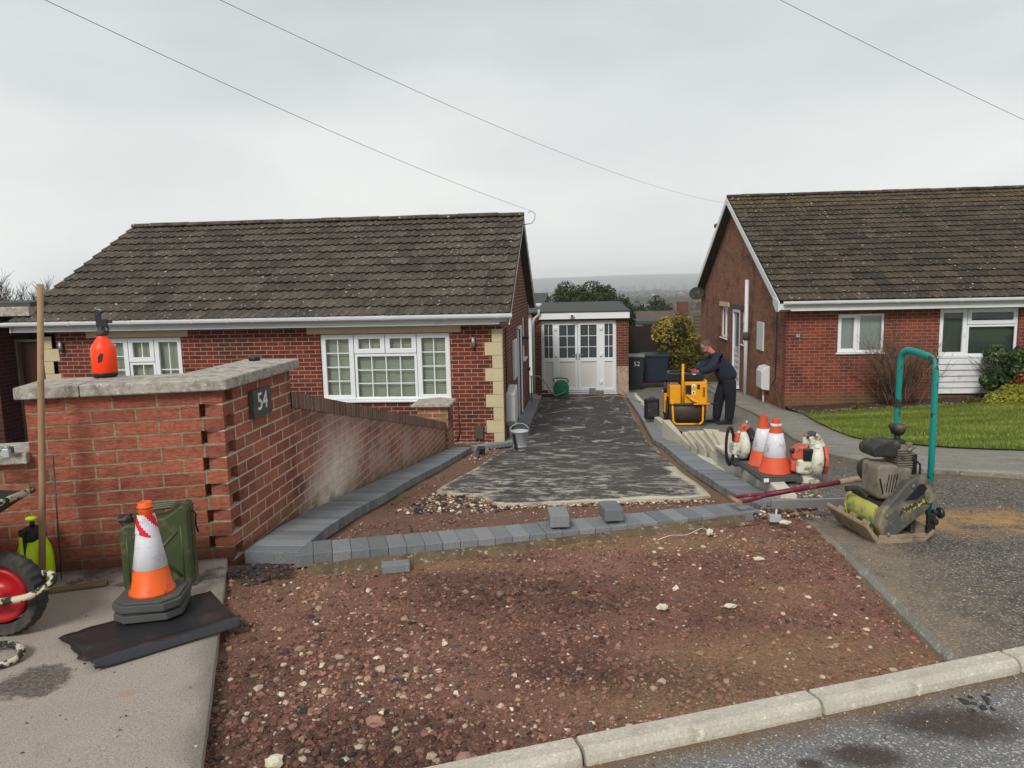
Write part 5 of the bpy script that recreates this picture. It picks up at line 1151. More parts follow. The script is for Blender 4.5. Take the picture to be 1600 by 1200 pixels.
# mitre point outside/inside
def isect(p,d,q,e):
    dn=d.x*e.y-d.y*e.x; t=((q.x-p.x)*e.y-(q.y-p.y)*e.x)/dn; return p+d*t
oc=isect(C+fn*out_,fd,C+Vector((out_,0)),sdv); ic=isect(C+inn*.34,fd,C+Vector((-.34,0)),sdv)
A_=C+fd*(Lf+.03)+fn*out_; B_=C+fd*(Lf+.03)+inn*.34; m1=C+fd*.70+fn*out_; m2=C+fd*.70+inn*.34
coping(pp(m1+fd*.003,A_,B_,m2+fd*.003),zc,zc+.065); coping(pp(oc+fd*.002,m1,m2,ic+fd*.002),zc,zc+.065); coping(pp(oc,Vector((oc.x,4.97)),Vector((ic.x,4.97)),ic),zc+.001,zc+.066)
# low wall to the left with its own coping
L0=C+fd*Lf; L1=C+fd*4.0; mb=MB(); mb.prism(pp(L0,L1,L1+inn*.215,L0+inn*.215),-.3,.62)
for i,v in enumerate(mb.v): p=Vector((v.x,v.y))-C; mb.uv[i]=(-p.dot(fd)+4.5,v.z-z0)
mb.build('low_wall','brickp',GW,world=True)
coping(pp(L0+fn*.045,L0+fd*.9+fn*.045,L0+fd*.9+inn*.29,L0+inn*.29),.62,.68); coping(pp(L0+fd*.905+fn*.045,L1+fn*.045,L1+inn*.29,L0+fd*.905+inn*.29),.62,.68)
# end pillar
mb=MB(); mb.box(-2.36,-1.90,10.82,11.28,-1.4,-.276); mb.build('end_pillar','brickw',GW,world=True)
mb=MB(); mb.prism([(-2.44,-.275),(-1.85,-.275),(-1.85,-.240),(-2.10,-.215),(-2.44,-.240)],10.74,11.34,'y'); mb.build('pillar_cap','coping',GW,world=True,bevel=.006)
# number plate
pl=MB().box(-1.948,-1.915,4.24,4.50,.735,.905).build('house_number_plate','slate',GW,world=True,bevel=.003)
txt('54',.15,Matrix.Translation((-1.9145,4.365,.825))@Euler((PI/2,0,PI/2)).to_matrix().to_4x4(),'white',pl,'number',offset=.001)
# ================= beyond
FN=thing('board_fence','dark brown board fence behind the wheelie bins','fence',(2.4,27,-2))
q=MB()
for i in range(9): q.box(1.6,3.4,27-.01+(i%2)*.008,27.01+(i%2)*.008,-2.2+i*.235,-1.955+i*.235)
q.build('boards','fence',FN,world=True)
for x in (1.7,3.1): MB().box(x-.05,x+.05,26.9,26.985,-2.3,-.1).build('post','fence',FN,world=True)
q=MB().box(3.6,4.85,27.4,27.44,-2.4,-.9).box(4.1,4.2,27.3,27.4,-2.4,-.7); FG=thing('side_gate','dark timber gate between the golden hedge and the neighbouring bungalow','gate',(4.2,27.4,-2.4)); q.build('boards','soffit',FG,world=True)
def far_house(label,x0,x1,y0,y1,zb,ze,zr,wm='brickg',rm='tile2',cat='house',chim=None,name='house'):
    h=thing(name,label,cat,((x0+x1)/2,y0,zb)); MB().box(x0,x1,y0,y1,zb,ze).build('wall',wm,h,world=True); ym=(y0+y1)/2
    MB().prism([(y0-.4,ze-.1),(y1+.4,ze-.1),(ym,zr)],x0-.3,x1+.3,'x').build('roof',rm,h,world=True)
    if chim: MB().box(chim-.33,chim+.33,ym-.35,ym+.35,zr-1,zr+.55).build('chimney','brickg',h,world=True); 
    return h
M['tilef']=simple('far_tile',S(110,98,84,.75),S(88,80,70,.75),.9,2,bump=.01); M['tilegrey']=simple('far_tile_grey',S(92,90,88,.75),S(74,72,72,.75),.9,2,bump=.01)
hh=far_house('brown-roofed bungalow with white dormer seen over the fence',2.5,14,44,53,-9,-2.6,-.35,'brickg','tilef',chim=6.9)
MB().box(3.3,5.2,43.6,46,-2.4,-.85).build('dormer','clad',hh,world=True); MB().box(3.95,4.75,43.55,43.6,-1.15,-.95).box(3.95,4.75,43.55,43.6,-1.5,-1.22).build('dormer_window','dglass',hh,world=True); MB().box(3.0,5.5,43.3,46.4,-.85,-.72).build('dormer_roof','lead',hh,world=True)
q=MB()
for i in range(4): q.tube([(4.4+i*.18,38,-1.65),(5.6+i*.18,43,-.95)],.05,5)
GH=thing('glazed_lean_to','white-framed lean-to roof rising behind the golden hedge','lean-to',(5,39,-5)); q.build('rafters','clad',GH,world=True); MB().box(4.3,5.5,38,38.1,-5,-1.7).build('wall','clad',GH,world=True)
TH=thing('tile_hung_house','narrow strip of a tile-hung house between the hedge and the neighbouring bungalow','house',(5.6,32,-4)); MB().box(5.15,9,32,36,-4,-1.0).build('wall','brickg',TH,world=True)
t=tiled('hung_tiles',TH,5.05,8,31.8,-1.15,32.3,.12,.16,'tilef',period=.12,amp=.006); 
far_house('low hipped grey roof between the left bungalow and the dark round tree',-6,-1.95,43,51,-9,.0,.95,'clad','tilegrey')
# ---------------------------------------------------------------- trees and plants
rr=random.Random(11)
def tree_round(name,label,cat,c,r,zb,n,size,mat,seed,ncl,cr,trunk=.12,group=None,tone=None):
    t=thing(name,label,cat,(c[0],c[1],zb),group=group)
    crown('crown',t,clumps_in(c,r,ncl,cr,seed)+[(c[0],c[1],c[2],r[0]*.88,r[1]*.88,r[2]*.9)],n,size,mat,tonef=tone)
    mb=MB(); mb.tube([(c[0],c[1],zb),(c[0]+.05,c[1],zb+(c[2]-zb)*.6),(c[0],c[1],c[2])],[trunk,trunk*.7,trunk*.3],8)
    q=random.Random(seed)
    for i in range(7): branches(mb,(c[0],c[1],zb+(c[2]-zb)*q.uniform(.4,.9)),(q.gauss(0,1),q.gauss(0,1),.8),r[0]*.9,trunk*.4,1,q)
    mb.build('trunk','bark',t,world=True); return t
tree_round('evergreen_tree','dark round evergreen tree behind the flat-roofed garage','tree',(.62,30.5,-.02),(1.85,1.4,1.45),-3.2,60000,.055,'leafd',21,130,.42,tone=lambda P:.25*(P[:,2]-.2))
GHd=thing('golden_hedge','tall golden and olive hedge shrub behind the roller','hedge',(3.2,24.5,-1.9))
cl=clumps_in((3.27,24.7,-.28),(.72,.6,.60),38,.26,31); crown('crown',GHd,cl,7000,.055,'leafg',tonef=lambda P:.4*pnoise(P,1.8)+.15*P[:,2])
cl=clumps_in((3.48,24.5,-1.15),(.68,.6,.72),50,.26,32); crown('crown',GHd,cl,10000,.05,'leafo',tonef=lambda P:.25*pnoise(P,2.5))
cl=[(3.15,24.2,-.25,.25,.2,.25),(3.35,24.15,-.0,.2,.2,.2)]; crown('crown',GHd,cl,350,.05,'leafd')
mb=MB(); 
for k in range(5): mb.tube([(3.2+.1*(k-2),24.5,-1.95),(3.2+.18*(k-2),24.5,-1.0),(3.2+.22*(k-2),24.5,-.2)],[.05,.035,.015],6)
mb.build('trunk','bark',GHd,world=True)
# bare shrub in front of the neighbouring bungalow
BS=thing('bare_shrub','large leafless twiggy shrub in the soil bed, in front of the red brick wall','shrub',(7.2,16.95,-1.4))
mb=MB(); q=random.Random(5)
for i in range(95):
    a=q.uniform(0,2*PI); s=abs(q.gauss(0,.5)); d=(math.cos(a)*s*1.15,math.sin(a)*s*.45,1.0)
    branches(mb,(7.2+q.gauss(0,.16),16.95+q.gauss(0,.10),gn(7.2,16.9)+.05),d,q.uniform(.7,1.25),.011,2,q,.35,3,.12,.0028,3,4)
mb.build('stems','twig',BS,world=True)
LS=thing('leafy_shrub','green glossy-leaved shrub covering the right end of the white cladding','shrub',(9.75,16.95,-1.4))
crown('crown',LS,clumps_in((9.40,16.95,-.55),(.55,.4,.55),26,.17,41),3600,.06,'leafm',tonef=lambda P:.25*pnoise(P,3)); crown('crown',LS,clumps_in((10.3,16.95,-.5),(.6,.45,.6),24,.2,42),3000,.06,'leafm')
mb=MB(); q=random.Random(6)
for i in range(16): branches(mb,(9.55+q.gauss(0,.2),16.95,-1.3),(q.gauss(0,.4),q.gauss(0,.2),1),1.1,.012,1,q,.4,3,.1,.004)
mb.build('stems','bark',LS,world=True)
RSh=thing('rust_shrub','small rust-brown shrub between the glossy shrub and the lime-green mound','shrub',(10.05,16.6,-1.3)); crown('crown',RSh,clumps_in((9.72,16.6,-.85),(.38,.3,.25),14,.15,43),1800,.04,'leafr')
LM=thing('lime_shrub','low lime-green rounded shrub at the edge of the lawn','shrub',(9.7,16.2,-1.35)); crown('crown',LM,[(8.95,16.25,-1.20,.36,.35,.27),(9.4,16.2,-1.12,.42,.38,.34),(9.95,16.2,-1.15,.5,.4,.36),(10.7,16.3,-1.12,.5,.4,.38),(9.2,16.3,-1.0,.3,.3,.2)],15000,.032,'leafy',tonef=lambda P:.3*pnoise(P,3.5)+.2)
for (x,y,z,s,lab) in ((6.2,16.7,-1.38,.12,'tuft of dead stems in the soil bed left of the bare shrub'),(8.6,16.7,-1.25,.14,'low dark weedy plant in the soil bed below the white cladding')):
    t=thing('bed_plant',lab,'plant',(x,y,z)); crown('leaves',t,[(x,y,z+.05,s,s,s*.6)],160,.03,'leafo')
# bare trees behind the left bungalow
for i,(x,y,h,lab) in enumerate(((-37.5,46,6.2,'bare winter tree at the far left, left of the broom handle'),(-35.0,46,5.6,'bare winter tree between the left picture edge and the tiled roof'),(-32.7,45,5.7,'bare winter tree just right of the broom handle'),(-31.0,46,5.3,'bare winter tree half hidden by the sloping tiled verge'))):
    t=thing('bare_tree',lab,'tree',(x,y,-3),group='bare trees behind the left bungalow'); mb=MB(); q=random.Random(60+i)
    mb.tube([(x,y,-3),(x,y,-.8)],[.16,.12],6)
    for k in range(12): branches(mb,(x,y,-1.0+q.uniform(-.5,.3)),(q.gauss(0,.55),q.gauss(0,.35),1),h*.36*q.uniform(.7,1.1),.055,3,q,.38,4,.18,.008,3,3)
    mb.build('trunk','twigg',t,world=True)
# distant trees and the far-off town
for (x,y,r,lab) in ((5.0,56,1.1,'dark rounded tree beyond the far roofs, middle of the view gap'),(7.0,62,1.2,'dark tree beside the far brick chimney')):
    tree_round('distant_tree',lab,'tree',(x,y,-1.35 if y<60 else -1.0),(r,r,r*.8),-8,1500,.16,'leafd',int(x*10),14,r*.45)
q=random.Random(9); tm=MB()
for i in range(900):
    y=330*(1900/330)**q.uniform(0,1); x=q.uniform(-.35,.35)*y*1.0; z=terr(x,y); w_=q.uniform(5,11); d=q.uniform(5,9); h=q.uniform(3,5.5); mi=q.choice((0,0,1,1,2,1))
    tm.T=Matrix.Translation((x,y,z))@Matrix.Rotation(q.choice((0,.3,-.4,1.2)),4,'Z'); tm.box(-w_/2,w_/2,-d/2,d/2,-2,h,mi=mi); tm.prism([(-d/2-.3,h),(d/2+.3,h),(0,h+2.4)],-w_/2-.2,w_/2+.2,'x',mi=3+(i%2))
tm.T=Matrix()
M['fw']=simple('far_white',S(220,216,206,.8)); M['fb']=simple('far_brick',S(140,96,80,.8)); M['fbuff']=simple('far_buff',S(180,160,134,.8))
o=tm.build('distant_town',['fw','fb','fbuff','tilef','tilegrey']); tag(o,'far-off town of small houses spread over the valley',kind='stuff')
n=2600; y=300*(2500/300)**RS.uniform(0,1,n); x=RS.uniform(-.35,.35,n)*y; C=[]
P=[];N=[];Sz=[]
for i in range(n):
    r=RS.uniform(1.6,3.4)*(1+y[i]/1800); k=26; d=RS.normal(size=(k,3)); d/=np.linalg.norm(d,axis=1)[:,None]; z=terr(x[i],y[i])+r*.7
    P.append(np.array([x[i],y[i],z])+d*np.array([r,r,r*.9])*RS.uniform(.6,1,(k,1))); N.append(d); Sz.append(np.full(k,r*.45))
P=np.concatenate(P); N=np.concatenate(N); Sz=np.concatenate(Sz); V,F=leaf_cloud(P,N,Sz,.8)
M['farleaf']=leafmat('far_leaf',S(66,60,50,.7),S(94,88,68,.7),S(112,108,80,.7))
o=np_mesh('distant_woodland',V,F,'farleaf',attr=('tone',np.repeat(RS.uniform(0,1,len(P)),4))); tag(o,'far-off trees and hedges in the valley',kind='stuff')
# ---------------------------------------------------------------- overhead wires
def wire(a,b,sag,label,n=24,r=.004,t0=0,t1=2.2):
    a=Vector(a); b=Vector(b); pts=[a+(b-a)*t-Vector((0,0,1))*sag*4*t*(1-t) for t in [t0+(t1-t0)*i/(2*n) for i in range(2*n+1)]]
    o=MB().tube(pts,r,5).build('overhead_wire','wiregrey'); tag(o,label,'overhead wire','overhead wires')
wire((-.92,16.85,3.12),(-4.89,6,4.19),.12,'overhead wire running up left from the apex of the left bungalow',r=.0032)
wire((4.68,23.4,3.80),(-3.2,6,4.0),.3,'overhead wire sagging from the upper left to the ridge end of the right bungalow',r=.0026)
wire((1.84,9,4.85),(7.22,12,3.48),.03,'overhead wire sloping across the top right corner of the sky',r=.003,t0=-1.5,t1=2.5)
# ---------------------------------------------------------------- traffic cones
def make_cone(name='traffic_cone',h=.46,rb=.115,rt=.028,tape=0,parts_base='greyrub',bh=.05,bw=.21,loc=(0,0,0),rz=0,label='',group=None,octo=True,om='orange'):
    t=thing(name,label,'traffic cone',loc,rz,group)
    rat=lambda z:rb+(rt-rb)*(z-bh)/h
    b=MB(); c=bw*.62 if octo else bw*.9
    P8=lambda s,cc:[(s,-cc*s/bw),(s,cc*s/bw),(cc*s/bw,s),(-cc*s/bw,s),(-s,cc*s/bw),(-s,-cc*s/bw),(-cc*s/bw,-s),(cc*s/bw,-s)]
    b.prism(P8(bw,c),0.006,bh*.8); b.prism(P8(bw*.93,c*.93),bh*.8,bh); b.build('base',parts_base,t,bevel=.006)
    m=MB(); m.lathe([(rb+.012,bh),(rb+.010,bh+.012),(rb,bh+.02),(rat(bh+h*.97),bh+h*.97),(rt+.003,bh+h*.975),(rt+.003,bh+h),(rt-.004,bh+h),(rt-.006,bh+h-.04)],32); m.build('body',om,t)
    z0,z1=bh+h*.30,bh+h*(.74 if not tape else .80); s=MB(); s.lathe([(rat(z0)+.001,z0),(rat(z0)+.0035,z0+.002),(rat(z1)+.0035,z1-.002),(rat(z1)+.001,z1)],32); s.build('sleeve','sleeve',t)
    return t,rat,bh,h
M['capblack']=M['black']
# left cone: two stacked cones, red and white tape round the top
cz=.0
b2,_,_,_=make_cone(label='lower traffic cone of the stacked pair, only its dark base showing on the sheet',loc=(-1.99,3.175,.018),rz=.30,h=.32,rb=.075,bw=.148,bh=.05)
cone,rat,bh_,h_=make_cone(label='orange and white traffic cone with red and white tape at its tip, on stacked bases',loc=(-1.985,3.17,.066),rz=.22,h=.40,rb=.090,tape=1,bw=.148)
tp=MB(); n=32; k=10
for j in range(k+1):
    z=bh_+h_*(.70+.24*j/k)
    for i in range(n): tp.v.append(Vector(((rat(z)+.006)*math.cos(2*PI*i/n),(rat(z)+.006)*math.sin(2*PI*i/n),z+.01*math.sin(i*.39)*(1-j/k)))) 
for j in range(k):
    for i in range(n):
        tp.f.append([j*n+i,j*n+(i+1)%n,(j+1)*n+(i+1)%n,(j+1)*n+i]); tp.sm.append(True); tp.mi.append(1 if ((i+22+j*.9)%11)<4.4 else 0)
tp.build('tape',['sleeve','redtape'],cone)
MB().lathe([(.024,bh_+h_-.004),(.034,bh_+h_),(.036,bh_+h_+.012),(.030,bh_+h_+.014),(.031,bh_+h_+.028),(.026,bh_+h_+.030),(.02,bh_+h_+.02)],24).build('collar','orange',cone)
c1,ra1,b1_,h1_=make_cone(label='front traffic cone by the retaining wall, with a torn tape band near its tip',loc=(1.625,6.10,ztn(1.7,6.1)+.03),rz=.12,h=.44,rb=.122,parts_base='greyrub',bh=.05,bw=.17,rt=.030,octo=False,om='orange2')
MB().lathe([(ra1(.43)+.001,.43),(ra1(.43)+.004,.431),(ra1(.45)+.004,.452),(ra1(.45)+.001,.453)],24).build('tape','sleeve',c1)
MB().box(-.155,-.115,-.1735,-.170,.010,.040).build('sticker','white',c1)
make_cone(label='rear traffic cone, half hidden behind the front cone by the retaining wall',loc=(1.665,6.66,ztn(1.7,6.66)+.03),rz=.1,h=.45,rb=.118,parts_base='greyrub',bh=.05,bw=.165,rt=.030,octo=False,om='orange2')
# ---------------------------------------------------------------- black polythene sheet
sh=MB(); NX,NY=26,16
c4=[Vector((-2.27,2.90)),Vector((-1.92,2.64)),Vector((-1.50,3.04)),Vector((-1.84,3.42))]
vs=[]
for j in range(NY+1):
    for i in range(NX+1):
        u,v=i/NX,j/NY; a=c4[0]+(c4[1]-c4[0])*v; b=c4[3]+(c4[2]-c4[3])*v; p=a+(b-a)*u
        z=.010+.010*abs(noise.noise(Vector((p.x*7,p.y*9,0))))+.006*noise.noise(Vector((u*3,v*16,3)))
        if v>.78: z+=.030*math.sin((v-.78)/.22*PI)*(.9+.2*math.sin(u*9))
        if v<.08 or u<.04: p=p+Vector((.03*noise.noise(Vector((u*9,v*9,1))),.03*noise.noise(Vector((u*8,v*7,5)))))
        vs.append((p.x,p.y,max(.004,z)))
sh.add(vs,[(j*(NX+1)+i,j*(NX+1)+i+1,(j+1)*(NX+1)+i+1,(j+1)*(NX+1)+i)[::-1] for j in range(NY) for i in range(NX)],sm=True)
o=sh.build('plastic_sheet','plastic_sheet'); so_=o.modifiers.new('t','SOLIDIFY'); so_.thickness=.003; tag(o,'folded black plastic sheet on the pavement under the stacked traffic cones','plastic sheet')
# ---------------------------------------------------------------- jerrycan
JC=thing('jerrycan','olive green metal jerrycan standing against the foot of the brick pier','jerrycan',(-2.145,3.52,.0),R(14))
prof=[(-.165,.02),(-.15,0),(.15,0),(.165,.02),(.165,.40),(.155,.425),(.135,.428),(.10,.40),(.06,.375),(-.10,.345),(-.14,.345),(-.165,.32)]
mb=MB(); mb.prism([(x,z) for x,z in prof],-.072,-.004,'y'); mb.prism([(x,z) for x,z in prof],.004,.072,'y'); mb.build('body','army',JC,bevel=.014,seg=3)
MB().prism([(x*1.02,z*1.004-.001) for x,z in prof],-.006,.006,'y').build('seam','army',JC,bevel=.003)
r=MB(); 
for a,b in (((-.12,.06),(.11,.30)),((.12,.06),(-.10,.29))): r.tube([(a[0],-.070,a[1]),(b[0],-.070,b[1])],.009,6)
r.tube([(.13,-.070,.04),(.13,-.070,.33)],.006,6); r.tube([(-.13,-.070,.04),(-.13,-.070,.28)],.006,6); r.build('pressed_ribs','army',JC)
for yy in (-.04,0,.04): MB().tube(smooth_path([(-.09,yy,.345),(-.085,yy,.395),(-.06,yy,.405),(.06,yy,.418),(.095,yy,.415),(.11,yy,.385)],4),.009,7).build('handle','army',JC)
cp=MB(); cp.tube([(-.135,0,.33),(-.158,0,.372)],[.03,.034],12); cp.box(-.185,-.13,-.045,.045,.362,.374); cp.build('spout_cap','blackdirt',JC,bevel=.003)
MB().tube([(.165,.02,.38),(.185,.02,.36),(.18,.02,.30),(.19,.02,.26)],.005,5).build('strap','black',JC)
# ---------------------------------------------------------------- sprayers
def bottle(name,label,loc,k,bodym,rz=0,tilt=0):
    t=thing(name,label,'sprayer',loc,rz,rot=(0,tilt,rz))
    MB().lathe([(0,0),(.060,0),(.0655,.006),(.0655,.022),(.063,.026)],28).build('base_ring','black',t)
    MB().lathe([(.063,.024),(.066,.028),(.066,.16),(.061,.175),(.035,.215),(.026,.225),(.026,.25),(0,.25)],28).build('bottle','fluorescent_orange' if 0 else bodym,t)
    h=MB(); h.lathe([(.03,.236),(.031,.262),(.02,.268),(.017,.29),(0,.29)],16); h.box(-.022,.034,-.016,.016,.285,.330); h.box(.026,.06,-.009,.009,.305,.326); h.box(-.024,.004,-.018,.018,.325,.372)
    h.tube([(.02,0,.295),(.038,0,.275),(.03,0,.245)],.006,6); h.build('spray_head','blackdirt',t,bevel=.004)
    MB().prism([(-.02,.085),(.0,.092),(.012,.135),(-.004,.14),(-.018,.12)],-.0668,-.066,'y').build('worn_print','blackdirt',t); return t
bottle('spray_bottle','fluorescent orange spray bottle with black head on top of the brick pier coping',(-2.69,4.03,1.028),1,'fluor',rz=.4)
NS=thing('pressure_sprayer','fluorescent yellow pressure sprayer on the pavement against the brick wall','sprayer',(-2.83,3.52,0),rz=-.2)
MB().lathe([(0,0),(.085,0),(.094,.012),(.094,.15),(.085,.20),(.055,.26),(.045,.275),(0,.275)],28,sx=1.0,sy=.75).build('tank','neon',NS)
MB().lathe([(.058,.235),(.060,.262),(.045,.30),(.03,.305),(0,.305)],20).box(-.014,.014,-.072,-.05,.16,.29).build('pump_head','black',NS,bevel=.004)
MB().box(-.010,.010,-.076,-.071,.17,.27).lathe([(.026,.34),(.028,.356),(0,.358)],12).build('trim','neon',NS); MB().lathe([(.012,.30),(.012,.342)],8).build('plunger','black',NS)
MB().box(-.078,-.055,-.02,.02,.20,.285).build('trigger','black',NS,bevel=.004)
RCn=thing('red_canister','small red canister with black cap behind the wheelbarrow tyre','canister',(-3.03,3.42,0)); MB().lathe([(0,0),(.07,0),(.075,.01),(.075,.24),(.05,.27),(0,.27)],20).build('body','red',RCn); MB().lathe([(.052,.262),(.054,.31),(.04,.318),(0,.318)],16).build('cap','black',RCn)
bx=thing('tape_puck','small black round lid lying on the end of the pier coping','lid',(-2.17,4.86,1.03)); MB().lathe([(0,0),(.036,0),(.039,.004),(.039,.02),(.033,.026),(0,.026)],20).build('lid','black',bx)
# long broom handle leaning on the wall, board on the ground
bp=Vector((-2.75,3.44,.0)); tpnt=Vector((-2.665,3.545,1.555))
o=MB().tube([bp,bp.lerp(tpnt,.33)+Vector((.004,0,0)),bp.lerp(tpnt,.66),tpnt],[.0165,.016,.0155,.0145],12).build('broom_handle','wood'); tag(o,'long pale wooden pole leaning upright against the brick wall and its coping','pole')
q=MB(); q.T=Matrix.Translation((-2.56,3.44,.012))@Matrix.Rotation(.42,4,'Z'); q.box(-.14,.14,-.022,.022,-.008,.008); o=q.build('wooden_board','woodd',bevel=.003); tag(o,'short weathered board lying on the pavement right of the barrow wheel','board')
# dark thin rod beside the pole
o=MB().tube([(-2.70,3.52,.02),(-2.735,3.60,.66)],.0035,6).build('metal_rod','blackmetal'); tag(o,'thin dark rod standing against the brick wall behind the wooden pole','rod')
# tools on the low coping
TL=thing('bolster_chisel','silver chisel lying on the low wall coping, nearest the front','chisel',(-2.98,3.44,.695),R(15)); MB().tube([(-.045,0,.012),(.045,0,.012)],[.011,.013],10).build('shaft','steel',TL); 
T2=thing('pointing_tool','thin steel tool lying diagonally on the low wall coping','tool',(-2.98,3.52,.69),R(40)); MB().tube([(-.06,0,.01),(.05,0,.022)],.006,8).build('rod','steel',T2); MB().box(.04,.075,-.02,.02,0,.03).build('head','blackdirt',T2,bevel=.004)
T3=thing('clamp','small grey clamp standing on the low wall coping beside the wooden pole','clamp',(-2.885,3.47,.683),R(10)); MB().box(-.018,.018,-.014,.014,0,.05).build('jaw','galv',T3,bevel=.006); MB().lathe([(0,-.02),(.008,-.02),(.008,.02),(0,.02)],8,ax='x',c=(0,0,.055)).build('screw','steel',T3)
# ---------------------------------------------------------------- wheelbarrow (mostly outside the left edge)
WB=thing('wheelbarrow','wheelbarrow with black tyre, red hub and lime-splashed frame, cut off by the left edge','wheelbarrow',(-2.545,2.95,0),R(4))
def tyre(parent,c,R_,r_,mat='rubber'):
    m=MB(); n=64; vs=[]; prof=[(R_-r_*1.25,-r_*.62),(R_-r_*.9,-r_*.9),(R_-r_*.35,-r_*.95),(R_-.008,-r_*.55),(R_-.001,0),(R_-.008,r_*.55),(R_-r_*.35,r_*.95),(R_-r_*.9,r_*.9),(R_-r_*1.25,r_*.62)]
    for i in range(n):
        a=2*PI*i/n
        for j,(p,q_) in enumerate(prof):
            k=p+(.006 if (i%2 and 2<=j<=6) else 0); vs.append((c[0]+k*math.cos(a),c[1]+q_,c[2]+k*math.sin(a)))
    m_=len(prof); m.add(vs,[(i*m_+j,((i+1)%n)*m_+j,((i+1)%n)*m_+j+1,i*m_+j+1) for i in range(n) for j in range(m_-1)],sm=False)
    return m.build('tyre',mat,parent)
wh=MB(); wh.lathe([(0,.052),(.03,.05),(.035,.03),(.075,.012),(.105,.030),(.122,.036),(.124,-.036),(.105,-.03),(.075,-.012),(.035,-.03),(.03,-.05),(0,-.052)],40,ax='y',c=(0,0,.19)); wo_=wh.build('wheel','red',WB); tyre(wo_,(0,0,.19),.19,.046)
fr=MB(); hp=[(-.62,-.11,.24),(-.25,-.10,.185),(.0,-.10,.19),(.15,-.095,.205),(.215,-.075,.23),(.245,-.04,.25),(.235,.0,.265),(.20,.02,.27),(.16,.035,.265)]
fr.tube(smooth_path(hp,6),.0155,10); fr.build('frame','lime',WB)
ax_=MB(); ax_.tube([(0,-.10,.19),(0,.10,.19)],.009,8); ax_.build('axle','blackmetal',WB)
tr=MB(); tr.prism([(-.85,.36),(-.34,.38),(-.04,.56),(-.05,.575),(-.34,.41),(-.85,.39)],-.28,.30,'y'); tr.prism([(-.85,.36),(-.34,.38),(-.04,.575),(-.9,.62)],-.29,-.28,'y'); tr.prism([(-.85,.36),(-.34,.38),(-.04,.575),(-.9,.62)],.29,.30,'y'); tr.build('tray','blackdirt',WB)
rim=MB(); rim.tube([(-.03,-.29,.58),(-.025,.30,.58)],.016,8); rim.tube([(-.9,-.29,.625),(-.03,-.29,.58)],.016,8); rim.build('tray_rim','lime',WB)
lg=MB(); lg.tube(smooth_path([(-.55,-.2,.35),(-.50,-.2,.12),(-.46,-.2,.01),(-.36,-.2,.0)],5),.014,8); lg.build('leg','lime',WB)
LR=thing('splashed_ring','curved lime-splashed tube end resting on the pavement at the far left edge','tube',(-2.34,2.66,0),R(0)); MB().tube(smooth_path([(-.14,-.02,.02),(-.04,-.03,.018),(.02,0,.018),(.035,.06,.02),(.0,.11,.03),(-.08,.13,.035),(-.16,.12,.03)],6),.014,8).build('tube','lime',LR)
# ---------------------------------------------------------------- galvanised bucket, drain, pipe
BK=thing('bucket','galvanised metal bucket standing on the block edging by the house corner','bucket',(-.80,10.42,gz(10.42)+.03))
MB().lathe([(0,.0),(.085,.0),(.088,.01),(.125,.27),(.130,.272),(.130,.28),(.122,.28),(.09,.02),(0,.02)],28).build('body','galv',BK); MB().tube(smooth_path([(-.125,0,.265),(-.14,0,.31),(-.06,.03,.37),(.05,.03,.375),(.135,0,.31),(.125,0,.265)],5),.006,6).build('handle','steel',BK); MB().lathe([(.1,.055),(.103,.06),(.1,.065)],24).build('rib','galv',BK)
MB().prism([(-.06,.02),(-.02,.02),(-.06,.26),(-.10,.26)],-.13,-.115,'y').build('tar_streak','black',BK)
PD=thing('drain_pipe','black gully outlet with a stub of grey pipe beside the driveway','drain',(-1.36,10.3,gz(10.3))); MB().box(-.05,.06,.0,.12,-.05,.07).build('gully','black',PD,bevel=.01); MB().tube([(-.03,-.03,.03),(.015,-.55,.04)],.03,10).build('pipe','lead',PD)
# ---------------------------------------------------------------- hose reel and hose
HR=thing('hose_reel','green plastic hose reel on the driveway in front of the white garage doors','hose reel',(-.40,20.9,gz(20.9)+.0))
for y_ in (-.10,.10): MB().lathe([(0,-.012),(.20,-.012),(.225,0),(.20,.012),(0,.012)],28,ax='y',c=(0,y_,.27)).build('drum_side','rgreen',HR)
MB().lathe([(.17,-.1),(.17,.1)],24,ax='y',c=(0,0,.27)).build('hose_coil','tan',HR); 
for a_,b_ in ((-.15,-.125),(.125,.15)): q=MB(); q.prism([(-.21,0),(-.20,.27),(.21,.27),(.22,0),(.15,0),(.12,.1),(-.12,.1),(-.15,0)],a_,b_,'y'); q.build('side_frame','rgreen',HR,bevel=.01)
MB().tube(smooth_path([(-.18,0,.45),(-.22,0,.54),(0,0,.56),(.18,0,.52),(.20,0,.42)],5),.018,8).build('handle','rgreen',HR)
o=MB().tube(smooth_path([(-1.17,19.85,-.98),(-1.0,20.0,-.97),(-.85,20.3,-1.15),(-.70,20.6,-1.45),(-.55,20.7,-1.60),(-.35,20.72,-1.55),(-.25,20.72,-1.48)],6),.013,6).build('garden_hose','tan'); tag(o,'tan garden hose drooping from the wall tap to the green reel','hose')
o=MB().tube(smooth_path([(-.2,20.8,gz(20.8)+.0),(.3,20.9,gz(20.9)-.0),(.8,21.2,gz(21.2)+.0),(1.3,20.6,gz(20.6)+.05),(1.62,19.3,-1.55),(1.8,17.6,-1.45),(1.95,16.4,-1.36),(1.85,15.6,-1.33),(2.1,15.0,-1.27)],8),.011,6).build('garden_hose','tan'); tag(o,'tan hose trailing along the garage and over the low wall towards the roller','hose')
o=MB().tube([(2.0+.22*math.cos(t)*(1+.1*math.sin(3*t)),15.5+.35*math.sin(t),-1.36+.012*t) for t in [i*.45 for i in range(42)]],.011,6).build('hose_coil','tan'); tag(o,'loose coil of tan hose on the tarmac between the black case and the roller','hose')
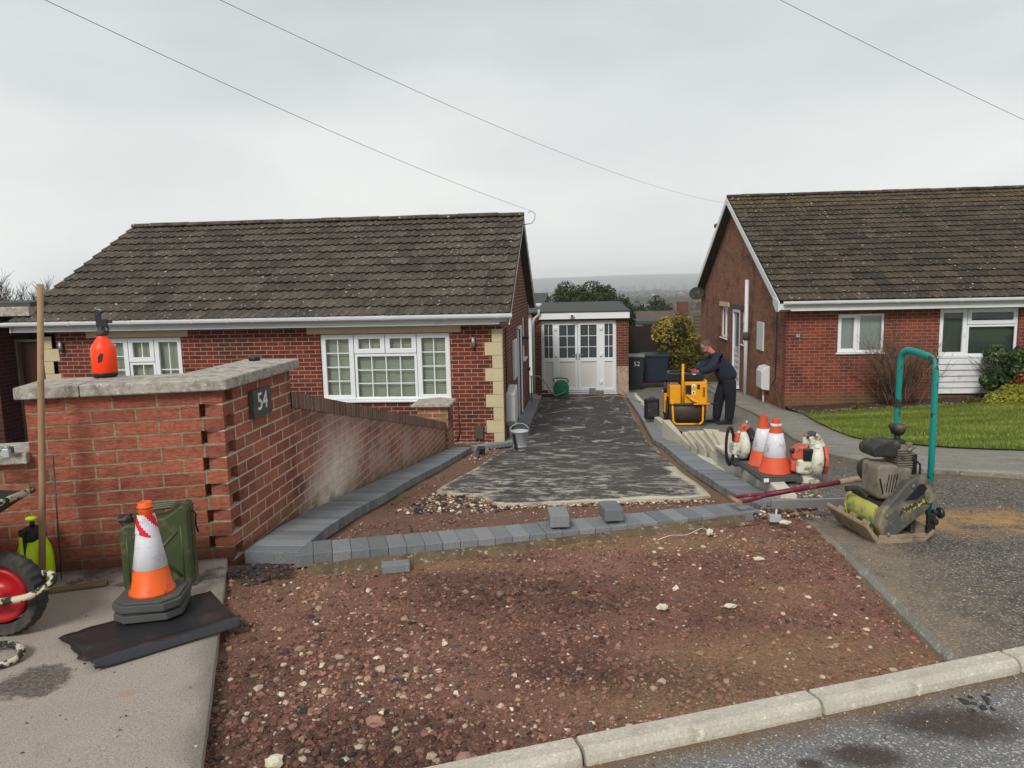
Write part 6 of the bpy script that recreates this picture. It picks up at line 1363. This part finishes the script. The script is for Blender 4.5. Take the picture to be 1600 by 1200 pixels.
for x,lab,z,rz in ((.50,'upright dark brick leaning by the garage doors',.0,0),(.72,'dark brick lying flat by the garage doors',0,.1)):
    o=MB().box(-.095 if x<.6 else -.11,.095 if x<.6 else .11,-.05,.05,0,.19 if x<.6 else .11).build('loose_brick','block',bevel=.004); o.matrix_world=Matrix.Translation((x,21.6,gz(21.6)))@Matrix.Rotation(rz,4,'Z'); tag(o,lab,'brick')
for i in range(5):
    o=MB().box(-.11,.11,-.05,.05,0,.065).build('loose_brick','brickg',bevel=.004); o.matrix_world=Matrix.Translation((-.98+.14*(i%3),21.3+.2*(i//3),gz(21.3)+.07*(i//3)))@Matrix.Rotation(.4*i,4,'Z'); tag(o,'old red-brown brick in the small heap beside the downpipe','brick','heap of old bricks by the downpipe')
# ---------------------------------------------------------------- black case, bins, battens
BC=thing('black_case','upright black plastic case standing by the low wall near the roller','case',(1.60,15.6,gn(1.7,15.6)),R(5)); MB().box(-.15,.15,-.09,-.004,0,.44).box(-.15,.15,.004,.09,0,.44).build('shell','black',BC,bevel=.03,seg=3); MB().tube([(-.06,-.02,.44),(-.05,-.02,.475),(.05,-.02,.475),(.06,-.02,.44)],.01,6).build('handle','blackdirt',BC); MB().box(-.1,.1,-.1,-.09,.08,.36).build('panel','blackdirt',BC,bevel=.004)
def bin_(label,loc,w,d,h,bm_,lid,rz=0,num=None):
    t=thing('wheelie_bin',label,'wheelie bin',loc,rz); a,b=w/2,d/2
    q=MB(); vs=[(-a*.8,-b*.85,.06),(a*.8,-b*.85,.06),(a*.8,b*.8,.06),(-a*.8,b*.8,.06),(-a,-b,h),(a,-b,h),(a,b,h),(-a,b,h)]; q.add(vs,[(0,3,2,1),(4,5,6,7),(0,1,5,4),(1,2,6,5),(2,3,7,6),(3,0,4,7)]); body=q.build('body',bm_,t,bevel=.02)
    MB().box(-a-.02,a+.02,-b-.02,b+.01,h-.05,h-.005).build('rim',bm_,t,bevel=.01)
    q=MB(); q.prism([(-b-.04,h),(-b-.03,h+.03),(0,h+.075),(b+.02,h+.06),(b+.03,h)],-a-.02,a+.02,'x'); q.build('lid',lid,t,bevel=.012)
    for x in (-a*.7,a*.7): MB().lathe([(0,-.03),(.10,-.03),(.10,.03),(0,.03)],18,ax='x',c=(x,b*.75,.10)).build('wheel','rubber',t)
    MB().tube([(-a*.8,b+.05,h-.02),(a*.8,b+.05,h-.02)],.014,6).build('handle',bm_,t)
    return t,body
bt,bb=bin_('dark wheelie bin numbered 52 with pale grey lid, at the garage corner',(1.93,23.7,-1.83),.50,.6,1.0,'bin','binlid',rz=-.05)
txt('52',.20,WM[bt]@Matrix.Translation((.02,-.295,.78))@Matrix.Rotation(PI/2,4,'X'),'white',bb,'number')
bin_('wide navy wheelie bin left of the golden hedge',(2.56,24.2,-1.72),.86,.6,.88,'binnavy','bin',rz=0)
for i,(a,b,lab) in enumerate((((2.22,13.1),(2.10,10.55),'left one of the two thin timber battens lying on the tarmac'),((2.30,13.1),(2.16,10.55),'right one of the two thin timber battens lying on the tarmac'))):
    v=[(a[0],a[1],gn(*a)+.02),(b[0],b[1],gn(*b)+.02)]; o=MB().tube(v,.018,4,flat=.6).build('timber_batten','wood'); tag(o,lab,'batten','timber battens')
o=MB().box(-.12,.12,-.02,.02,0,.03).build('timber_offcut','woodd'); o.matrix_world=Matrix.Translation((2.14,10.55,gn(2.1,10.55)))@Matrix.Rotation(-.3,4,'Z'); tag(o,'short timber offcut across the near end of the battens','timber')
# ---------------------------------------------------------------- shovel and level
SV=thing('shovel','shovel with maroon split D-grip handle lying from the block row to the plate compactor','shovel',(0,0,0))
a=Vector((1.03,4.81,.075)); b=Vector((1.86,5.10,.13)); d=(b-a); n_=Vector((-d.y,d.x,0)).normalized()
q=MB(); fork=a.lerp(b,.26); q.tube(smooth_path([a-n_*.055+Vector((0,0,.0)),a.lerp(b,.12)-n_*.045,fork-n_*.01,fork],4),.013,8); q.tube(smooth_path([a+n_*.055,a.lerp(b,.12)+n_*.045,fork+n_*.01,fork],4),.013,8); q.tube([fork,a.lerp(b,.6),b],[.019,.017,.017],10); q.build('handle','maroon',SV,world=True)
MB().tube([a-n_*.068,a+n_*.068],.016,10).build('grip','wood',SV,world=True)
q=MB(); e2=b.lerp(a,-.12); q.tube([b.lerp(a,.10),e2,b.lerp(a,-.26)+Vector((0,0,-.02))],[.021,.020,.012],10); 
vs=[]; 
for i in range(7):
    t=i/6; c_=b.lerp(a,-.18-.34*t)+Vector((.0,0,-.035-.05*t)); w_=.115
    for j in range(7): s=(j-3)/3; vs.append(tuple(c_+n_*w_*s+Vector((0,0,.035*s*s+(.03 if i==0 else 0)))))
q.add(vs,[(i*7+j,(i+1)*7+j,(i+1)*7+j+1,i*7+j+1) for i in range(6) for j in range(6)],sm=True)
o=q.build('blade','muddy',SV,world=True); mm=o.modifiers.new('t','SOLIDIFY'); mm.thickness=.003
q=MB(); q.T=Matrix.Translation((1.52,4.83,.05))@Matrix.Rotation(.10,4,'Z'); q.box(-.26,.30,-.012,.012,-.028,.028); lv=q.build('straight_edge','steel',bevel=.002); tag(lv,'grey aluminium straight edge lying behind the corner of the tarmac','straight edge')
q=MB(); q.T=Matrix.Translation((1.26,4.70,-.0)); q.tube([(0,0,-.04),(.01,0,.05)],[.012,.006],5); q.box(-.035,.035,-.02,.02,-.03,.01); o=q.build('splashed_stake','galv'); tag(o,'small pale splashed metal stake stuck in the stones below the straight edge','stake')
o=MB().tube(smooth_path([(.48,4.33,-.03),(.56,4.36,-.012),(.66,4.40,-.02),(.76,4.46,-.0),(.80,4.47,-.015)],5),.0018,5).build('string_line','sleeve'); tag(o,'short length of white string on the stones beside the upright pale stone','string')
# ---------------------------------------------------------------- plate compactor
PC=thing('plate_compactor','muddy plate compactor with tall teal handle on the tarmac right of the apron','plate compactor',(1.895,4.52,ztn(1.9,4.5)+.008),R(10))
# local x: back (+) to front (-); y: far (+) near (-)
pr=[(-.30,.105),(-.285,.125),(-.19,.035),(.17,.03),(.25,.075),(.265,.06),(.18,.0),(-.20,.0)]
MB().prism(pr,-.235,.235,'y').build('base_plate','muddy',PC,bevel=.008)
for a_,b_ in ((-.235,-.222),(.222,.235)): MB().box(-.19,.18,a_,b_,.03,.055).build('plate_rib','muddy',PC,bevel=.003)
for y in (-.14,.0,.14): MB().bc((-.235,y,.098),(.05,.07,.012),(0,R(-44),0)).build('plate_rib','muddy',PC,bevel=.003)
q=MB(); q.tube([(-.10,-.13,.125),(-.10,.16,.125)],[.076,.076],22); q.lathe([(.0,0),(.05,.0),(.075,.02),(.085,.05)],22,ax='y',c=(-.10,.21,.125)); q.box(-.14,-.06,-.10,.14,.03,.08); q.build('exciter','yelw',PC,bevel=.008)
q=MB(); q.prism([(-.13,.19),(.22,.19),(.22,.215),(-.13,.215)],-.15,.17,'y'); q.box(-.10,-.06,-.15,.17,.03,.19).box(.13,.17,-.15,.17,.03,.19); q.build('engine_deck','blackdirt',PC,bevel=.004)
# belt guard: teardrop casing on the near side
gd=[(-.195,.10),(-.17,.045),(-.12,.03),(-.05,.045),(.20,.19),(.235,.26),(.225,.335),(.17,.375),(.09,.375),(.02,.345),(-.17,.185)]
MB().prism(gd,-.232,-.165,'y').build('belt_guard','guard',PC,bevel=.014,seg=3)
q=MB(); q.prism([(.0,.245),(.11,.335),(.15,.335),(.185,.30),(.10,.25)],-.236,-.228,'y'); q.build('guard_recess','black',PC,bevel=.004)
q=MB(); q.prism([(-.03,.165),(.205,.235),(.205,.262),(-.03,.20)],-.2345,-.2325,'y'); q.build('guard_stripe',simple('worn_yellow_stripe',S(212,200,70,.85),S(200,186,60,.85),.6,10,dirt=S(54,54,52),damt=(.46,.50),dsc=26),PC)
q=MB()
for x,z in ((-.14,.165),(.06,.325),(-.12,.06)): MB().lathe([(0,-.006),(.012,-.006),(.012,.006),(0,.006)],8,ax='y',c=(x,-.238,z)).build('bolt','engine',PC)
q.lathe([(0,-.02),(.035,-.02),(.04,.01)],16,ax='y',c=(.185,-.24,.27)); q.build('clutch_cap','guard',PC)
# engine
q=MB(); q.box(.0,.15,-.12,.12,.215,.40); q.build('crankcase','engine',PC,bevel=.02)
q=MB(); 
for i in range(9): q.box(.035,.155,-.11,.06,.385+i*.014,.391+i*.014)
q.box(.05,.14,-.095,.045,.38,.52); q.build('cylinder_fins','engine',PC)
q=MB(); q.prism([(-.155,.255),(-.13,.235),(-.01,.225),(.02,.25),(.03,.40),(.0,.425),(-.13,.43),(-.155,.41)],-.15,.03,'y'); mf=q.build('muffler_guard','engine',PC,bevel=.022,seg=3)
q=MB()
for k in range(4): q.bc((-.075+k*.022,-.151,.325),(.006,.004,.10),(0,R(12),0))
q.bc((-.125,-.151,.31),(.012,.004,.09),(0,R(-18),0)); q.build('slots','black',mf)
q=MB(); q.lathe([(0,-.07),(.055,-.065),(.07,-.03),(.072,.03),(.058,.062),(0,.07)],20,ax='y',c=(-.01,.14,.33)); q.build('recoil_starter','blackdirt',PC)
q=MB(); q.prism([(-.17,.485),(-.15,.462),(.02,.455),(.06,.47),(.07,.53),(.03,.55),(-.10,.548),(-.165,.52)],-.10,.06,'y'); q.bc((.10,-.01,.52),(.10,.07,.05)); q.build('air_cleaner','blackdirt',PC,bevel=.02,seg=3)
q=MB(); q.lathe([(0,.572),(.038,.572),(.058,.612),(.058,.622),(.050,.628),(0,.628)],20,c=(.105,-.005,0),sx=1.1); q.tube([(.105,-.005,.53),(.105,-.005,.58)],.022,8); q.build('filler_cap','blackdirt',PC)
q=MB(); q.box(.155,.235,-.06,.14,.26,.46); q.tube([(.14,-.12,.46),(.19,-.14,.42),(.20,-.13,.33)],.008,6); q.build('fuel_tank','black',PC,bevel=.025)
q=MB(); q.bc((.14,-.08,.50),(.04,.03,.07)); q.tube([(.10,-.12,.50),(.16,-.125,.52)],.01,8); q.build('spark_plug_bracket','engine',PC,bevel=.004)
# handle hoop
hd=[(.255,-.165,.14),(.262,-.16,.55),(.262,-.155,.93)]+[(.262,-.155+.09*(1-math.cos(t)),.93+.09*math.sin(t)) for t in [k*PI/2/6 for k in range(1,7)]]+[(.262,.02,1.03),(.262,.09,1.035)]+[(.262,.115+.075*math.sin(t),.96+.075*math.cos(t)) for t in [k*PI/2/6 for k in range(0,7)]]+[(.262,.20,.5),(.258,.215,.14)]
ho=MB().tube(hd,.021,12).build('handle','teal',PC)
MB().box(.20,.265,.245,.262,.05,.16).build('handle_mount','blackmetal',PC,bevel=.003); q=MB(); q.box(.20,.265,-.225,-.205,.05,.16); q.tube([(.25,-.25,.12),(.25,-.17,.12)],.02,10); q.tube([(.25,-.21,.17),(.32,-.21,.15)],.014,8); q.lathe([(0,-.02),(.03,-.015),(.034,0),(.03,.015),(0,.02)],12,ax='x',c=(.31,-.21,.16)); q.build('handle_mount','blackmetal',PC,bevel=.003)
MB().tube([(-.13,-.02,.215),(-.16,.05,.25),(-.24,.09,.24)],.018,8).build('lift_hook','rubber',PC)
PC.scale=(.76,.97,1.05); PC.location.x-=.06
# ---------------------------------------------------------------- leaf blower (right) and cut-off saw (left)
BW=thing('leaf_blower','dirty white and orange petrol leaf blower standing on the tarmac right of the cones','leaf blower',(1.87,6.05,ztn(1.87,6.05)),R(-6))
q=MB(); q.lathe([(0,-.055),(.10,-.055),(.135,-.035),(.145,0),(.135,.03),(.10,.045),(0,.05)],32,ax='x',c=(.06,0,.20)); q.build('fan_housing','offw',BW)
q=MB(); q.prism([(.01,.30),(.07,.33),(.10,.28),(.13,.22),(.10,.30),(.06,.37),(.03,.39),(.0,.38),(-.015,.33)],-.03,.03,'y'); q.tube(smooth_path([(-.02,0,.30),(-.02,0,.37),(.02,0,.40),(.07,0,.37),(.11,0,.30)],5),.024,10); q.build('handle','offw',BW,bevel=.01)
MB().tube(smooth_path([(-.015,0,.37),(.015,0,.402),(.05,0,.395)],4),.027,10).build('grip','lead',BW)
MB().tube([(-.035,0,.385),(-.01,0,.40)],.018,8).build('trigger','sorange',BW)
q=MB(); q.box(-.10,.02,-.09,.06,.09,.21); q.build('engine_cover','offw',BW,bevel=.02)
q=MB(); q.prism([(-.13,.20),(-.14,.26),(-.09,.315),(-.02,.32),(.0,.28),(.0,.2)],-.08,.06,'y'); q.box(-.14,-.09,-.07,.05,.10,.20); q.build('shroud','sorange',BW,bevel=.018)
MB().box(-.055,.02,-.105,-.075,.20,.30).build('air_filter','black',BW,bevel=.01); MB().tube([(-.14,-.06,.29),(-.12,-.06,.26)],.02,8).build('knob','black',BW)
q=MB()
for k in range(9): a=-1.2+k*.3; q.tube([(.12,.0+.03*math.cos(a),.2+.03*math.sin(a)),(.135,.115*math.cos(a*2.1),.2+.115*math.sin(a*2.1))],.006,5)
q.lathe([(.125,.085),(.128,.105),(.11,.125)],28,ax='x',c=(.0,0,.2)) if 0 else None
q.lathe([(.085,.115),(.09,.135),(.105,.14),(.115,.13),(.118,.11)],28,ax='x',c=(0,0,.19)); q.build('intake_grille','sorange',BW)
q=MB(); q.tube([(.0,0,.10),(-.02,0,.05),(-.07,0,.03)],[.05,.05,.045],14); q.prism([(-.10,0),(.11,0),(.09,.025),(.03,.05),(-.06,.05),(-.11,.03)],-.05,.05,'y'); q.build('nozzle','offw',BW,bevel=.01)
CS=thing('cut_off_saw','petrol cut-off saw with black hoop handle and dusty guard, left of the two cones','cut-off saw',(1.635,7.35,ztn(1.64,7.35)+.01),R(8))
q=MB(); q.lathe([(0,-.04),(.10,-.04),(.125,-.02),(.125,.02),(.10,.04),(0,.04)],28,ax='x',c=(.0,0,.17)); q.build('blade_guard','offw',CS)
q=MB(); q.lathe([(.0,-.003),(.145,-.003),(.145,.003),(0,.003)],36,ax='x',c=(.055,0,.16)); q.build('cutting_disc','lead',CS)
MB().lathe([(.13,-.03),(.155,-.02),(.155,.02),(.13,.03)],28,ax='x',c=(.055,0,.165),a0=-.5,a1=2.6).build('disc_cover','black',CS)
MB().tube([(-.09+.02*math.sin(t),.0+.05*math.sin(t),.02+.0) if 0 else (-.085+.055*math.cos(t)*.6-.02,0.0,.16+.165*math.sin(t)) for t in [i*2*PI/24 for i in range(24)]],.013,8,closed=True).build('hoop_handle','black',CS)
q=MB(); q.tube(smooth_path([(.0,.0,.27),(.03,0,.33),(.05,.0,.28),(.07,.0,.16)],5),.024,10); q.prism([(-.04,.26),(.0,.33),(.03,.35),(.05,.30),(.02,.24)],-.035,.035,'y'); q.build('rear_grip','sorange',CS,bevel=.01)
MB().box(-.10,-.02,-.06,.06,.09,.20).build('engine_body','offw',CS,bevel=.02); MB().box(-.10,.10,-.10,.10,.0,.035).build('skid','blackdirt',CS,bevel=.01); MB().tube([(.035,0,.33),(.04,0,.38)],.014,8).build('filler','steel',CS)
q=MB(); q.prism([(-.08,.20),(-.06,.27),(-.01,.28),(.02,.2)],-.05,.05,'y'); q.build('top_cover','sorange',CS,bevel=.012)
CS.scale=(1.15,1.15,1.15)
# ---------------------------------------------------------------- single drum roller
RL=thing('drum_roller','yellow single-drum pedestrian roller on the neighbouring driveway','roller',(2.10,14.35,gn(2.1,14.3)+.015))
dr=MB(); dr.lathe([(0,-.345),(.25,-.345),(.275,-.335),(.275,.335),(.25,.345),(0,.345)],40,ax='x',c=(.02,.02,.275)); dr.build('drum','drum',RL)
MB().lathe([(0,-.02),(.235,-.02),(.235,.02),(0,.02)],30,ax='x',c=(-.36,.05,.30)).build('side_guard','rubber',RL)
q=MB(); q.box(-.345,.31,.0,.35,.53,.56); q.box(-.40,-.355,-.1,.3,.24,.62).box(.375,.42,-.1,.3,.22,.60); q.build('chassis','mach',RL,bevel=.01)
MB().box(-.31,-.105,-.22,.2,.43,.78).build('left_box','mach',RL,bevel=.012)
rp=MB().box(-.04,.385,-.20,.26,.43,.84).build('body_panel','mach',RL,bevel=.014); MB().box(-.02,.09,-.206,-.198,.60,.78).build('opening','black',rp); MB().box(.20,.25,-.206,-.198,.70,.79).box(.305,.318,-.206,-.198,.55,.74).box(.33,.343,-.206,-.198,.55,.74).build('slots','fence',rp)
MB().box(.10,.165,-.207,-.2005,.74,.80).build('warning_label','white',rp); MB().box(.10,.165,-.207,-.2005,.60,.67).build('warning_label','white',rp); MB().prism([(.12,.745),(.148,.745),(.134,.79)],-.209,-.2075,'y').box(.118,.148,-.209,-.2075,.615,.655).build('symbol','lead',rp)
MB().box(.36,.40,-.1,.4,.30,.86).build('side_panel','mach',RL,bevel=.01)
MB().box(-.34,-.10,-.14,.2,.84,1.02).build('water_tank','black',RL,bevel=.03); MB().prism([(-.05,.86),(.33,.86),(.33,.97),(.29,1.0),(-.02,1.0),(-.05,.97)],-.15,.22,'y').build('engine_hood','black',RL,bevel=.02); MB().box(.12,.18,-.156,-.149,.975,.99).build('hood_label','white',RL)
MB().box(-.30,-.14,-.1,.18,.76,.84).build('engine','engine',RL,bevel=.01); MB().tube([(-.3,-.1,1.02),(-.1,-.1,1.05),(.1,-.05,1.02)],.02,8).build('hose','black',RL)
MB().tube([(-.075,-.25,.42),(-.075,-.25,1.19)],.024,10).build('post','mach',RL); 
MB().tube([(-.27,-.20,.52),(-.26,-.27,.30)]+[(-.17-.085*math.cos(t),-.30,0.135-.085*math.sin(t)) for t in [k*PI/2/5 for k in range(6)]]+[(.10,-.30,.05),(.21,-.30,.05)]+[(.21+.085*math.sin(t),-.30,0.135-.085*math.cos(t)) for t in [k*PI/2/5 for k in range(6)]]+[(.30,-.28,.32),(.30,-.22,.50)],.020,10).build('front_bar','mach',RL)
MB().tube([(.0,-.22,.60),(.12,-.27,.50),(.25,-.30,.45),(.30,-.30,.44)],.026,8).build('drawbar','mach',RL); MB().tube([(.12,-.32,.435),(.44,-.32,.44)],.016,8).build('lever','mach',RL); MB().tube([(.42,-.32,.44),(.56,-.32,.45)],.016,8).build('lever_grip','black',RL); MB().bc((.28,-.31,.46),(.13,.06,.07)).build('drawbar_head','mach',RL,bevel=.01)
MB().box(-.32,.34,-.26,-.24,.40,.425).build('scraper','blackmetal',RL)
MB().tube([(-.38,-.06,.62),(-.38,-.06,.82)],.035,10).build('muffler','blackdirt',RL)
# ---------------------------------------------------------------- person bending over the roller
PR=thing('person','person with close-cropped hair, glasses, dark jacket, black trousers and red gloves, leaning over the roller','person',(2.78,14.55,gn(2.78,14.5)))
def skin(name,verts,edges,radii,mat,parent,sub=2,root=0):
    me=bpy.data.meshes.new(name); me.from_pydata([tuple(v) for v in verts],edges,[]); me.materials.append(M[mat])
    o=bpy.data.objects.new(name,me); COL.objects.link(o); o.parent=parent; WM[o]=WM[parent]
    m=o.modifiers.new('skin','SKIN'); m.use_smooth_shade=True
    for i,r in enumerate(radii):
        s=me.skin_vertices[0].data[i]; s.radius=(r,r) if not isinstance(r,tuple) else r; s.use_root=(i==root)
    q=o.modifiers.new('sub','SUBSURF'); q.levels=sub; q.render_levels=sub; return o
# local: x left(-)/right(+), z up; the person faces -x, hips behind at +x
J=dict(hip=(.16,0,.86),waist=(.13,0,1.00),chest=(.02,0,1.20),neckb=(-.115,0,1.375),neck=(-.17,0,1.415),head=(-.25,0,1.50),
 shl=(-.05,.19,1.30),shr=(-.05,-.19,1.30),ell=(-.26,.25,1.12),elr=(-.22,-.26,1.09),wrl=(-.44,.16,1.03),wrr=(-.42,-.15,1.04),hl=(-.50,.13,1.02),hr=(-.49,-.12,1.03),
 thl=(.15,.10,.80),thr=(.17,-.10,.80),knl=(.02,.12,.46),knr=(.20,-.12,.46),anl=(-.02,.12,.10),anr=(.17,-.13,.10),tol=(-.06,.12,.05),tor=(.13,-.13,.05))
ks=list(J); ix={k:i for i,k in enumerate(ks)}; E_=lambda *p:[(ix[a],ix[b]) for a,b in p]
body_e=E_(('hip','waist'),('waist','chest'),('chest','neckb'),('neckb','neck'),('neck','head'),('chest','shl'),('chest','shr'),('shl','ell'),('shr','elr'),('ell','wrl'),('elr','wrr'),('wrl','hl'),('wrr','hr'),('hip','thl'),('hip','thr'),('thl','knl'),('thr','knr'),('knl','anl'),('knr','anr'),('anl','tol'),('anr','tor'))
rb=dict(hip=(.09,.10),waist=(.09,.10),chest=(.07,.08),neckb=.05,neck=.058,head=.072,shl=.03,shr=.03,ell=.026,elr=.026,wrl=.027,wrr=.027,hl=.026,hr=.026,thl=.06,thr=.06,knl=.04,knr=.04,anl=.03,anr=.03,tol=.018,tor=.018)
JB=dict(J); JB['shl']=(-.04,.13,1.27); JB['shr']=(-.04,-.13,1.27)
skin('body',[JB[k] for k in ks],body_e,[rb[k] for k in ks],'skin',PR,root=0)
jv=['hip','waist','chest','neckb','shl','shr','ell','elr','wrl','wrr']; ji={k:i for i,k in enumerate(jv)}
jr=dict(hip=(.20,.215),waist=(.225,.22),chest=(.21,.225),neckb=.10,shl=.115,shr=.115,ell=.088,elr=.09,wrl=.055,wrr=.055)
P_=dict(J); P_['hip']=(.185,0,.80)
skin('jacket',[P_[k] for k in jv],[(ji[a],ji[b]) for a,b in (('hip','waist'),('waist','chest'),('chest','neckb'),('chest','shl'),('chest','shr'),('shl','ell'),('shr','elr'),('ell','wrl'),('elr','wrr'))],[jr[k] for k in jv],'navy',PR)
tv=['hip','thl','thr','knl','knr','anl','anr']; ti={k:i for i,k in enumerate(tv)}; trr=dict(hip=(.14,.155),thl=.15,thr=.15,knl=.11,knr=.11,anl=.085,anr=.085)
P_['hip']=(.17,0,.98); P_['anl']=(-.02,.12,.05); P_['anr']=(.17,-.13,.05)
skin('trousers',[P_[k] for k in tv],[(ti[a],ti[b]) for a,b in (('hip','thl'),('hip','thr'),('thl','knl'),('thr','knr'),('knl','anl'),('knr','anr'))],[trr[k] for k in tv],'trouser',PR)
for s,(ax,ay) in (('l',(-.02,.12)),('r',(.17,-.13))):
    q=MB(); q.prism([(ax+.06,.0),(ax+.07,.07),(ax+.03,.13),(ax-.04,.12),(ax-.10,.07),(ax-.21,.055),(ax-.235,.03),(ax-.23,.0)],ay-.047,ay+.047,'y'); q.build('boot','black',PR,bevel=.02,seg=3)
hx,hy,hz=-.262,0,1.515
q=MB(); q.T=Matrix.Translation((hx,hy,hz))@Matrix.Rotation(R(-28),4,'Y')
q.ball((0,0,0),(.095,.076,.108),24,16); q.ball((-.035,0,-.06),(.058,.055,.055),18,12); q.ball((-.094,0,-.014),(.018,.013,.022),10,8); q.ball((.005,.076,-.01),(.016,.01,.026),8,6); q.ball((.005,-.076,-.01),(.016,.01,.026),8,6); hd_=q.build('head','skin',PR)
q=MB(); q.T=Matrix.Translation((hx,hy,hz))@Matrix.Rotation(R(-28),4,'Y'); q.ball((.014,0,.022),(.092,.0785,.097),24,16); q.build('hair','hair',PR)
q=MB(); q.T=Matrix.Translation((hx,hy,hz))@Matrix.Rotation(R(-28),4,'Y'); q.ball((-.045,0,-.082),(.045,.048,.034),16,10); q.build('beard','hair',PR)
q=MB(); q.T=Matrix.Translation((hx,hy,hz))@Matrix.Rotation(R(-28),4,'Y')
for s in (-1,1): q.tube([(-.10,s*.034+.022*math.cos(t),.012+.016*math.sin(t)) for t in [i*2*PI/12 for i in range(12)]],.003,5,closed=True); q.tube([(-.098,s*.056,.014),(-.05,s*.079,.012),(.01,s*.082,.006)],.003,5)
q.build('glasses','blackmetal',PR)
q=MB(); q.T=Matrix.Translation((hx,hy,hz))@Matrix.Rotation(R(-28),4,'Y')
for s in (-1,1): q.ball((-.088,s*.032,.012),(.008,.012,.008),8,6)
q.build('eyes','black',PR)
for s,(w_,h_) in ((1,(J['wrl'],J['hl'])),(-1,(J['wrr'],J['hr']))):
    wv=Vector(w_); hv=Vector(h_); d=(hv-wv).normalized(); side=Vector((0,1,0)); side=(side-d*side.dot(d)).normalized()
    V_=[wv,wv+d*.05,wv+d*.085]; Ee=[(0,1),(1,2)]; Rr=[.034,.042,.042]
    for k in range(4):
        b_=wv+d*.09+side*(k-1.5)*.021; L_=(.034,.042,.04,.03)[k]; n0=len(V_); V_+=[b_,b_+d*L_+Vector((0,0,-.008)),b_+d*(L_+.012)+Vector((-.004,0,-.032)),b_+d*(L_-.004)+Vector((0,0,-.052))]; Rr+=[.012,.0115,.0105,.009]; Ee+=[(2,n0),(n0,n0+1),(n0+1,n0+2),(n0+2,n0+3)]
    n0=len(V_); t0=wv+d*.035-side*s*.04; V_+=[t0,t0+d*.03-side*s*.012+Vector((0,0,-.015)),t0+d*.05+Vector((0,0,-.035))]; Rr+=[.015,.013,.011]; Ee+=[(1,n0),(n0,n0+1),(n0+1,n0+2)]
    skin('glove',V_,Ee,Rr,'red',PR,sub=2)
# ---------------------------------------------------------------- air
hb=MB().box(-2600,2600,-60,4350,-110,75); M['hazem']=None
hm=bpy.data.materials.new('haze_air'); hm.use_nodes=True; n2=hm.node_tree; n2.nodes.clear(); pv=n2.nodes.new('ShaderNodeVolumePrincipled'); ou=n2.nodes.new('ShaderNodeOutputMaterial')
pv.inputs['Color'].default_value=(.95,.98,1,1); pv.inputs['Density'].default_value=.0004; pv.inputs['Anisotropy'].default_value=.0; n2.links.new(pv.outputs[0],ou.inputs['Volume'])
M['hazem']=hm; tag(hb.build('haze','hazem'),kind='stuff')
